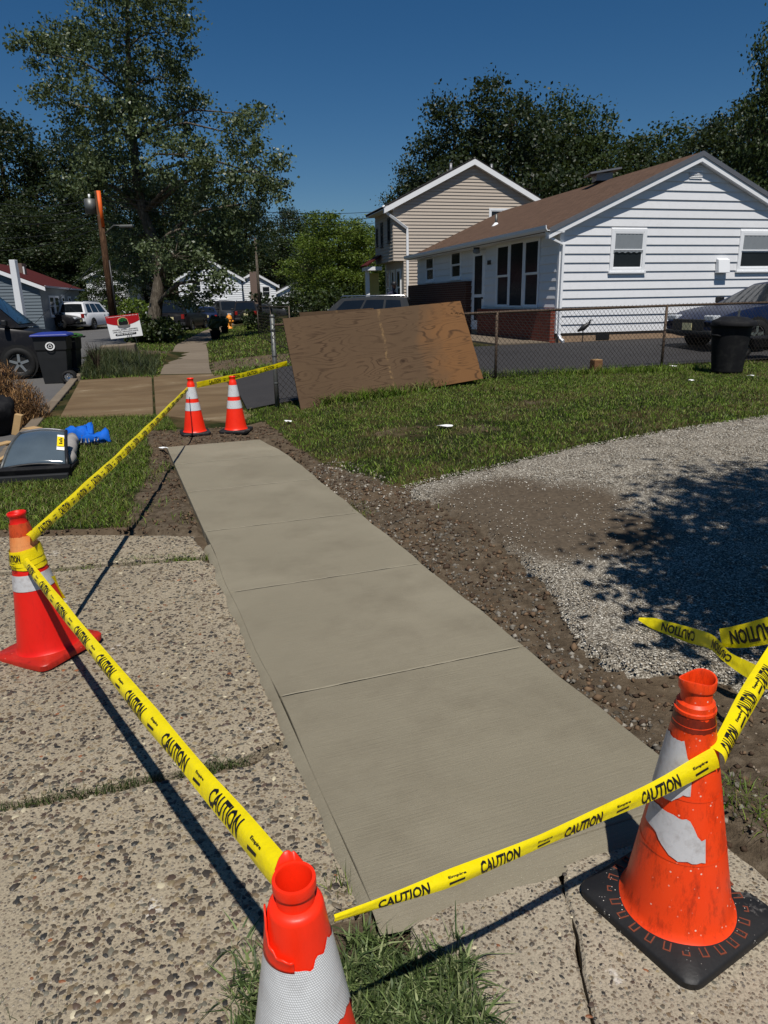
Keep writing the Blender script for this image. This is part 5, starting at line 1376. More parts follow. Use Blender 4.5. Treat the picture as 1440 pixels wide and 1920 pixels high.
def tape(label, pts, wid, wvec, curl=.25, reps=None, start=.06, gap=.15, tl=.20, flip=False, letters=True, sag=0.0, twist=None, small=True, vo=0.0):
    pts = [Vector(p) for p in pts]; L = [0]
    for a, b in zip(pts, pts[1:]): L.append(L[-1] + (b - a).length)
    tot = L[-1]
    wv = wvec if isinstance(wvec, list) else [wvec] * len(pts)
    wv = [Vector(w) for w in wv]
    def ev(s):
        s = min(max(s, 0), tot); i = 0
        while i < len(pts) - 2 and s > L[i + 1]: i += 1
        f = (s - L[i]) / max(1e-6, L[i + 1] - L[i]); 
        if len(pts) > 2:   # smooth
            p0 = pts[max(i - 1, 0)]; p1 = pts[i]; p2 = pts[i + 1]; p3 = pts[min(i + 2, len(pts) - 1)]
            if i == 0: p0 = p1 * 2 - p2
            if i + 2 > len(pts) - 1: p3 = p2 * 2 - p1
            c = .5 * ((2 * p1) + (p2 - p0) * f + (2 * p0 - 5 * p1 + 4 * p2 - p3) * f * f + (3 * p1 - p0 - 3 * p2 + p3) * f ** 3)
        else: c = pts[0].lerp(pts[1], f)
        c = c - Vector((0, 0, sag * 4 * (s / tot) * (1 - s / tot)))
        w = wv[i].lerp(wv[i + 1], f); return c, w, wid if not isinstance(wid, list) else wid[i] + (wid[i + 1] - wid[i]) * f
    def surf(s, v, lift=0.0):
        c, w, W = ev(s); W *= 1 + .22 * mnoise.noise(Vector((s * 2.3, 7.7, tot))); c2, _, _ = ev(s + .004); c1, _, _ = ev(s - .004); t_ = (c2 - c1).normalized()
        w = (w - t_ * w.dot(t_)).normalized(); n_ = t_.cross(w).normalized()
        if n_.dot(Vector((0, 0, CAMH)) - c) < 0: n_ = -n_
        vv = v + .12 * mnoise.noise(Vector((s * 2.2, 0, 0))) * (1 - abs(v))
        return c + w * (v * W / 2) + n_ * (W / 2 * curl * (.75 + .7 * mnoise.noise(Vector((s * 1.9, 2.2, tot)))) * (1 - vv * vv) + lift + .004 * mnoise.noise(Vector((s * 5, v, 4))))
    n = max(6, int(tot / .03)); m = 8; vs = [surf(tot * i / n, -1 + 2 * j / m) for i in range(n + 1) for j in range(m + 1)]
    fs = [(i * (m + 1) + j, i * (m + 1) + j + 1, (i + 1) * (m + 1) + j + 1, (i + 1) * (m + 1) + j) for i in range(n) for j in range(m)]
    o = MB().add(vs, fs).build('caution_tape', M['tape'], None, smooth=True); tag(o, label, 'caution tape', 'spans of caution tape around the new sidewalk')
    if letters:
        V, F = text_mesh('CAUTION'); V2, F2 = text_mesh('Empire'); s = start; k = 0
        while s + tl < tot:
            fx = (lambda x: s + tl * (1 - x)) if flip else (lambda x: s + tl * x)
            vk = vo + .1 * math.sin(k * 2.1); hk = .66 if not vo else .76; fy = (lambda y: -y * hk) if flip else (lambda y: max(-.98, y * hk + vk))
            MB().add([surf(fx(x), fy(y), .0016) for x, y in V], F).build('lettering', M['black_print'], o)
            if small:
                s3 = s + tl + gap * .35; mb = MB(); mb.add([surf(s3 + .045 * (1 - x if flip else x), (-1 if flip else 1) * (y * .17 + .2), .0016) for x, y in V2], F2)
                s4 = s3; mb.add([surf(s4 + .04 * x, v_ - .45, .0016) for x, v_ in ((0, -.15), (1, -.05), (1, .18), (0, .12))], [(0, 1, 2, 3)]); mb.build('small_print', M['black_print'], o)
            s += tl + gap; k += 1
    return o
# spans
pL = atY(47, 1052, 3.06); pN = atY(540, 1652, 1.035)
tape('yellow caution tape from the left red cone down to the nearest cone', [pL, pL.lerp(pN, .35) - Vector((0, 0, .012)), pL.lerp(pN, .7) - Vector((0, 0, .012)), pN], [.036, .047, .05, .05], [(.55, .35, .75), (.55, .4, .75), (.6, .4, .7), (.6, .35, .75)], .7, start=.10, gap=.145, tl=.15, vo=-.18)
q0 = atY(626, 1722, 1.0); q1 = atY(840, 1648, 1.13); q2 = atY(1010, 1578, 1.26); q3 = atY(1215, 1487, 1.445); q4 = atY(1343, 1420, 1.50)
tape('yellow caution tape from the nearest cone across to the worn orange cone', [q0, q1, q2, q3, q4], [.014, .032, .030, .048, .058], [(0, .35, .9), (0, .6, .75), (0, .15, 1), (0, .3, 1), (-.2, .2, 1)], .5, start=.09, gap=.13, tl=.115, vo=-.15)
r1 = atY(1343, 1420, 1.50); r2 = atY(1395, 1322, 1.66); r3 = atY(1440, 1247, 1.82); r4 = atY(1500, 1150, 2.02)
tape('yellow caution tape from the worn orange cone up to the tree at right', [r1, r2, r3, r4], [.058, .05, .05, .05], [(-.7, .1, .8), (-.8, .2, .5), (-.8, .2, .5), (-.8, .2, .5)], .7, start=.02, gap=.07, tl=.085, vo=-.1)
a0 = atY(55, 1010, 3.10); a1 = atY(352, 729, 8.98)
tape('yellow caution tape from the left red cone to the far cone', [a0, a0.lerp(a1, .25) - Vector((0, 0, .02)), a0.lerp(a1, .55) - Vector((0, 0, .02)), a1], [.045, .058, .058, .05], [(-.55, 0, .85), (-.6, 0, .8), (-.5, 0, .85), (-.2, 0, 1)], .4, start=.12, gap=.17, tl=.17, vo=-.2)
b0 = atY(369, 722, 9.0); b1 = atY(538, 681, 10.72)
tape('yellow caution tape from the far cone to the fence corner post', [b0, b0.lerp(b1, .5) - Vector((0, 0, .015)), b1], .072, (0, 0, 1), .1, start=.22, gap=.16, tl=.23)
# winding round the left cone
mb = MB(); CM = cL.matrix_world
wraps = []
for k in range(3):
    P = []
    for i in range(33):
        a = 2 * math.pi * i / 32; z = .475 + .02 * k + .008 * math.sin(a + k); P.append((a, z))
    vs = []
    for (a, z) in P:
        for j, dz in enumerate((-.026, -.009, .009, .026)): zz = z + dz; r = crad(zz) + .004 + .0022 * k + .0015 * math.sin(a * 7 + k * 2 + j); vs.append(CM @ Vector((r * math.cos(a), r * math.sin(a), zz)))
    mb.add(vs, [(i * 4 + j, (i + 1) * 4 + j, (i + 1) * 4 + j + 1, i * 4 + j + 1) for i in range(32) for j in range(3)])
tw_o = mb.build('caution_tape', M['tape'], None, smooth=True); tag(tw_o, 'yellow caution tape wound around the neck of the left red cone', 'caution tape', 'spans of caution tape around the new sidewalk')
def wrap_pt(x, y, zc, a_mid=-2.03 - rad(64), wd=.075, hh=.017):
    a = a_mid - .55 + x * 1.1; z = zc + y * hh; r = crad(z) + .0125; return CM @ Vector((r * math.cos(a), r * math.sin(a), z))
flat_text('CAUTION', tw_o, 'black_print', lambda x, y: wrap_pt(x, y, .506)); flat_text('CAUTION', tw_o, 'black_print', lambda x, y: wrap_pt(x * .7, y, .462, hh=.012))
# loose tail behind the left cone
w0 = CM @ Vector((.07, .02, .47)); 
tape('short torn tail of caution tape hanging behind the left red cone', [atY(98, 1080, 3.17), atY(108, 1105, 3.2), atY(119, 1122, 3.22)], .022, (.5, .1, .6), .3, letters=False)
# slack tape lying towards the tree at right
e = [gt(1196, 1176) + Vector((0, 0, .02)), atY(1226, 1181, 3.16), atY(1290, 1190, 2.95), atY(1332, 1203, 2.72), atY(1362, 1231, 2.5), atY(1400, 1254, 2.36), atY(1455, 1283, 2.2)]
for p in e: p.z = max(p.z, terr(p.x, p.y) + .045)
tape('slack caution tape trailing over the gravel in the tree shade at right', e, [.015, .06, .07, .06, .045, .06, .06], [(0, .6, .8), (.1, .5, .85), (.1, .45, .9), (.3, .5, .8), (.5, .4, .6), (.4, .5, .7), (.4, .5, .7)], .12, start=.14, gap=.2, tl=.24, flip=True, small=False)
e = [atY(1352, 1196, 2.62), atY(1385, 1194, 2.55), atY(1425, 1186, 2.47), atY(1480, 1172, 2.38), atY(1530, 1160, 2.3)]
tape('wide slack loop of caution tape beside the tree at right', e, [.07, .085, .09, .09, .09], [(.0, .3, 1), (0, .3, 1), (0, .35, .95), (0, .35, .95), (0, .3, 1)], .1, start=.05, gap=.1, tl=.24, flip=True, small=False)

# ================================================================ VEHICLES
PAINT = {k: car_paint('paint_' + k, c) for k, c in dict(white=(.74, .75, .77, 1), black=(.012, .012, .014, 1), navy=(.006, .014, .045, 1), charcoal=(.035, .038, .042, 1), dark_red=(.16, .012, .010, 1), silver=(.5, .52, .54, 1)).items()}
M['tail'] = plain('tail_lamp', (.22, .008, .006), .2, .2, 9, .6)
M['headlamp'] = plain('headlamp', (.5, .52, .54), .15, .15, 9, .7)
M['plate'] = plain('number_plate', srgb(206, 196, 150), .5, .1, 20)
STY = dict(
    sedan=dict(L=4.9, W=1.85, H=1.46, top=[(-2.45, .80), (-2.3, 1.02), (-1.75, 1.06), (-1.0, 1.0), (1.0, .98), (1.5, .93), (2.15, .82), (2.45, .64)], g=(-1.95, -1.05, .15, 1.12), belt=.97, wr=.33, wx=1.42),
    suv=dict(L=5.0, W=1.98, H=1.84, top=[(-2.5, .95), (-2.42, 1.12), (-1.6, 1.14), (1.0, 1.12), (1.4, 1.12), (2.2, 1.05), (2.45, .88), (2.5, .7)], g=(-2.42, -2.2, .35, 1.15), belt=1.12, wr=.38, wx=1.45),
    pickup=dict(L=5.7, W=2.0, H=1.9, top=[(-2.85, 1.0), (-2.8, 1.12), (-1.0, 1.14), (1.2, 1.14), (1.5, 1.14), (2.5, 1.08), (2.78, .95), (2.85, .7)], g=(-.75, -.6, .75, 1.45), belt=1.13, wr=.4, wx=1.8),
    van=dict(L=5.4, W=2.0, H=2.2, top=[(-2.7, 1.1), (-2.66, 1.24), (-1.0, 1.26), (1.2, 1.26), (1.8, 1.24), (2.3, 1.14), (2.6, .98), (2.7, .7)], g=(-2.64, -2.55, 1.05, 2.0), belt=1.25, wr=.38, wx=1.85))
def wheel_parts(root, x, y, r, side):
    t_ = MB(); R_ = Matrix.Rotation(rad(90), 4, 'X')
    w = .22
    t_.lathe([(r * .62, -w / 2), (r * .92, -w / 2), (r, -w / 2 + .03), (r, w / 2 - .03), (r * .92, w / 2), (r * .62, w / 2), (r * .62, -w / 2)], 24, M=R_)
    wh_ = t_.build('wheel', M['rubber'], root, smooth=True, loc=(x, y, r))
    rim = MB(); rim.lathe([(r * .64, .07), (r * .60, .085), (r * .55, .06), (.001, .04)], 24, M=R_)
    for k in range(5):
        a = 2 * math.pi * k / 5 + .3; R2 = R_ @ Matrix.Rotation(a, 4, 'Z')
        rim.prism([(.03, -.035), (r * .6, -.028), (r * .6, .028), (.03, .035)], .05, .085, R2)
    rm = rim.build('rim', M['chrome'], wh_)
    if side < 0: rm.rotation_euler = (0, 0, 0)
    else: rm.rotation_euler = (0, 0, math.pi)
    return wh_
def car(label, style, paint, name='parked_car', cat='car', roof_paint=None, rear_box=0, lower=None):
    S = STY[style]; root = empty(name, label=label, cat=cat, group='vehicles parked along the street')
    L, W, H = S['L'], S['W'] / 2, S['H']; tx = [a for a, b in S['top']]; tz = [b for a, b in S['top']]
    xs = [-L / 2, -L / 2 + .06, -L / 2 + .2, -L / 2 + .45, -1.6, -1.0, -.3, .4, 1.0, 1.5, L / 2 - .45, L / 2 - .2, L / 2 - .07, L / 2]
    vs = []; K = 15
    for x in xs:
        e = max(0, (abs(x) - (L / 2 - .55)) / .55); w = W * (1 - .20 * e * e); zt = interp(x, tx, tz); zb = .26 + .14 * e * e
        half = [(0, zb), (.84 * w, zb), (.97 * w, zb + .07), (w, zb + .22), (w * 1.0, zb + .5 * (zt - zb)), (.985 * w, zt - .09), (.94 * w, zt - .015), (0, zt + .02)]
        ring = [(y, z) for y, z in half] + [(-y, z) for y, z in reversed(half[1:-1])]
        vs += [(x, y, z) for y, z in ring]
    K = len(vs) // len(xs)
    fs = [(i * K + k, i * K + (k + 1) % K, (i + 1) * K + (k + 1) % K, (i + 1) * K + k) for i in range(len(xs) - 1) for k in range(K)] + [tuple(reversed(range(K))), tuple((len(xs) - 1) * K + k for k in range(K))]
    MB().add(vs, fs).build('body', paint, root, auto=38)
    # cabin
    xb0, xt0, xt1, xb1 = S['g']; bz = S['belt'] - .02; wb, wt = W * .93, W * .74
    def cab(fx, fy, fz):   # fx 0 rear..1 front, fy -1..1, fz 0 belt..1 roof
        x = (xb0 + (xt0 - xb0) * fz) * (1 - fx) + (xb1 + (xt1 - xb1) * fz) * fx
        crown = .05 * (1 - (2 * fx - 1) ** 2) * fz + .03 * fz * (1 - fy * fy)
        return Vector((x, (wb + (wt - wb) * fz) * fy, bz + (H - .04 - bz) * fz + crown))
    vs = []; nx_, nz_ = 8, 3
    mb = MB()
    for side in (-1, 1):
        g_ = [[cab(i / nx_, side, j / nz_) for j in range(nz_ + 1)] for i in range(nx_ + 1)]
        k0 = len(mb.v); mb.v += [tuple(p) for r_ in g_ for p in r_]
        for i in range(nx_):
            for j in range(nz_): q = [k0 + i * 4 + j, k0 + (i + 1) * 4 + j, k0 + (i + 1) * 4 + j + 1, k0 + i * 4 + j + 1]; mb.f.append(tuple(q if side < 0 else reversed(q)))
    k0 = len(mb.v); ny_ = 6
    mb.v += [tuple(cab(i / nx_, -1 + 2 * j / ny_, 1)) for i in range(nx_ + 1) for j in range(ny_ + 1)]
    for i in range(nx_):
        for j in range(ny_): q = k0 + i * 7 + j; mb.f.append((q, q + 7, q + 8, q + 1))
    for fx in (0, 1):
        k0 = len(mb.v); mb.v += [tuple(cab(fx, -1 + 2 * j / ny_, z / nz_)) for z in range(nz_ + 1) for j in range(ny_ + 1)]
        for z in range(nz_):
            for j in range(ny_): q = k0 + z * 7 + j; mb.f.append((q, q + 1, q + 8, q + 7))
    mb.build('cabin', roof_paint or paint, root, auto=40)
    # glazing set just proud of the cabin
    def pane(name, f, n=6, m=2):
        v_ = [f(i / n, j / m) for i in range(n + 1) for j in range(m + 1)]
        return MB().add(v_, [(i * (m + 1) + j, (i + 1) * (m + 1) + j, (i + 1) * (m + 1) + j + 1, i * (m + 1) + j + 1) for i in range(n) for j in range(m)]).build(name, M['car_glass'], root, smooth=True)
    pane('windshield', lambda a, b: cab(1, -.88 + 1.76 * a, .08 + .84 * b) + Vector((.012, 0, .008)))
    pane('rear_window', lambda a, b: cab(0, -.86 + 1.72 * a, .14 + .74 * b) + Vector((-.012, 0, .006)))
    segs = [(.1, .42), (.48, .9)] if style == 'pickup' else [(.70, .93)] if style == 'van' else [(.10, .30), (.33, .58), (.61, .90)]
    for s_ in (-1, 1):
        for a0_, a1_ in segs:
            pane('side_window', lambda a, b, a0_=a0_, a1_=a1_, s_=s_: cab(a0_ + (a1_ - a0_) * a, s_, .10 + .76 * b) + Vector((0, s_ * .008, .002)))
        wheel_parts(root, S['wx'], s_ * (W - .07), S['wr'], s_); wheel_parts(root, -S['wx'], s_ * (W - .07), S['wr'], s_)
        for wx_ in (S['wx'], -S['wx']):
            MB().lathe([(S['wr'] * 1.14, -.004), (S['wr'] * 1.14, .004), (.001, .004)], 24, M=Matrix.Translation((wx_, s_ * (W - .0), S['wr'] + .02)) @ Matrix.Rotation(rad(-90 * s_), 4, 'X')).build('wheel_arch', M['rubber'], root)
        MB().box((xb1 - .32, s_ * (W + .09), S['belt'] + .1), (.12, .2, .15)).build('mirror', M['black_metal'], root, bevel=.03)
        MB().box((-L / 2 + .06, s_ * W * .74, S['belt'] - .17), (.14, W * .2, .28 if style != 'sedan' else .14)).build('tail_light', M['tail'], root, bevel=.02)
        MB().box((L / 2 - .12, s_ * W * .66, .70 if style == 'sedan' else .84), (.2, W * .34, .13)).build('headlight', M['headlamp'], root, bevel=.03)
        for zz in (.55,): MB().box((.35, s_ * (W * .985), S['belt'] - .14), (.16, .03, .03)).build('door_handle', M['chrome'], root)
    MB().box((L / 2 - .015, 0, .56), (.06, W * 1.1, .24)).build('grille', M['black_metal'], root, bevel=.02)
    MB().box((-L / 2 - .012, 0, .78 if style == 'sedan' else .86), (.02, .32, .16)).build('licence_plate', M['plate'], root)
    MB().box((L / 2 + .018, 0, .52), (.02, .3, .15)).build('licence_plate', M['plate'], root)
    MB().box((-L / 2 + .03, 0, .5), (.16, W * 1.78, .2)).build('rear_bumper', M['plastic_dark'] if style != 'sedan' else paint, root, bevel=.04)
    MB().box((L / 2 - .05, 0, .40), (.14, W * 1.6, .12)).build('front_bumper', M['plastic_dark'], root, bevel=.04)
    if style == 'suv':
        for s_ in (-1, 1): MB().tube([(xt0 + .1, s_ * wt * .92, H - .0), (xt0 + .2, s_ * wt * .92, H + .06), (xt1 - .1, s_ * wt * .92, H + .07), (xt1, s_ * wt * .92, H)], .02, 6).build('roof_rail', M['chrome'], root, smooth=True)
    return root
def park(c, x, y, head, z=None):
    """head: compass heading of the nose, degrees clockwise from +Y"""
    c.location = (x, y, terr(x, y) if z is None else z); c.rotation_euler = (0, 0, rad(90 - head)); return c
def pxY(u, Y): return atY(u, 600, Y).x
c1 = car('white SUV seen from behind parked across the street', 'suv', PAINT['white'], cat='suv'); park(c1, pxY(167, 55.5), 55.5, 3, -.12); c1.scale = (1.1, 1.1, 1.06)
c2 = car('black SUV parked at the kerb right of the street tree', 'suv', PAINT['black'], cat='suv'); park(c2, pxY(345, 48.5), 48.5, 3, -.12)
c3 = car('dark sedan parked before the red-roofed ranch house', 'sedan', PAINT['black']); park(c3, pxY(88, 52.5), 52.5, 92, .05)
c4_ = car('dark blue sedan in the row just beyond the black SUV', 'sedan', PAINT['navy']); park(c4_, pxY(385, 58), 58, -16, -.12)
c5 = car('dark pickup truck facing the camera beyond the hydrant', 'pickup', PAINT['charcoal'], cat='pickup truck'); park(c5, pxY(425, 63), 63, 150, -.12)
c6 = car('black car seen from behind right of the hydrant', 'suv', PAINT['black']); park(c6, pxY(462, 60), 60, -10, -.12)
c7 = car('dark sedan half hidden left of the plywood in the far street', 'sedan', PAINT['charcoal']); park(c7, pxY(500, 74), 74, 95, 0)
c8 = car('dark crossover with pale roof parked behind the plywood', 'suv', PAINT['navy'], cat='suv', roof_paint=PAINT['charcoal']); park(c8, pxY(662, 28.0), 28.0, -83, .0); c8.scale = (.96, .96, .93)
c9 = car('dark blue sedan parked beside the white house behind the fence', 'sedan', PAINT['navy'])
cx_ = gt(1290, 668); park(c9, 9.2, 17.0, -106, .41)

# contractor's truck with red panels, cut off by the left edge
trk = car('dark van with red printed side panels at the left edge behind the bin', 'van', PAINT['black'], name='work_van', cat='van')
for (x0, x1, z0, z1) in ((-2.5, -.5, .5, 1.16), (-.42, .62, .5, 1.16), (.68, 1.42, .78, 1.16)):
    for s_ in (-1, 1): MB().box(((x0 + x1) / 2, s_ * 1.004, (z0 + z1) / 2), (x1 - x0, .012, z1 - z0)).build('printed_panel', PAINT['dark_red'], trk)
park(trk, atY(80, 600, 18.9).x - 2.25, 18.3, 76, -.12)

# ================================================================ BINS
def wheeled_bin(label, lid, flap=None):
    b = empty('wheeled_bin', label=label, cat='bin')
    def sec(z, hx, hy, dx): return [(-hx + dx, -hy, z), (hx + dx, -hy, z), (hx + dx, hy, z), (-hx + dx, hy, z)]
    mb = MB(); rows = [sec(.0, .22, .20, 0), sec(.55, .27, .25, .0), (sec(.70, .275, .258, 0)), sec(.72, .295, .275, 0), sec(.98, .305, .29, 0), sec(1.0, .325, .31, 0)]
    vs = [p for r_ in rows for p in r_]
    fs = [(3, 2, 1, 0)] + [(i * 4 + k, i * 4 + (k + 1) % 4, (i + 1) * 4 + (k + 1) % 4, (i + 1) * 4 + k) for i in range(5) for k in range(4)] + [(20, 21, 22, 23)]
    mb.add(vs, fs).build('body', M['plastic_dark'], b, bevel=.02)
    l = MB().add([(-.35, -.34, 1.0), (.36, -.34, 1.0), (.36, .34, 1.0), (-.35, .34, 1.0), (-.34, -.33, 1.04), (.34, -.33, 1.05), (.34, .33, 1.05), (-.34, .33, 1.04), (-.2, -.2, 1.085), (.22, -.2, 1.09), (.22, .2, 1.09), (-.2, .2, 1.085)],
             [(3, 2, 1, 0), (0, 1, 5, 4), (1, 2, 6, 5), (2, 3, 7, 6), (3, 0, 4, 7), (4, 5, 9, 8), (5, 6, 10, 9), (6, 7, 11, 10), (7, 4, 8, 11), (8, 9, 10, 11)]).build('lid', M[lid], b, bevel=.015)
    MB().tube([(.38, -.22, .98), (.42, -.22, 1.0), (.42, .22, 1.0), (.38, .22, .98)], .016, 8).build('handle', M['plastic_black'], b, smooth=True)
    for s_ in (-1, 1): wheel_parts(b, .27, s_ * .25, .14, s_)
    return b
bin1 = wheeled_bin('dark recycling bin with blue lid and round white emblem by the kerb', 'plastic_blue')
p = gz(108, 719, -.12); park(bin1, p.x - .06, p.y + .2, 78, -.12); bin1.scale = (1.16, 1.16, 1.06)
# emblem: white ring with triangle on the side facing the camera (-y side of the bin)
R_ = Matrix.Translation((0, -.296, .80)) @ Matrix.Rotation(rad(90), 4, 'X')
em = MB().lathe([(.088, 0), (.088, .004), (.062, .004), (.062, 0)], 32, M=R_).build('emblem_ring', M['white_print'], bin1)
mb = MB()
for k in range(3):
    a = rad(90 + 120 * k); b_ = rad(90 + 120 * (k + 1)); pa = Vector((math.cos(a), math.sin(a))) * .05; pb = Vector((math.cos(b_), math.sin(b_))) * .05
    d = (pb - pa).normalized(); nn = Vector((-d.y, d.x)) * .006; pa2 = pa + d * .012; pb2 = pb - d * .012
    mb.prism([tuple(pa2 - nn), tuple(pb2 - nn), tuple(pb2 + nn), tuple(pa2 + nn)], 0, .004, R_)
mb.build('emblem_triangle', M['white_print'], bin1)
bin2 = wheeled_bin('second wheeled bin with green lid behind the blue-lidded one', 'plastic_green')
park(bin2, p.x - .12, p.y + 1.0, 82, -.12)
# round black can by the fence
p = gt(1362, 697)
can = empty('trash_can', (p.x, p.y, terr(p.x, p.y) - .01), .4, 'round black plastic trash can standing on the lawn by the fence', 'trash can')
hcan = .80
prof = [(.001, .0), (.235, .0), (.245, .02)] + [(.245 + .055 * (z / hcan) - (.008 if k % 2 else 0), z) for k, z in enumerate(np.linspace(.04, hcan - .08, 12))] + [(.302, hcan - .07), (.325, hcan - .06), (.33, hcan), (.318, hcan + .004), (.312, hcan - .06), (.24, .03)]
MB().lathe(prof, 36).build('body', M['plastic_black'], can, smooth=True)
MB().lathe([(.34, hcan - .02), (.345, hcan + .03), (.30, hcan + .055), (.20, hcan + .10), (.001, hcan + .115)], 36, (.0, .0, 0), M=Matrix.Rotation(rad(3), 4, 'X')).build('lid', M['plastic_black'], can, smooth=True)
MB().tube([(-.02, -.05, .2), (.02, -.1, hcan + .22)], .018, 6).build('stick', M['galv'], can)
for s_ in (-1, 1): MB().tube([(s_ * .30, -.07, .6), (s_ * .36, -.06, .62), (s_ * .36, .06, .62), (s_ * .30, .07, .6)], .014, 6).build('handle', M['plastic_black'], can, smooth=True)
# small utility trailer wheel behind the can
hp = Vector((7.05, 14.3, terr(7.05, 14.3)))
bar = empty('wheelbarrow', tuple(hp), rad(10), 'small black wheeled cart lying between the trash can and the car', 'cart')
wheel_parts(bar, 0, 0, .24, -1); MB().box((.55, .1, .32), (.7, .5, .22), taper=(1.25, 1.25)).build('tray', M['plastic_black'], bar, bevel=.03); MB().tube([(-.25, .15, .22), (.2, .12, .24), (1.2, .2, .5)], .02, 6).build('frame', M['galv'], bar)
# tree stump, garden duck-like spigot ornament and white scraps
p = gt(1117, 696); sp_ = empty('stump', (p.x, p.y, p.z - .02), .3, 'short square wooden post stump at the foot of the fence', 'stump')
MB().box((0, 0, .1), (.17, .17, .24), taper=(.95, .93)).build('block', M['stump'], sp_, bevel=.012); MB().box((0, 0, .222), (.14, .14, .008)).build('end_grain', M['wood_raw'], sp_)
q = gw.pt(gw.hit(1080, 620)[0], zg, .35)
orn = empty('garden_ornament', (q.x, q.y, terr(q.x, q.y) + .0), 0, 'small dark heron-shaped ornament by the white house wall', 'ornament')
MB().tube([(0, 0, 0), (.01, 0, .22), (-.02, 0, .34)], .012, 6).build('leg', M['black_metal'], orn); MB().tube([(-.14, 0, .28), (0, 0, .36), (.12, 0, .45), (.16, 0, .5)], [.02, .075, .05, .02], 8).build('body', M['black_metal'], orn, smooth=True); MB().tube([(.15, 0, .48), (.18, 0, .56), (.24, 0, .55)], [.025, .022, .006], 6).build('head', M['black_metal'], orn, smooth=True)
def scrap(u, v, label, s=.06):
    p = gt(u, v); mb = MB(); n = 9; vs = [(0, 0, .02)]
    for k in range(n): a = 2 * math.pi * k / n; r = s * rnd.uniform(.5, 1.2); vs.append((r * 1.4 * math.cos(a), r * math.sin(a), rnd.uniform(.0, .02)))
    o = mb.add(vs, [(0, 1 + k, 1 + (k + 1) % n) for k in range(n)]).build('paper_scrap', M['white_print'], None, loc=(p.x, p.y, ground_z(p.x, p.y) + .035)); tag(o, label, 'litter', 'white scraps lying in the grass')
    so = o.modifiers.new('thick', 'SOLIDIFY'); so.thickness = .004
scrap(836, 800, 'crumpled white scrap in the middle of the front lawn', .075); scrap(540, 792, 'small white scrap on the lawn near the fence corner', .04); scrap(305, 844, 'small white scrap at the left edge of the new sidewalk', .05)
scrap(1262, 688, 'tiny white scrap in the grass left of the trash can', .05); scrap(1408, 707, 'tiny white scrap in the grass right of the trash can', .05); scrap(1297, 715, 'tiny white scrap on the lawn in front of the trash can', .035)

# ================================================================ LEFT-HAND DEBRIS
# pane of glass in a frame lying on its carrier
pan = [gz(2, 880, .10), gz(126, 872, .10), gz(124, 808, .34), gz(38, 812, .34)]
gl = empty('glass_panel', (pan[0].x, pan[0].y, 0), 0, 'large curved glass pane with yellow sticker lying on the verge', 'glass panel')
g0 = Vector((pan[0].x, pan[0].y, 0)); A, B, C_, D_ = [p_ - g0 for p_ in pan]
def gp(a, b, off=0.0):
    p_ = A.lerp(B, a).lerp(D_.lerp(C_, a), b); return p_ + Vector((0, 0, .05 * math.sin(math.pi * b) + .03 * math.sin(math.pi * a) + off))
t = NT('pane_glass'); v = t.pos()
M['pane_big'] = t.fin(t.mix(t.noise(v, 3, 4), srgb(92, 104, 112), srgb(60, 70, 76)), .07, .8, **{'Coat Weight': .5})
n, m = 14, 8; vs = [gp(i / n, j / m) for i in range(n + 1) for j in range(m + 1)]
o = MB().add(vs, [(i * (m + 1) + j, (i + 1) * (m + 1) + j, (i + 1) * (m + 1) + j + 1, i * (m + 1) + j + 1) for i in range(n) for j in range(m)]).build('pane', M['pane_big'], gl, smooth=True)
so = o.modifiers.new('thick', 'SOLIDIFY'); so.thickness = .008
MB().tube([gp(0, b) for b in np.linspace(0, 1, 8)], .016, 6).build('edge_trim', M['galv'], gl, smooth=True); MB().tube([gp(1, b) for b in np.linspace(0, 1, 8)], .016, 6).build('edge_trim', M['black_metal'], gl, smooth=True)
MB().tube([gp(a, 0) for a in np.linspace(0, 1, 8)], .014, 6).build('edge_trim', M['black_metal'], gl, smooth=True); MB().tube([gp(a, 1) for a in np.linspace(0, 1, 8)], .012, 6).build('edge_trim', M['grey_metal'], gl, smooth=True)
st1 = MB().add([gp(a, b, .008) for a, b in ((.84, .28), (.97, .28), (.97, .72), (.84, .72))], [(0, 1, 2, 3)]).build('sticker', M['white_print'], gl)
MB().add([gp(a, b, .011) for a, b in ((.845, .36), (.965, .36), (.965, .64), (.845, .64))], [(0, 1, 2, 3)]).build('sticker_field', M['yellow_print'], st1)
for k in range(4): MB().add([gp(a, b, .013) for a, b in ((.88 + .02 * (k % 2), .42 + .05 * k), (.94, .42 + .05 * k), (.94, .445 + .05 * k), (.88 + .02 * (k % 2), .445 + .05 * k))], [(0, 1, 2, 3)]).build('print_line', M['black_print'], st1)
# its black tray
e0, e1 = gz(-60, 905, .0), gz(134, 893, .0)
tr = empty('black_tray', (e0.x, e0.y, -.02), math.atan2(e1.y - e0.y, e1.x - e0.x), 'long black plastic trim lying in front of the glass pane', 'tray'); Lt = (e1 - e0).length
MB().box((Lt / 2, .03, .07), (Lt, .06, .12), Matrix.Rotation(rad(20), 3, 'X')).build('front_strip', M['plastic_black'], tr, bevel=.01); MB().box((Lt / 2, -.06, .035), (Lt * .98, .05, .07)).build('lower_strip', M['plastic_dark'], tr, bevel=.01); MB().box((Lt / 2, .3, .05), (Lt * .95, .5, .06)).build('back_plate', M['plastic_black'], tr, bevel=.01)
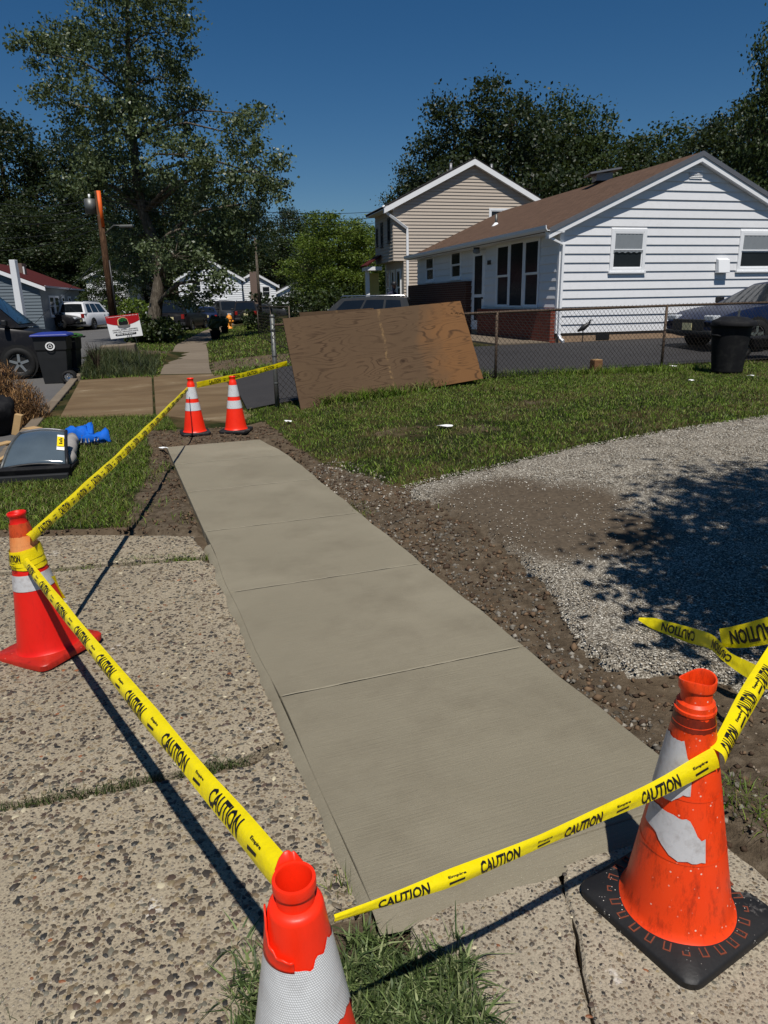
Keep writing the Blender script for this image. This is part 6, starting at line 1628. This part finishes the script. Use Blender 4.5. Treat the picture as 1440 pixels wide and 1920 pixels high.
# grey padding under its right side
a, b = gz(136, 828, .05), gz(128, 872, .05)
pd = empty('padding_roll', (a.x, a.y, .0), 0, 'dirty grey padded strip along the right side of the glass pane', 'padding')
pp = [Vector((0, 0, .09)) + (b - a) * f for f in np.linspace(0, 1, 9)]
MB().tube([p_ + Vector((.01 * math.sin(i * 2), 0, .01 * math.cos(i * 3))) for i, p_ in enumerate(pp)], [.06, .075, .07, .078, .07, .076, .07, .075, .055], 10).build('roll', M['grey_cloth'], pd, smooth=True)
# folded blue camp chair
p = gz(158, 832, .0)
ch = empty('folding_chair', (p.x, p.y, -.02), rad(12), 'folded blue canvas camp chair lying on the grass', 'chair')
def lump(name, pts, rr, mat, seed, parent):
    pp_ = [Vector(pts[0]).lerp(Vector(pts[1]), f) for f in (0, .33, .66)] + [Vector(pts[1]).lerp(Vector(pts[2]), f) for f in (0, .33, .66)] + [Vector(pts[2]).lerp(Vector(pts[3]), f) for f in (0, .33, .66, 1)]
    r_i = [interp(k, [0, 3, 6, 9], rr) for k in range(10)]; mb = MB().tube(pp_, r_i, 18)
    for i, q_ in enumerate(mb.v): d = 1 + .7 * mnoise.noise(Vector((q_[0] * 7, q_[1] * 7, q_[2] * 7 + seed))) + .35 * mnoise.noise(Vector((q_[0] * 17, q_[1] * 17, q_[2] * 17 + seed))); mb.v[i] = (q_[0] + .05 * (d - 1), q_[1] + .1 * (d - 1), max(.005, q_[2] * d * 1.15))
    return mb.build(name, M[mat], parent, smooth=True)
lump('canvas', [(-.42, .34, .10), (-.3, .33, .15), (-.12, .25, .14), (.05, .16, .10)], [.05, .12, .12, .06], 'blue_cloth', 1, ch)
lump('canvas', [(-.1, .36, .12), (.05, .28, .17), (.12, .1, .13), (.08, -.02, .06)], [.05, .1, .085, .04], 'blue_cloth', 5, ch)
lump('canvas', [(-.1, .05, .06), (.2, .0, .1), (.4, .0, .1), (.52, .02, .05)], [.04, .08, .09, .04], 'blue_cloth', 9, ch)
for k, (x0, x1) in enumerate(((-.05, -.02), (0, .08), (.06, .14), (.2, .24), (.3, .3))):
    lg = MB().tube([(x0, .18, .16), (x1, -.22, .06 + .01 * k)], .013, 8).build('leg', M['grey_metal'], ch, smooth=True); MB().tube([(x1, -.2, .06), (x1, -.26, .05)], .02, 8).build('foot_cap', M['plastic_black'], lg, smooth=True)
ch.scale = (.6, .6, .72)
# dried cut shrubs piled at the kerb
def dry_pile(u, v, Y, w, h, label, n, z0=-.1):
    c = atY(u, v, Y); pts = []; hh = []; ww = []; cl = []
    for _ in range(n):
        a = rnd.uniform(0, 6.28); ph = math.acos(rnd.uniform(0, 1)); rr = rnd.random() ** .4
        pts.append((c.x + w * rr * math.sin(ph) * math.cos(a), Y + w * rr * math.sin(ph) * math.sin(a), max(z0, z0 + h * rr * math.cos(ph)))); hh.append(rnd.uniform(.06, .16)); ww.append(rnd.uniform(.006, .012)); cl.append(pick([srgb(124, 92, 58), srgb(98, 70, 44), srgb(146, 114, 76), srgb(70, 50, 34)], .3))
    o = blades('dry_brush', pts, hh, ww, cl, label, lean=1.1, seg=2, mat='straw'); o['category'] = 'brush pile'; del o['kind']
    return o
dry_pile(52, 780, 10.6, .33, .62, 'dried brown brush bundle nearest the kerb', 2600)
dry_pile(8, 760, 10.9, .42, .92, 'taller dried brown brush pile at the left edge', 3400)
# dark rubbish bags and boards at the left edge
for k, (u, v, Y, s_, lab) in enumerate(((-20, 800, 9.4, .36, 'black rubbish bag slumped at the left edge beside the boards'), (-42, 760, 10.2, .5, 'bigger black rubbish bag behind at the left edge'))):
    c = gz(u, v); bg = MB().ball((0, 0, s_ * .7), s_, 34, 24, (1, 1, .95))
    for i, q_ in enumerate(bg.v): d = 1 + .25 * mnoise.noise(Vector((q_[0] * 4, q_[1] * 4, q_[2] * 4 + k))) - .16 * abs(mnoise.noise(Vector((q_[0] * 11, q_[1] * 11, q_[2] * 11 + k)))); bg.v[i] = (q_[0] * d, q_[1] * d, max(0, q_[2] * d))
    tag(bg.build('rubbish_bag', M['plastic_black'], None, smooth=True, loc=(c.x, c.y, -.12)), lab, 'bag')
def plank(a, b, w, th_, label, mat='wood_raw'):
    a, b = Vector(a), Vector(b); d = (b - a); q_ = d.to_track_quat('X', 'Z'); o = MB().box((0, 0, 0), (d.length, w, th_)).build('board', M[mat], None, bevel=.004); o.location = (a + b) / 2; o.rotation_euler = q_.to_euler(); tag(o, label, 'board', 'boards thrown on the pile')
plank(gz(30, 815, -.05), gz(36, 777, .22), .1, .09, 'short squared timber end leaning out of the pile')
plank(gz(48, 806, .02), gz(72, 802, .02), .2, .03, 'pale flat board end beyond the glass pane'); plank(gz(-30, 880, .05), gz(14, 855, .1), .05, .03, 'pale narrow stick at the left edge'); plank(gz(-10, 836, .05), gz(20, 828, .06), .12, .02, 'small pale board by the black rubbish')

# ================================================================ YARD SIGN
SY = 17.6
s_bl, s_br, s_tl, s_tr = [atY(u, v, SY) for u, v in ((208, 636), (268, 629), (197, 594), (259, 587))]
sg = empty('yard_sign', (s_bl.x, SY, 0), 0, 'red and white contractor yard sign tilted on wire legs above the mound', 'sign')
so_ = Vector((s_bl.x, SY, 0)); sA, sB, sD, sC = s_bl - so_, s_br - so_, s_tl - so_, s_tr - so_
def sp3(a, b, off=0.0): p_ = sA.lerp(sB, a).lerp(sD.lerp(sC, a), b); return p_ + Vector((0, -off, 0))
MB().hexa([sp3(0, 0, .003), sp3(1, 0, .003), sp3(1, 0, -.003), sp3(0, 0, -.003), sp3(0, 1, .003), sp3(1, 1, .003), sp3(1, 1, -.003), sp3(0, 1, -.003)]).build('board', M['white_print'], sg)
n = 16; vs = []
for i in range(n + 1): x = i / n; vs += [sp3(x, .70 - .16 * (1 - (2 * x - 1) ** 2) + .0 * x, .006), sp3(x, 1, .006)]
MB().add(vs, [(2 * i, 2 * i + 2, 2 * i + 3, 2 * i + 1) for i in range(n)]).build('red_field', M['red_print'], sg)
def area(x0, x1, yc, hh, off=.010): return lambda x, y: sp3(x0 + (x1 - x0) * x, yc + hh * y, off)
flat_text('LANDSCAPING SERVICES IN NJ', sg, 'white_print', area(.04, .96, .945, .018))
P = [(.36, .52), (.62, .52), (.66, .60), (.64, .80), (.58, .87), (.5, .90), (.40, .87), (.34, .80), (.32, .60)]
MB().add([sp3(a, b, .009) for a, b in P], [tuple(range(len(P)))]).build('emblem', M['gold_print'], sg)
P2 = [(.5 + (a - .49) * .88, .71 + (b - .71) * .88) for a, b in P]
MB().add([sp3(a, b, .011) for a, b in P2], [tuple(range(len(P2)))]).build('emblem_field', M['black_print'], sg)
for (cx, cy, r) in ((.42, .78, .06), (.5, .82, .065), (.57, .77, .055), (.47, .74, .05)):
    MB().add([sp3(cx + r * .8 * math.cos(k * .785), cy + r * math.sin(k * .785), .013) for k in range(8)], [tuple(range(8))]).build('emblem_tree', M['green_print'], sg)
MB().add([sp3(a, b, .014) for a, b in ((.30, .56), (.70, .55), (.67, .46), (.5, .42), (.33, .47))], [(0, 4, 3, 2, 1)]).build('emblem_banner', M['grey_print'], sg)
flat_text('CONCRETE, MASONRY, LANDSCAPING,', sg, 'black_print', area(.12, .90, .36, .028)); flat_text('LAWN CARE, HARDSCAPING & MORE', sg, 'black_print', area(.12, .90, .27, .028))
P3_ = [(.20, .20), (.17, .155), (.20, .11), (.80, .11), (.83, .155), (.80, .20)]
MB().add([sp3(a, b, .009) for a, b in P3_], [tuple(range(6))]).build('phone_bar', M['black_print'], sg); flat_text('(856) 378-0277', sg, 'white_print', area(.22, .78, .155, .03, .012))
for k in range(3): MB().add([sp3(a, b, .009) for a, b in ((.52 + .06 * k, .03), (.555 + .06 * k, .03), (.555 + .06 * k, .075), (.52 + .06 * k, .075))], [(0, 1, 2, 3)]).build('print_mark', M['grey_print'], sg)
for a in (.22, .78):
    p_ = sp3(a, .4, -.004); g_ = sp3(a, -.9, -.004); MB().tube([p_, (g_.x, g_.y, ground_z(so_.x + g_.x, SY) - .05)], .004, 5).build('leg', M['galv'], sg)
# broken kerb-stone pieces by the mound and the white paddle behind them
for k, (u, v, Y, sz_, lab) in enumerate(((222, 652, 20.5, (.95, .3, .35), 'broken pale concrete block on the mound under the yard sign'), (140, 697, 16.8, (.35, .3, .3), 'pale concrete lump at the street corner of the apron'))):
    c = atY(u, v, Y); mb = MB(); mb.box((0, 0, 0), sz_); bmx = mb.build('concrete_block', M['old_walk'], None, bevel=.03, loc=(c.x, Y, ground_z(c.x, Y) + sz_[2] * .3), rot=(rad(4), rad(-3), rad(8))); tag(bmx, lab, 'concrete block')

# ================================================================ POLES, WIRES, HYDRANT, MAILBOXES
def tube_obj(name, pts, r, mat, parent=None, n=10): return MB().tube(pts, r, n).build(name, M[mat], parent, smooth=True)
PY = 28.5; pb_ = atY(214, 612, PY); ptp = atY(182, 358, PY)
pole = empty('utility_pole', (pb_.x, PY, 0), 0, 'leaning wooden utility pole with transformer and orange marker behind the yard sign', 'utility pole')
o3 = Vector((pb_.x, PY, 0)); bdir = (ptp - pb_)
tube_obj('pole', [pb_ - o3 - bdir * .06, ptp - o3], [.14, .10], 'pole_wood', pole, 12)
M['orange_wrap'] = plain('orange_wrap', srgb(222, 92, 20), .6, .15, 6)
pu = lambda f: pb_ - o3 + bdir * f
tube_obj('orange_marker', [pu(.74) + Vector((.04, -.02, 0)), pu(1.0) + Vector((.04, -.02, 0))], .085, 'orange_wrap', pole, 12)
tf_ = tube_obj('transformer', [pu(.85) + Vector((-.32, 0, -.05)), pu(.85) + Vector((-.32, 0, .45))], .2, 'galv', pole, 16)
tube_obj('bushing', [pu(.85) + Vector((-.32, 0, .45)), pu(.85) + Vector((-.32, 0, .62))], .04, 'white_print', tf_, 8)
tube_obj('lamp_arm', [pu(.68), pu(.70) + Vector((.5, -.1, .25)), pu(.70) + Vector((.9, -.2, .22))], .025, 'galv', pole, 6); MB().box(tuple(pu(.70) + Vector((1.0, -.22, .2))), (.5, .2, .1)).build('lamp_head', M['galv'], pole, bevel=.03)
tube_obj('cable_guard', [pu(0) + Vector((.17, -.05, 0)), pu(.5) + Vector((.15, -.05, 0))], .04, 'black_metal', pole, 6)
P2Y = 72.0; fb = atY(488, 580, P2Y); ft = atY(478, 446, P2Y)
pole2 = empty('utility_pole', (fb.x, P2Y, 0), 0, 'slim far utility pole beside the brick chimney house', 'utility pole'); o4 = Vector((fb.x, P2Y, 0))
tube_obj('pole', [fb - o4 - (ft - fb) * .1, ft - o4], [.16, .11], 'bark_grey', pole2, 8)
def wire(label, a, b, sag, r=.012):
    a, b = Vector(a), Vector(b); pts = [a.lerp(b, i / 16) - Vector((0, 0, sag * 4 * (i / 16) * (1 - i / 16))) for i in range(17)]
    o = MB().tube(pts, r, 4, False).build('overhead_wire', M['black_metal']); tag(o, label, 'wire', 'overhead wires')
top = o3 + pu(.97)
for k, (v1, v2, lab) in enumerate(((376, 386, 'topmost overhead wire crossing the sky right of the street tree'), (386, 398, 'second overhead wire crossing the sky right of the street tree'), (397, 408, 'lowest overhead wire crossing the sky right of the street tree'))):
    a = o3 + pu(.97 - .03 * k); m_ = atY(555, v1, 48); b = atY(790, v2, 60); wire(lab, a, m_.lerp(b, 1.0), .6, .02)
for k, v in enumerate((358, 385, 402, 440, 470)): wire(('topmost', 'second', 'third', 'fourth', 'lowest')[k] + ' of the dark overhead wires running left from the utility pole', o3 + pu(.95 - .05 * k), atY(-120, v - 12, 30), .5, .014)
wire('guy wire slanting down left from the utility pole', o3 + pu(.55), gz(40, 640, 0) + Vector((-2, 4, 0)), 0, .012)
wire('cable from the utility pole to the far pole', o3 + pu(.8), ft, .8, .02)
# hydrant
p = gz(428, 611); hyY = 47.0; hx_ = atY(430, 600, hyY).x
hy = empty('fire_hydrant', (hx_, hyY, 0), 0, 'fire hydrant with orange bonnet beside the far sidewalk', 'hydrant')
M['hyd'] = plain('hydrant_orange', srgb(222, 140, 40), .5, .15, 8)
MB().lathe([(.001, 0), (.2, 0), (.2, .06), (.14, .08), (.13, .55), (.17, .57), (.17, .62)], 16).build('barrel', M['hyd'], hy, smooth=True); MB().lathe([(.19, .62), (.18, .72), (.12, .84), (.04, .88), (.04, .95), (.001, .95)], 16).build('bonnet', M['hyd'], hy, smooth=True)
for a in (0, 90, 180): d = Vector((math.cos(rad(a + 200)), math.sin(rad(a + 200)), 0)); tube_obj('nozzle', [Vector((0, 0, .48)) + d * .1, Vector((0, 0, .48)) + d * .26], .07, 'hyd', hy, 10)
# dark figures of rubbish by the far walk: stacked pots
for (u, v, Y, h, w, lab) in ((404, 628, 33.5, 1.0, .30, 'dark topiary-shaped planter beside the far sidewalk'), (421, 615, 40, .85, .26, 'second dark planter just beyond the first one')):
    c = atY(u, v, Y); z_ = 0; po_ = empty('planter', (c.x, Y, z_), 0, lab, 'planter')
    MB().lathe([(.001, 0), (w * .6, 0), (w * .85, h * .4), (w * .9, h * .42)], 14).build('pot', M['plastic_black'], po_, smooth=True)
    bl_ = MB().ball((0, 0, h * .72), w, 14, 10, (1, 1, 1.15))
    for i, q_ in enumerate(bl_.v): d = 1 + .35 * mnoise.noise(Vector((q_[0] * 9, q_[1] * 9, q_[2] * 9))); bl_.v[i] = (q_[0] * d, q_[1] * d, h * .72 + (q_[2] - h * .72) * d)
    bl_.build('foliage', M['leaf_dark'], po_)

# ================================================================ PERSON behind the plywood
pY = 29.5; pc = atY(733, 560, pY); pg = terr(pc.x, pY)
person = empty('person', (pc.x, pY, pg), rad(-60), 'person in dark shirt and cap bending over behind the plywood', 'person')
def skin_body(name, J, E, mat, parent, root=0, sub=2):
    me = bpy.data.meshes.new(name); me.from_pydata([j[0] for j in J], E, []); o = link(name, me, None, parent)
    me.materials.append(M[mat]); sk_ = o.modifiers.new('skin', 'SKIN'); 
    for i, j in enumerate(J): d = me.skin_vertices[0].data[i]; d.radius = (j[1], j[2] if len(j) > 2 else j[1]); d.use_root = (i == root)
    sb = o.modifiers.new('sub', 'SUBSURF'); sb.levels = sub; sb.render_levels = sub; return o
zs = 1.0
# 0 pelvis 1 waist 2 chest 3 neck base 4 neck ; arms ; legs  (x forward, slight stoop)
J = [((0, 0, .92), .15, .12), ((.04, 0, 1.08), .15, .12), ((.10, 0, 1.28), .18, .13), ((.15, 0, 1.43), .09, .08), ((.20, 0, 1.52), .055, .055),
     ((.13, .19, 1.38), .065), ((.20, .25, 1.12), .05), ((.40, .20, .98), .036), ((.13, -.19, 1.38), .065), ((.20, -.25, 1.12), .05), ((.40, -.20, .98), .036),
     ((0, .10, .86), .10), ((.03, .11, .48), .065), ((-.03, .11, .08), .045), ((.12, .12, .035), .04), ((0, -.10, .86), .10), ((.03, -.11, .48), .065), ((-.03, -.11, .08), .045), ((.12, -.12, .035), .04),
     ((.235, 0, 1.60), .075, .088), ((.25, 0, 1.70), .088, .10), ((.245, 0, 1.76), .06, .07)]
E_ = [(0, 1), (1, 2), (2, 3), (3, 4), (2, 5), (5, 6), (6, 7), (2, 8), (8, 9), (9, 10), (0, 11), (11, 12), (12, 13), (13, 14), (0, 15), (15, 16), (16, 17), (17, 18), (4, 19), (19, 20), (20, 21)]
bd = skin_body('body', J, E_, 'fabric_dark', person)
skin_body('head', [((.205, 0, 1.53), .05), ((.235, 0, 1.60), .074, .09), ((.25, 0, 1.70), .09, .105), ((.245, 0, 1.77), .06, .07)], [(0, 1), (1, 2), (2, 3)], 'skin', person)
MB().lathe([(.108, 1.70), (.112, 1.74), (.10, 1.80), (.06, 1.835), (.001, 1.845)], 18, (.25, 0, 0)).build('cap', M['black_metal'], person, smooth=True); MB().box((.40, 0, 1.715), (.14, .16, .012), Matrix.Rotation(rad(8), 3, 'Y')).build('cap_brim', M['black_metal'], person, bevel=.004)
MB().ball((.35, 0, 1.65), .02, 8, 6).build('nose', M['skin'], person, smooth=True)
for s_ in (-1, 1):
    h0 = Vector((.42, s_ * .20, .96)); hand = MB().ball(h0, .045, 10, 8, (1, .55, 1.1)).build('hand', M['skin'], person, smooth=True)
    for k in range(4): skin_body('finger', [(tuple(h0 + Vector((.02, (k - 1.5) * .018, -.02))), .009), (tuple(h0 + Vector((.06, (k - 1.5) * .02, -.05))), .009), (tuple(h0 + Vector((.06, (k - 1.5) * .018, -.09 - .006 * (k % 3)))), .008)], [(0, 1), (1, 2)], 'skin', hand, sub=1)
    skin_body('thumb', [(tuple(h0 + Vector((.0, -s_ * .03, .0))), .010), (tuple(h0 + Vector((.03, -s_ * .06, -.02))), .010), (tuple(h0 + Vector((.06, -s_ * .06, -.04))), .008)], [(0, 1), (1, 2)], 'skin', hand, sub=1)

# ================================================================ TREES
def leaf_arr(C, size, up=.25):
    n = len(C); a = nrng.normal(size=(n, 3)); a /= np.linalg.norm(a, axis=1)[:, None]; b = nrng.normal(size=(n, 3)); b[:, 2] -= up; b -= a * (a * b).sum(1)[:, None]; b /= np.linalg.norm(b, axis=1)[:, None]
    s = size * nrng.uniform(.6, 1.3, n)[:, None]; nn = np.cross(a, b)
    V = np.stack([C - a * s * .5, C + b * s * .32 + nn * s * .08, C + a * s * .5, C - b * s * .32 + nn * s * .08], 1).reshape(-1, 3)
    F = np.arange(n * 4).reshape(n, 4); return V, F
def make_tree(name, label, cat, base, trunk, lobes, leaf_n, leaf_size, mats, clump_r=.5, per=34, group=None, droop=0.0, limb_r=.4, seed=0):
    """base: world point; trunk: list of (offset, radius); lobes: list of (centre offset, radii, weight)"""
    r_ = np.random.default_rng(seed); rr = random.Random(seed)
    t_ = empty(name, tuple(base), 0, label, cat, group)
    mb = MB(); mb.tube([p for p, r in trunk], [r for p, r in trunk], 10)
    tips = []; wsum = sum(l[2] for l in lobes)
    tp = [Vector(p) for p, r in trunk]
    for (c, R, w) in lobes:
        c = Vector(c); 
        k = min(range(len(tp)), key=lambda i: (tp[i] - c).length + (0 if tp[i].z < c.z else 3)); st_ = tp[k]
        mid = st_.lerp(c, .5) + Vector((0, 0, .12 * (c - st_).length)); r0 = trunk[k][1] * limb_r
        mb.tube([st_, st_.lerp(mid, .6) + Vector((0, 0, .1)), mid, mid.lerp(c, .6), c], [r0, r0 * .8, r0 * .62, r0 * .42, r0 * .2], 6)
        nc = max(3, int(leaf_n / per * w / wsum))
        for i in range(nc):
            d = r_.normal(size=3); d /= np.linalg.norm(d); q = r_.uniform(.35, 1.02) ** .55
            p = c + Vector((d[0] * R[0], d[1] * R[1], d[2] * R[2])) * q
            tips.append(p)
            if i % 3 == 0:
                m2 = c.lerp(p, .55) + Vector((0, 0, .1 * R[2] * r_.uniform(-.5, 1))); mb.tube([c.lerp(mid, .3 * r_.random()), m2, p], [r0 * .22, r0 * .13, r0 * .05], 4, False)
    mb.build('trunk', M[mats[1]], t_, smooth=True)
    T = np.array([tuple(p) for p in tips]); n = len(T)
    cr = clump_r * r_.uniform(.5, 1.25, n)
    C = np.repeat(T, per, 0) + r_.normal(size=(n * per, 3)) * np.repeat(cr, per)[:, None] * np.array([1, 1, .62]) * .62
    C[:, 2] -= droop * r_.random(n * per)
    V, F = leaf_arr(C, leaf_size); link('crown', np_mesh('crown', V, F), M[mats[0]], t_)
    return t_
# the tall street tree
TYY = 33.0; tb = gz(291, 640); tb = Vector((atY(291, 640, TYY).x, TYY, 0)); kk = 1331 / (TYY / 1.035)
def off(u, v, dy=0.0): p_ = atY(u, v, TYY + dy); return p_ - tb
tr_pts = [(Vector((0, 0, -.2)), .42), (off(289, 610), .34), (off(292, 575), .29), (off(300, 520), .26), (off(292, 460), .23), (off(268, 400), .21), (off(255, 330), .19), (off(250, 260), .16), (off(243, 180), .13), (off(240, 90), .10), (off(238, 10), .07)]
LB = [(240, -40, 75, 60, 2.2), (215, 40, 62, 55, 2.0), (130, 85, 62, 40, 1.9), (65, 95, 40, 28, .8), (320, 60, 45, 70, 1.9), (300, 150, 62, 55, 2.0), (190, 150, 62, 50, 2.0), (110, 190, 48, 42, 1.3), (350, 215, 42, 48, 1.3), (250, 240, 72, 55, 2.4), (165, 262, 55, 50, 1.7), (340, 290, 60, 45, 1.8), (225, 330, 70, 50, 2.0), (300, 380, 70, 55, 2.1), (400, 330, 45, 40, 1.1), (455, 255, 48, 42, 1.2), (475, 215, 32, 32, .6), (500, 320, 42, 34, .9), (470, 380, 62, 42, 1.4), (530, 340, 24, 30, .4), (390, 430, 62, 50, 1.7), (255, 440, 60, 50, 1.6), (330, 480, 62, 42, 1.4), (440, 455, 45, 40, .9), (270, 510, 45, 32, .8), (390, 525, 45, 32, .8), (345, 545, 45, 28, .6), (230, 480, 36, 36, .6), (160, 330, 45, 45, 1.0)]
lobes = []
for i, (u, v, ru, rv, w) in enumerate(LB): dy = ((i * 37) % 11 - 5) * .5; lobes.append((off(u, v, dy), (ru / kk, ru / kk * .9, rv / kk), w))
make_tree('street_tree', 'tall grey-green broadleaf tree in the verge with pale mottled trunk', 'tree', tb, tr_pts, lobes, 52000, .15, ('leaf_tree', 'bark_grey'), .43, 70, droop=.12, limb_r=.42, seed=3)
# shade tree just out of frame at right (its crown throws the dappled shadow on the gravel; the tape is tied to it)
sb_ = Vector((2.05, 2.12, -.03))
make_tree('shade_tree', 'small leafy tree at the right edge that the caution tape is tied to', 'tree', sb_, [(Vector((0, 0, -.1)), .19), (Vector((.02, 0, .6)), .15), (Vector((.05, 0, 1.6)), .13), (Vector((.1, 0, 2.6)), .11), (Vector((.15, -.1, 3.6)), .08), (Vector((.15, -.1, 5.2)), .05)],
          [(Vector((-.1, -.1, 2.5)), (.5, .5, .4), .9), (Vector((.5, 0, 2.3)), (.6, .5, .4), .9), (Vector((0, -.1, 3.1)), (.5, .6, .5), 1.1), (Vector((.5, .1, 3.1)), (.7, .7, .6), 1.2), (Vector((.2, -.2, 4.0)), (.6, .6, .5), 1.5), (Vector((.9, .1, 4.3)), (.9, .8, .7), 1.8), (Vector((.75, -.3, 5.2)), (.6, .7, .5), 1.2), (Vector((1.5, .2, 5.0)), (.9, .8, .8), 1.5), (Vector((1.1, 0, 5.9)), (.7, .7, .5), 1.2)], 10500, .10, ('leaf_mid', 'bark_dark'), .28, 22, limb_r=.4, seed=5)
# background woods: three crowns, placed many times
def proto(seed, mat, leaf_n=22000, size=.25, spread=1.0, H_=14.0):
    r = random.Random(seed); lb = []
    for k in range(15):
        f = k / 14; z = H_ * (.22 + .74 * f); wr = spread * H_ * .30 * (1 - abs(f - .42) ** 1.6 * 1.15)
        a = k * 2.4; d = wr * .62; lb.append((Vector((d * math.cos(a), d * math.sin(a), z)), (wr * .55, wr * .55, H_ * .105), 1 - .35 * f))
    t_ = make_tree('woodland_tree', 'x', 'tree', (0, 0, 0), [(Vector((0, 0, -.3)), .35), (Vector((.1, 0, H_ * .3)), .28), (Vector((0, .1, H_ * .6)), .2), (Vector((.1, 0, H_ * .9)), .08)], lb, leaf_n, size, (mat, 'bark_dark'), .85, 52, seed=seed)
    return t_
PR = [proto(21, 'leaf_dark'), proto(22, 'leaf_dark', spread=1.15), proto(23, 'leaf_mid', spread=1.05), proto(24, 'leaf_bright', leaf_n=30000, size=.25, spread=1.2)]
used_p = set()
def put(k, u, vtop, Y, label, wide=1.0, group='trees of the wood behind the houses', rz=None):
    o = PR[k] if k not in used_p else copy_tree(PR[k]); used_p.add(k)
    p = atY(u, 560, Y); zt = atY(u, vtop, Y).z; s_ = zt / 14.3
    o.location = (p.x, Y, -.1); o.scale = (s_ * wide, s_ * wide, s_); o.rotation_euler = (0, 0, rz if rz is not None else rnd.uniform(0, 6.28)); o['label'] = label; o['group'] = group; o['category'] = 'tree'; return o
put(0, -90, 200, 88, 'dark woodland tree cut by the left edge, top left of the chimney', 1.2)
put(1, 40, 222, 90, 'dark woodland tree above the red-roofed ranch house', 1.1); put(0, 140, 270, 96, 'dark woodland tree left of the street tree crown', 1.0); put(1, 225, 300, 98, 'dark woodland tree directly behind the utility pole', 1.1)
put(0, 320, 330, 100, 'dark woodland tree behind the street tree trunk', 1.1); put(2, 400, 345, 102, 'mid green woodland tree right behind the street tree', 1.1); put(0, 470, 375, 104, 'dark woodland tree above the far chimney house', 1.1); put(1, 540, 395, 108, 'dark woodland tree above the low porch house', 1.05); put(2, 592, 408, 112, 'mid green woodland tree at the gap right of the street tree', .9)
put(0, 90, 380, 80, 'lower dark tree filling behind the ranch house roof', 1.6); put(1, 180, 420, 86, 'lower dark tree behind the low grey-sided house', 1.7); put(2, 205, 470, 74, 'small green tree beside the utility pole', 1.3); put(0, 300, 430, 92, 'lower dark tree behind the taller white house', 1.8); put(1, 420, 440, 96, 'lower dark tree behind the half hidden white house', 1.8); put(0, 520, 450, 100, 'lower dark tree behind the low porch house', 1.8)
put(1, -30, 400, 82, 'lower dark tree at the far left edge', 1.7)
put(3, 640, 402, 58, 'bright green tree left of the tan house', 1.5, None); put(3, 690, 425, 66, 'smaller bright green tree touching the tan house', 1.4, None); put(2, 585, 452, 70, 'green tree just left of the bright one', 1.1, None)
put(0, 945, 160, 50, 'large dark tree crown above the tan house', 1.05, None, 1.0); put(1, 850, 205, 52, 'dark tree left of the tan house ridge', .95, None, 2.0); put(2, 1060, 185, 56, 'tall mid green tree right of the large dark crown', .9, None, .3)
put(2, 1190, 250, 64, 'lower green tree seen over the white house roof', 1.3, None); put(1, 1120, 262, 60, 'dark tree behind the white house roof vent', 1.2, None); put(0, 1010, 240, 58, 'dark tree filling behind the two roofs', 1.2, None); put(0, 1290, 235, 56, 'dark tree right of the white house ridge', 1.1, None)
put(2, 1430, 45, 40, 'tall feathery tree cut by the right edge', .62, None, .5); put(1, 1400, 175, 48, 'dark tree below the tall feathery one at right', 1.0, None); put(0, 1500, 150, 50, 'dark tree outside the right edge', 1.2, None); put(1, 790, 300, 56, 'dark tree behind the left slope of the tan roof', .8, None)
# shrubs
def shrub(label, u, vb, Y, w, h, mat='leaf_dark', n=1400, size=.16, name='shrub', zb=None, conical=False):
    p = atY(u, vb, Y); zb = terr(p.x, Y) if zb is None else zb
    lb = [(Vector((w * .3 * math.cos(a), w * .3 * math.sin(a), h * (.45 + .2 * math.sin(a * 2)))), (w * .32, w * .32, h * .36), 1) for a in (0, 1.3, 2.5, 3.8, 5.0)]
    if conical: lb = [(Vector((0, 0, h * f)), (w * .5 * (1.05 - f), w * .5 * (1.05 - f), h * .13), 1.1 - f) for f in (.15, .35, .55, .75, .92)]
    make_tree(name, label, 'shrub', (p.x, Y, zb), [(Vector((0, 0, -.05)), .06), (Vector((0, 0, h * .4)), .045), (Vector((0, 0, h * .7)), .02)], lb, n, size, (mat, 'bark_dark'), .18, 12, 'shrubs of the gardens', seed=int(u * 7 + Y))
shrub('dense dark shrub around the foot of the street tree', 300, 632, 32.2, 1.9, 1.1, 'leaf_mid', 2200); shrub('dark shrub left of the street tree foot', 262, 636, 32.6, 1.2, .9, 'leaf_mid', 1300)
shrub('yellow-green hedge bush between utility pole and street tree', 246, 588, 62, 3.6, 2.6, 'leaf_bright', 2200, .25); shrub('round dark bush below the far pole', 505, 580, 78, 4.4, 2.4, 'leaf_dark', 2000, .28); shrub('dark conical evergreen before the low porch house', 552, 573, 84, 2.4, 3.0, 'leaf_dark', 1600, .25, 'conical_shrub', None, True)
shrub('low rounded bush at the far end of the lawn', 490, 606, 40, 1.7, 1.0, 'leaf_mid', 1600, .14); shrub('leafy bush beside the ranch house corner', 172, 590, 58, 2.4, 2.4, 'leaf_mid', 1800, .22); shrub('bush before the far white porch', 385, 575, 70, 2.6, 2.2, 'leaf_dark', 1600, .25); shrub('tall dark bush behind the crossover roof', 640, 570, 50, 5.0, 2.6, 'leaf_mid', 2600, .22); shrub('dark bush left of the crossover', 580, 578, 52, 3.4, 1.8, 'leaf_dark', 1800, .22)
tw = empty('dry_shrub', (atY(178, 660, 17.2).x, 17.2, .2), 0, 'leafless twiggy shrub left of the yard sign', 'shrub'); mb = MB()
for k in range(26):
    a = rnd.uniform(0, 6.28); d = Vector((math.cos(a) * rnd.uniform(.1, .3), math.sin(a) * .2, rnd.uniform(.25, .55))); mb.tube([(0, 0, -.1), d * .5 + Vector((0, 0, .05)), d, d + Vector((rnd.uniform(-.1, .1), 0, .06))], [.008, .006, .004, .002], 4, False)
mb.build('twigs', M['bark_dark'], tw)
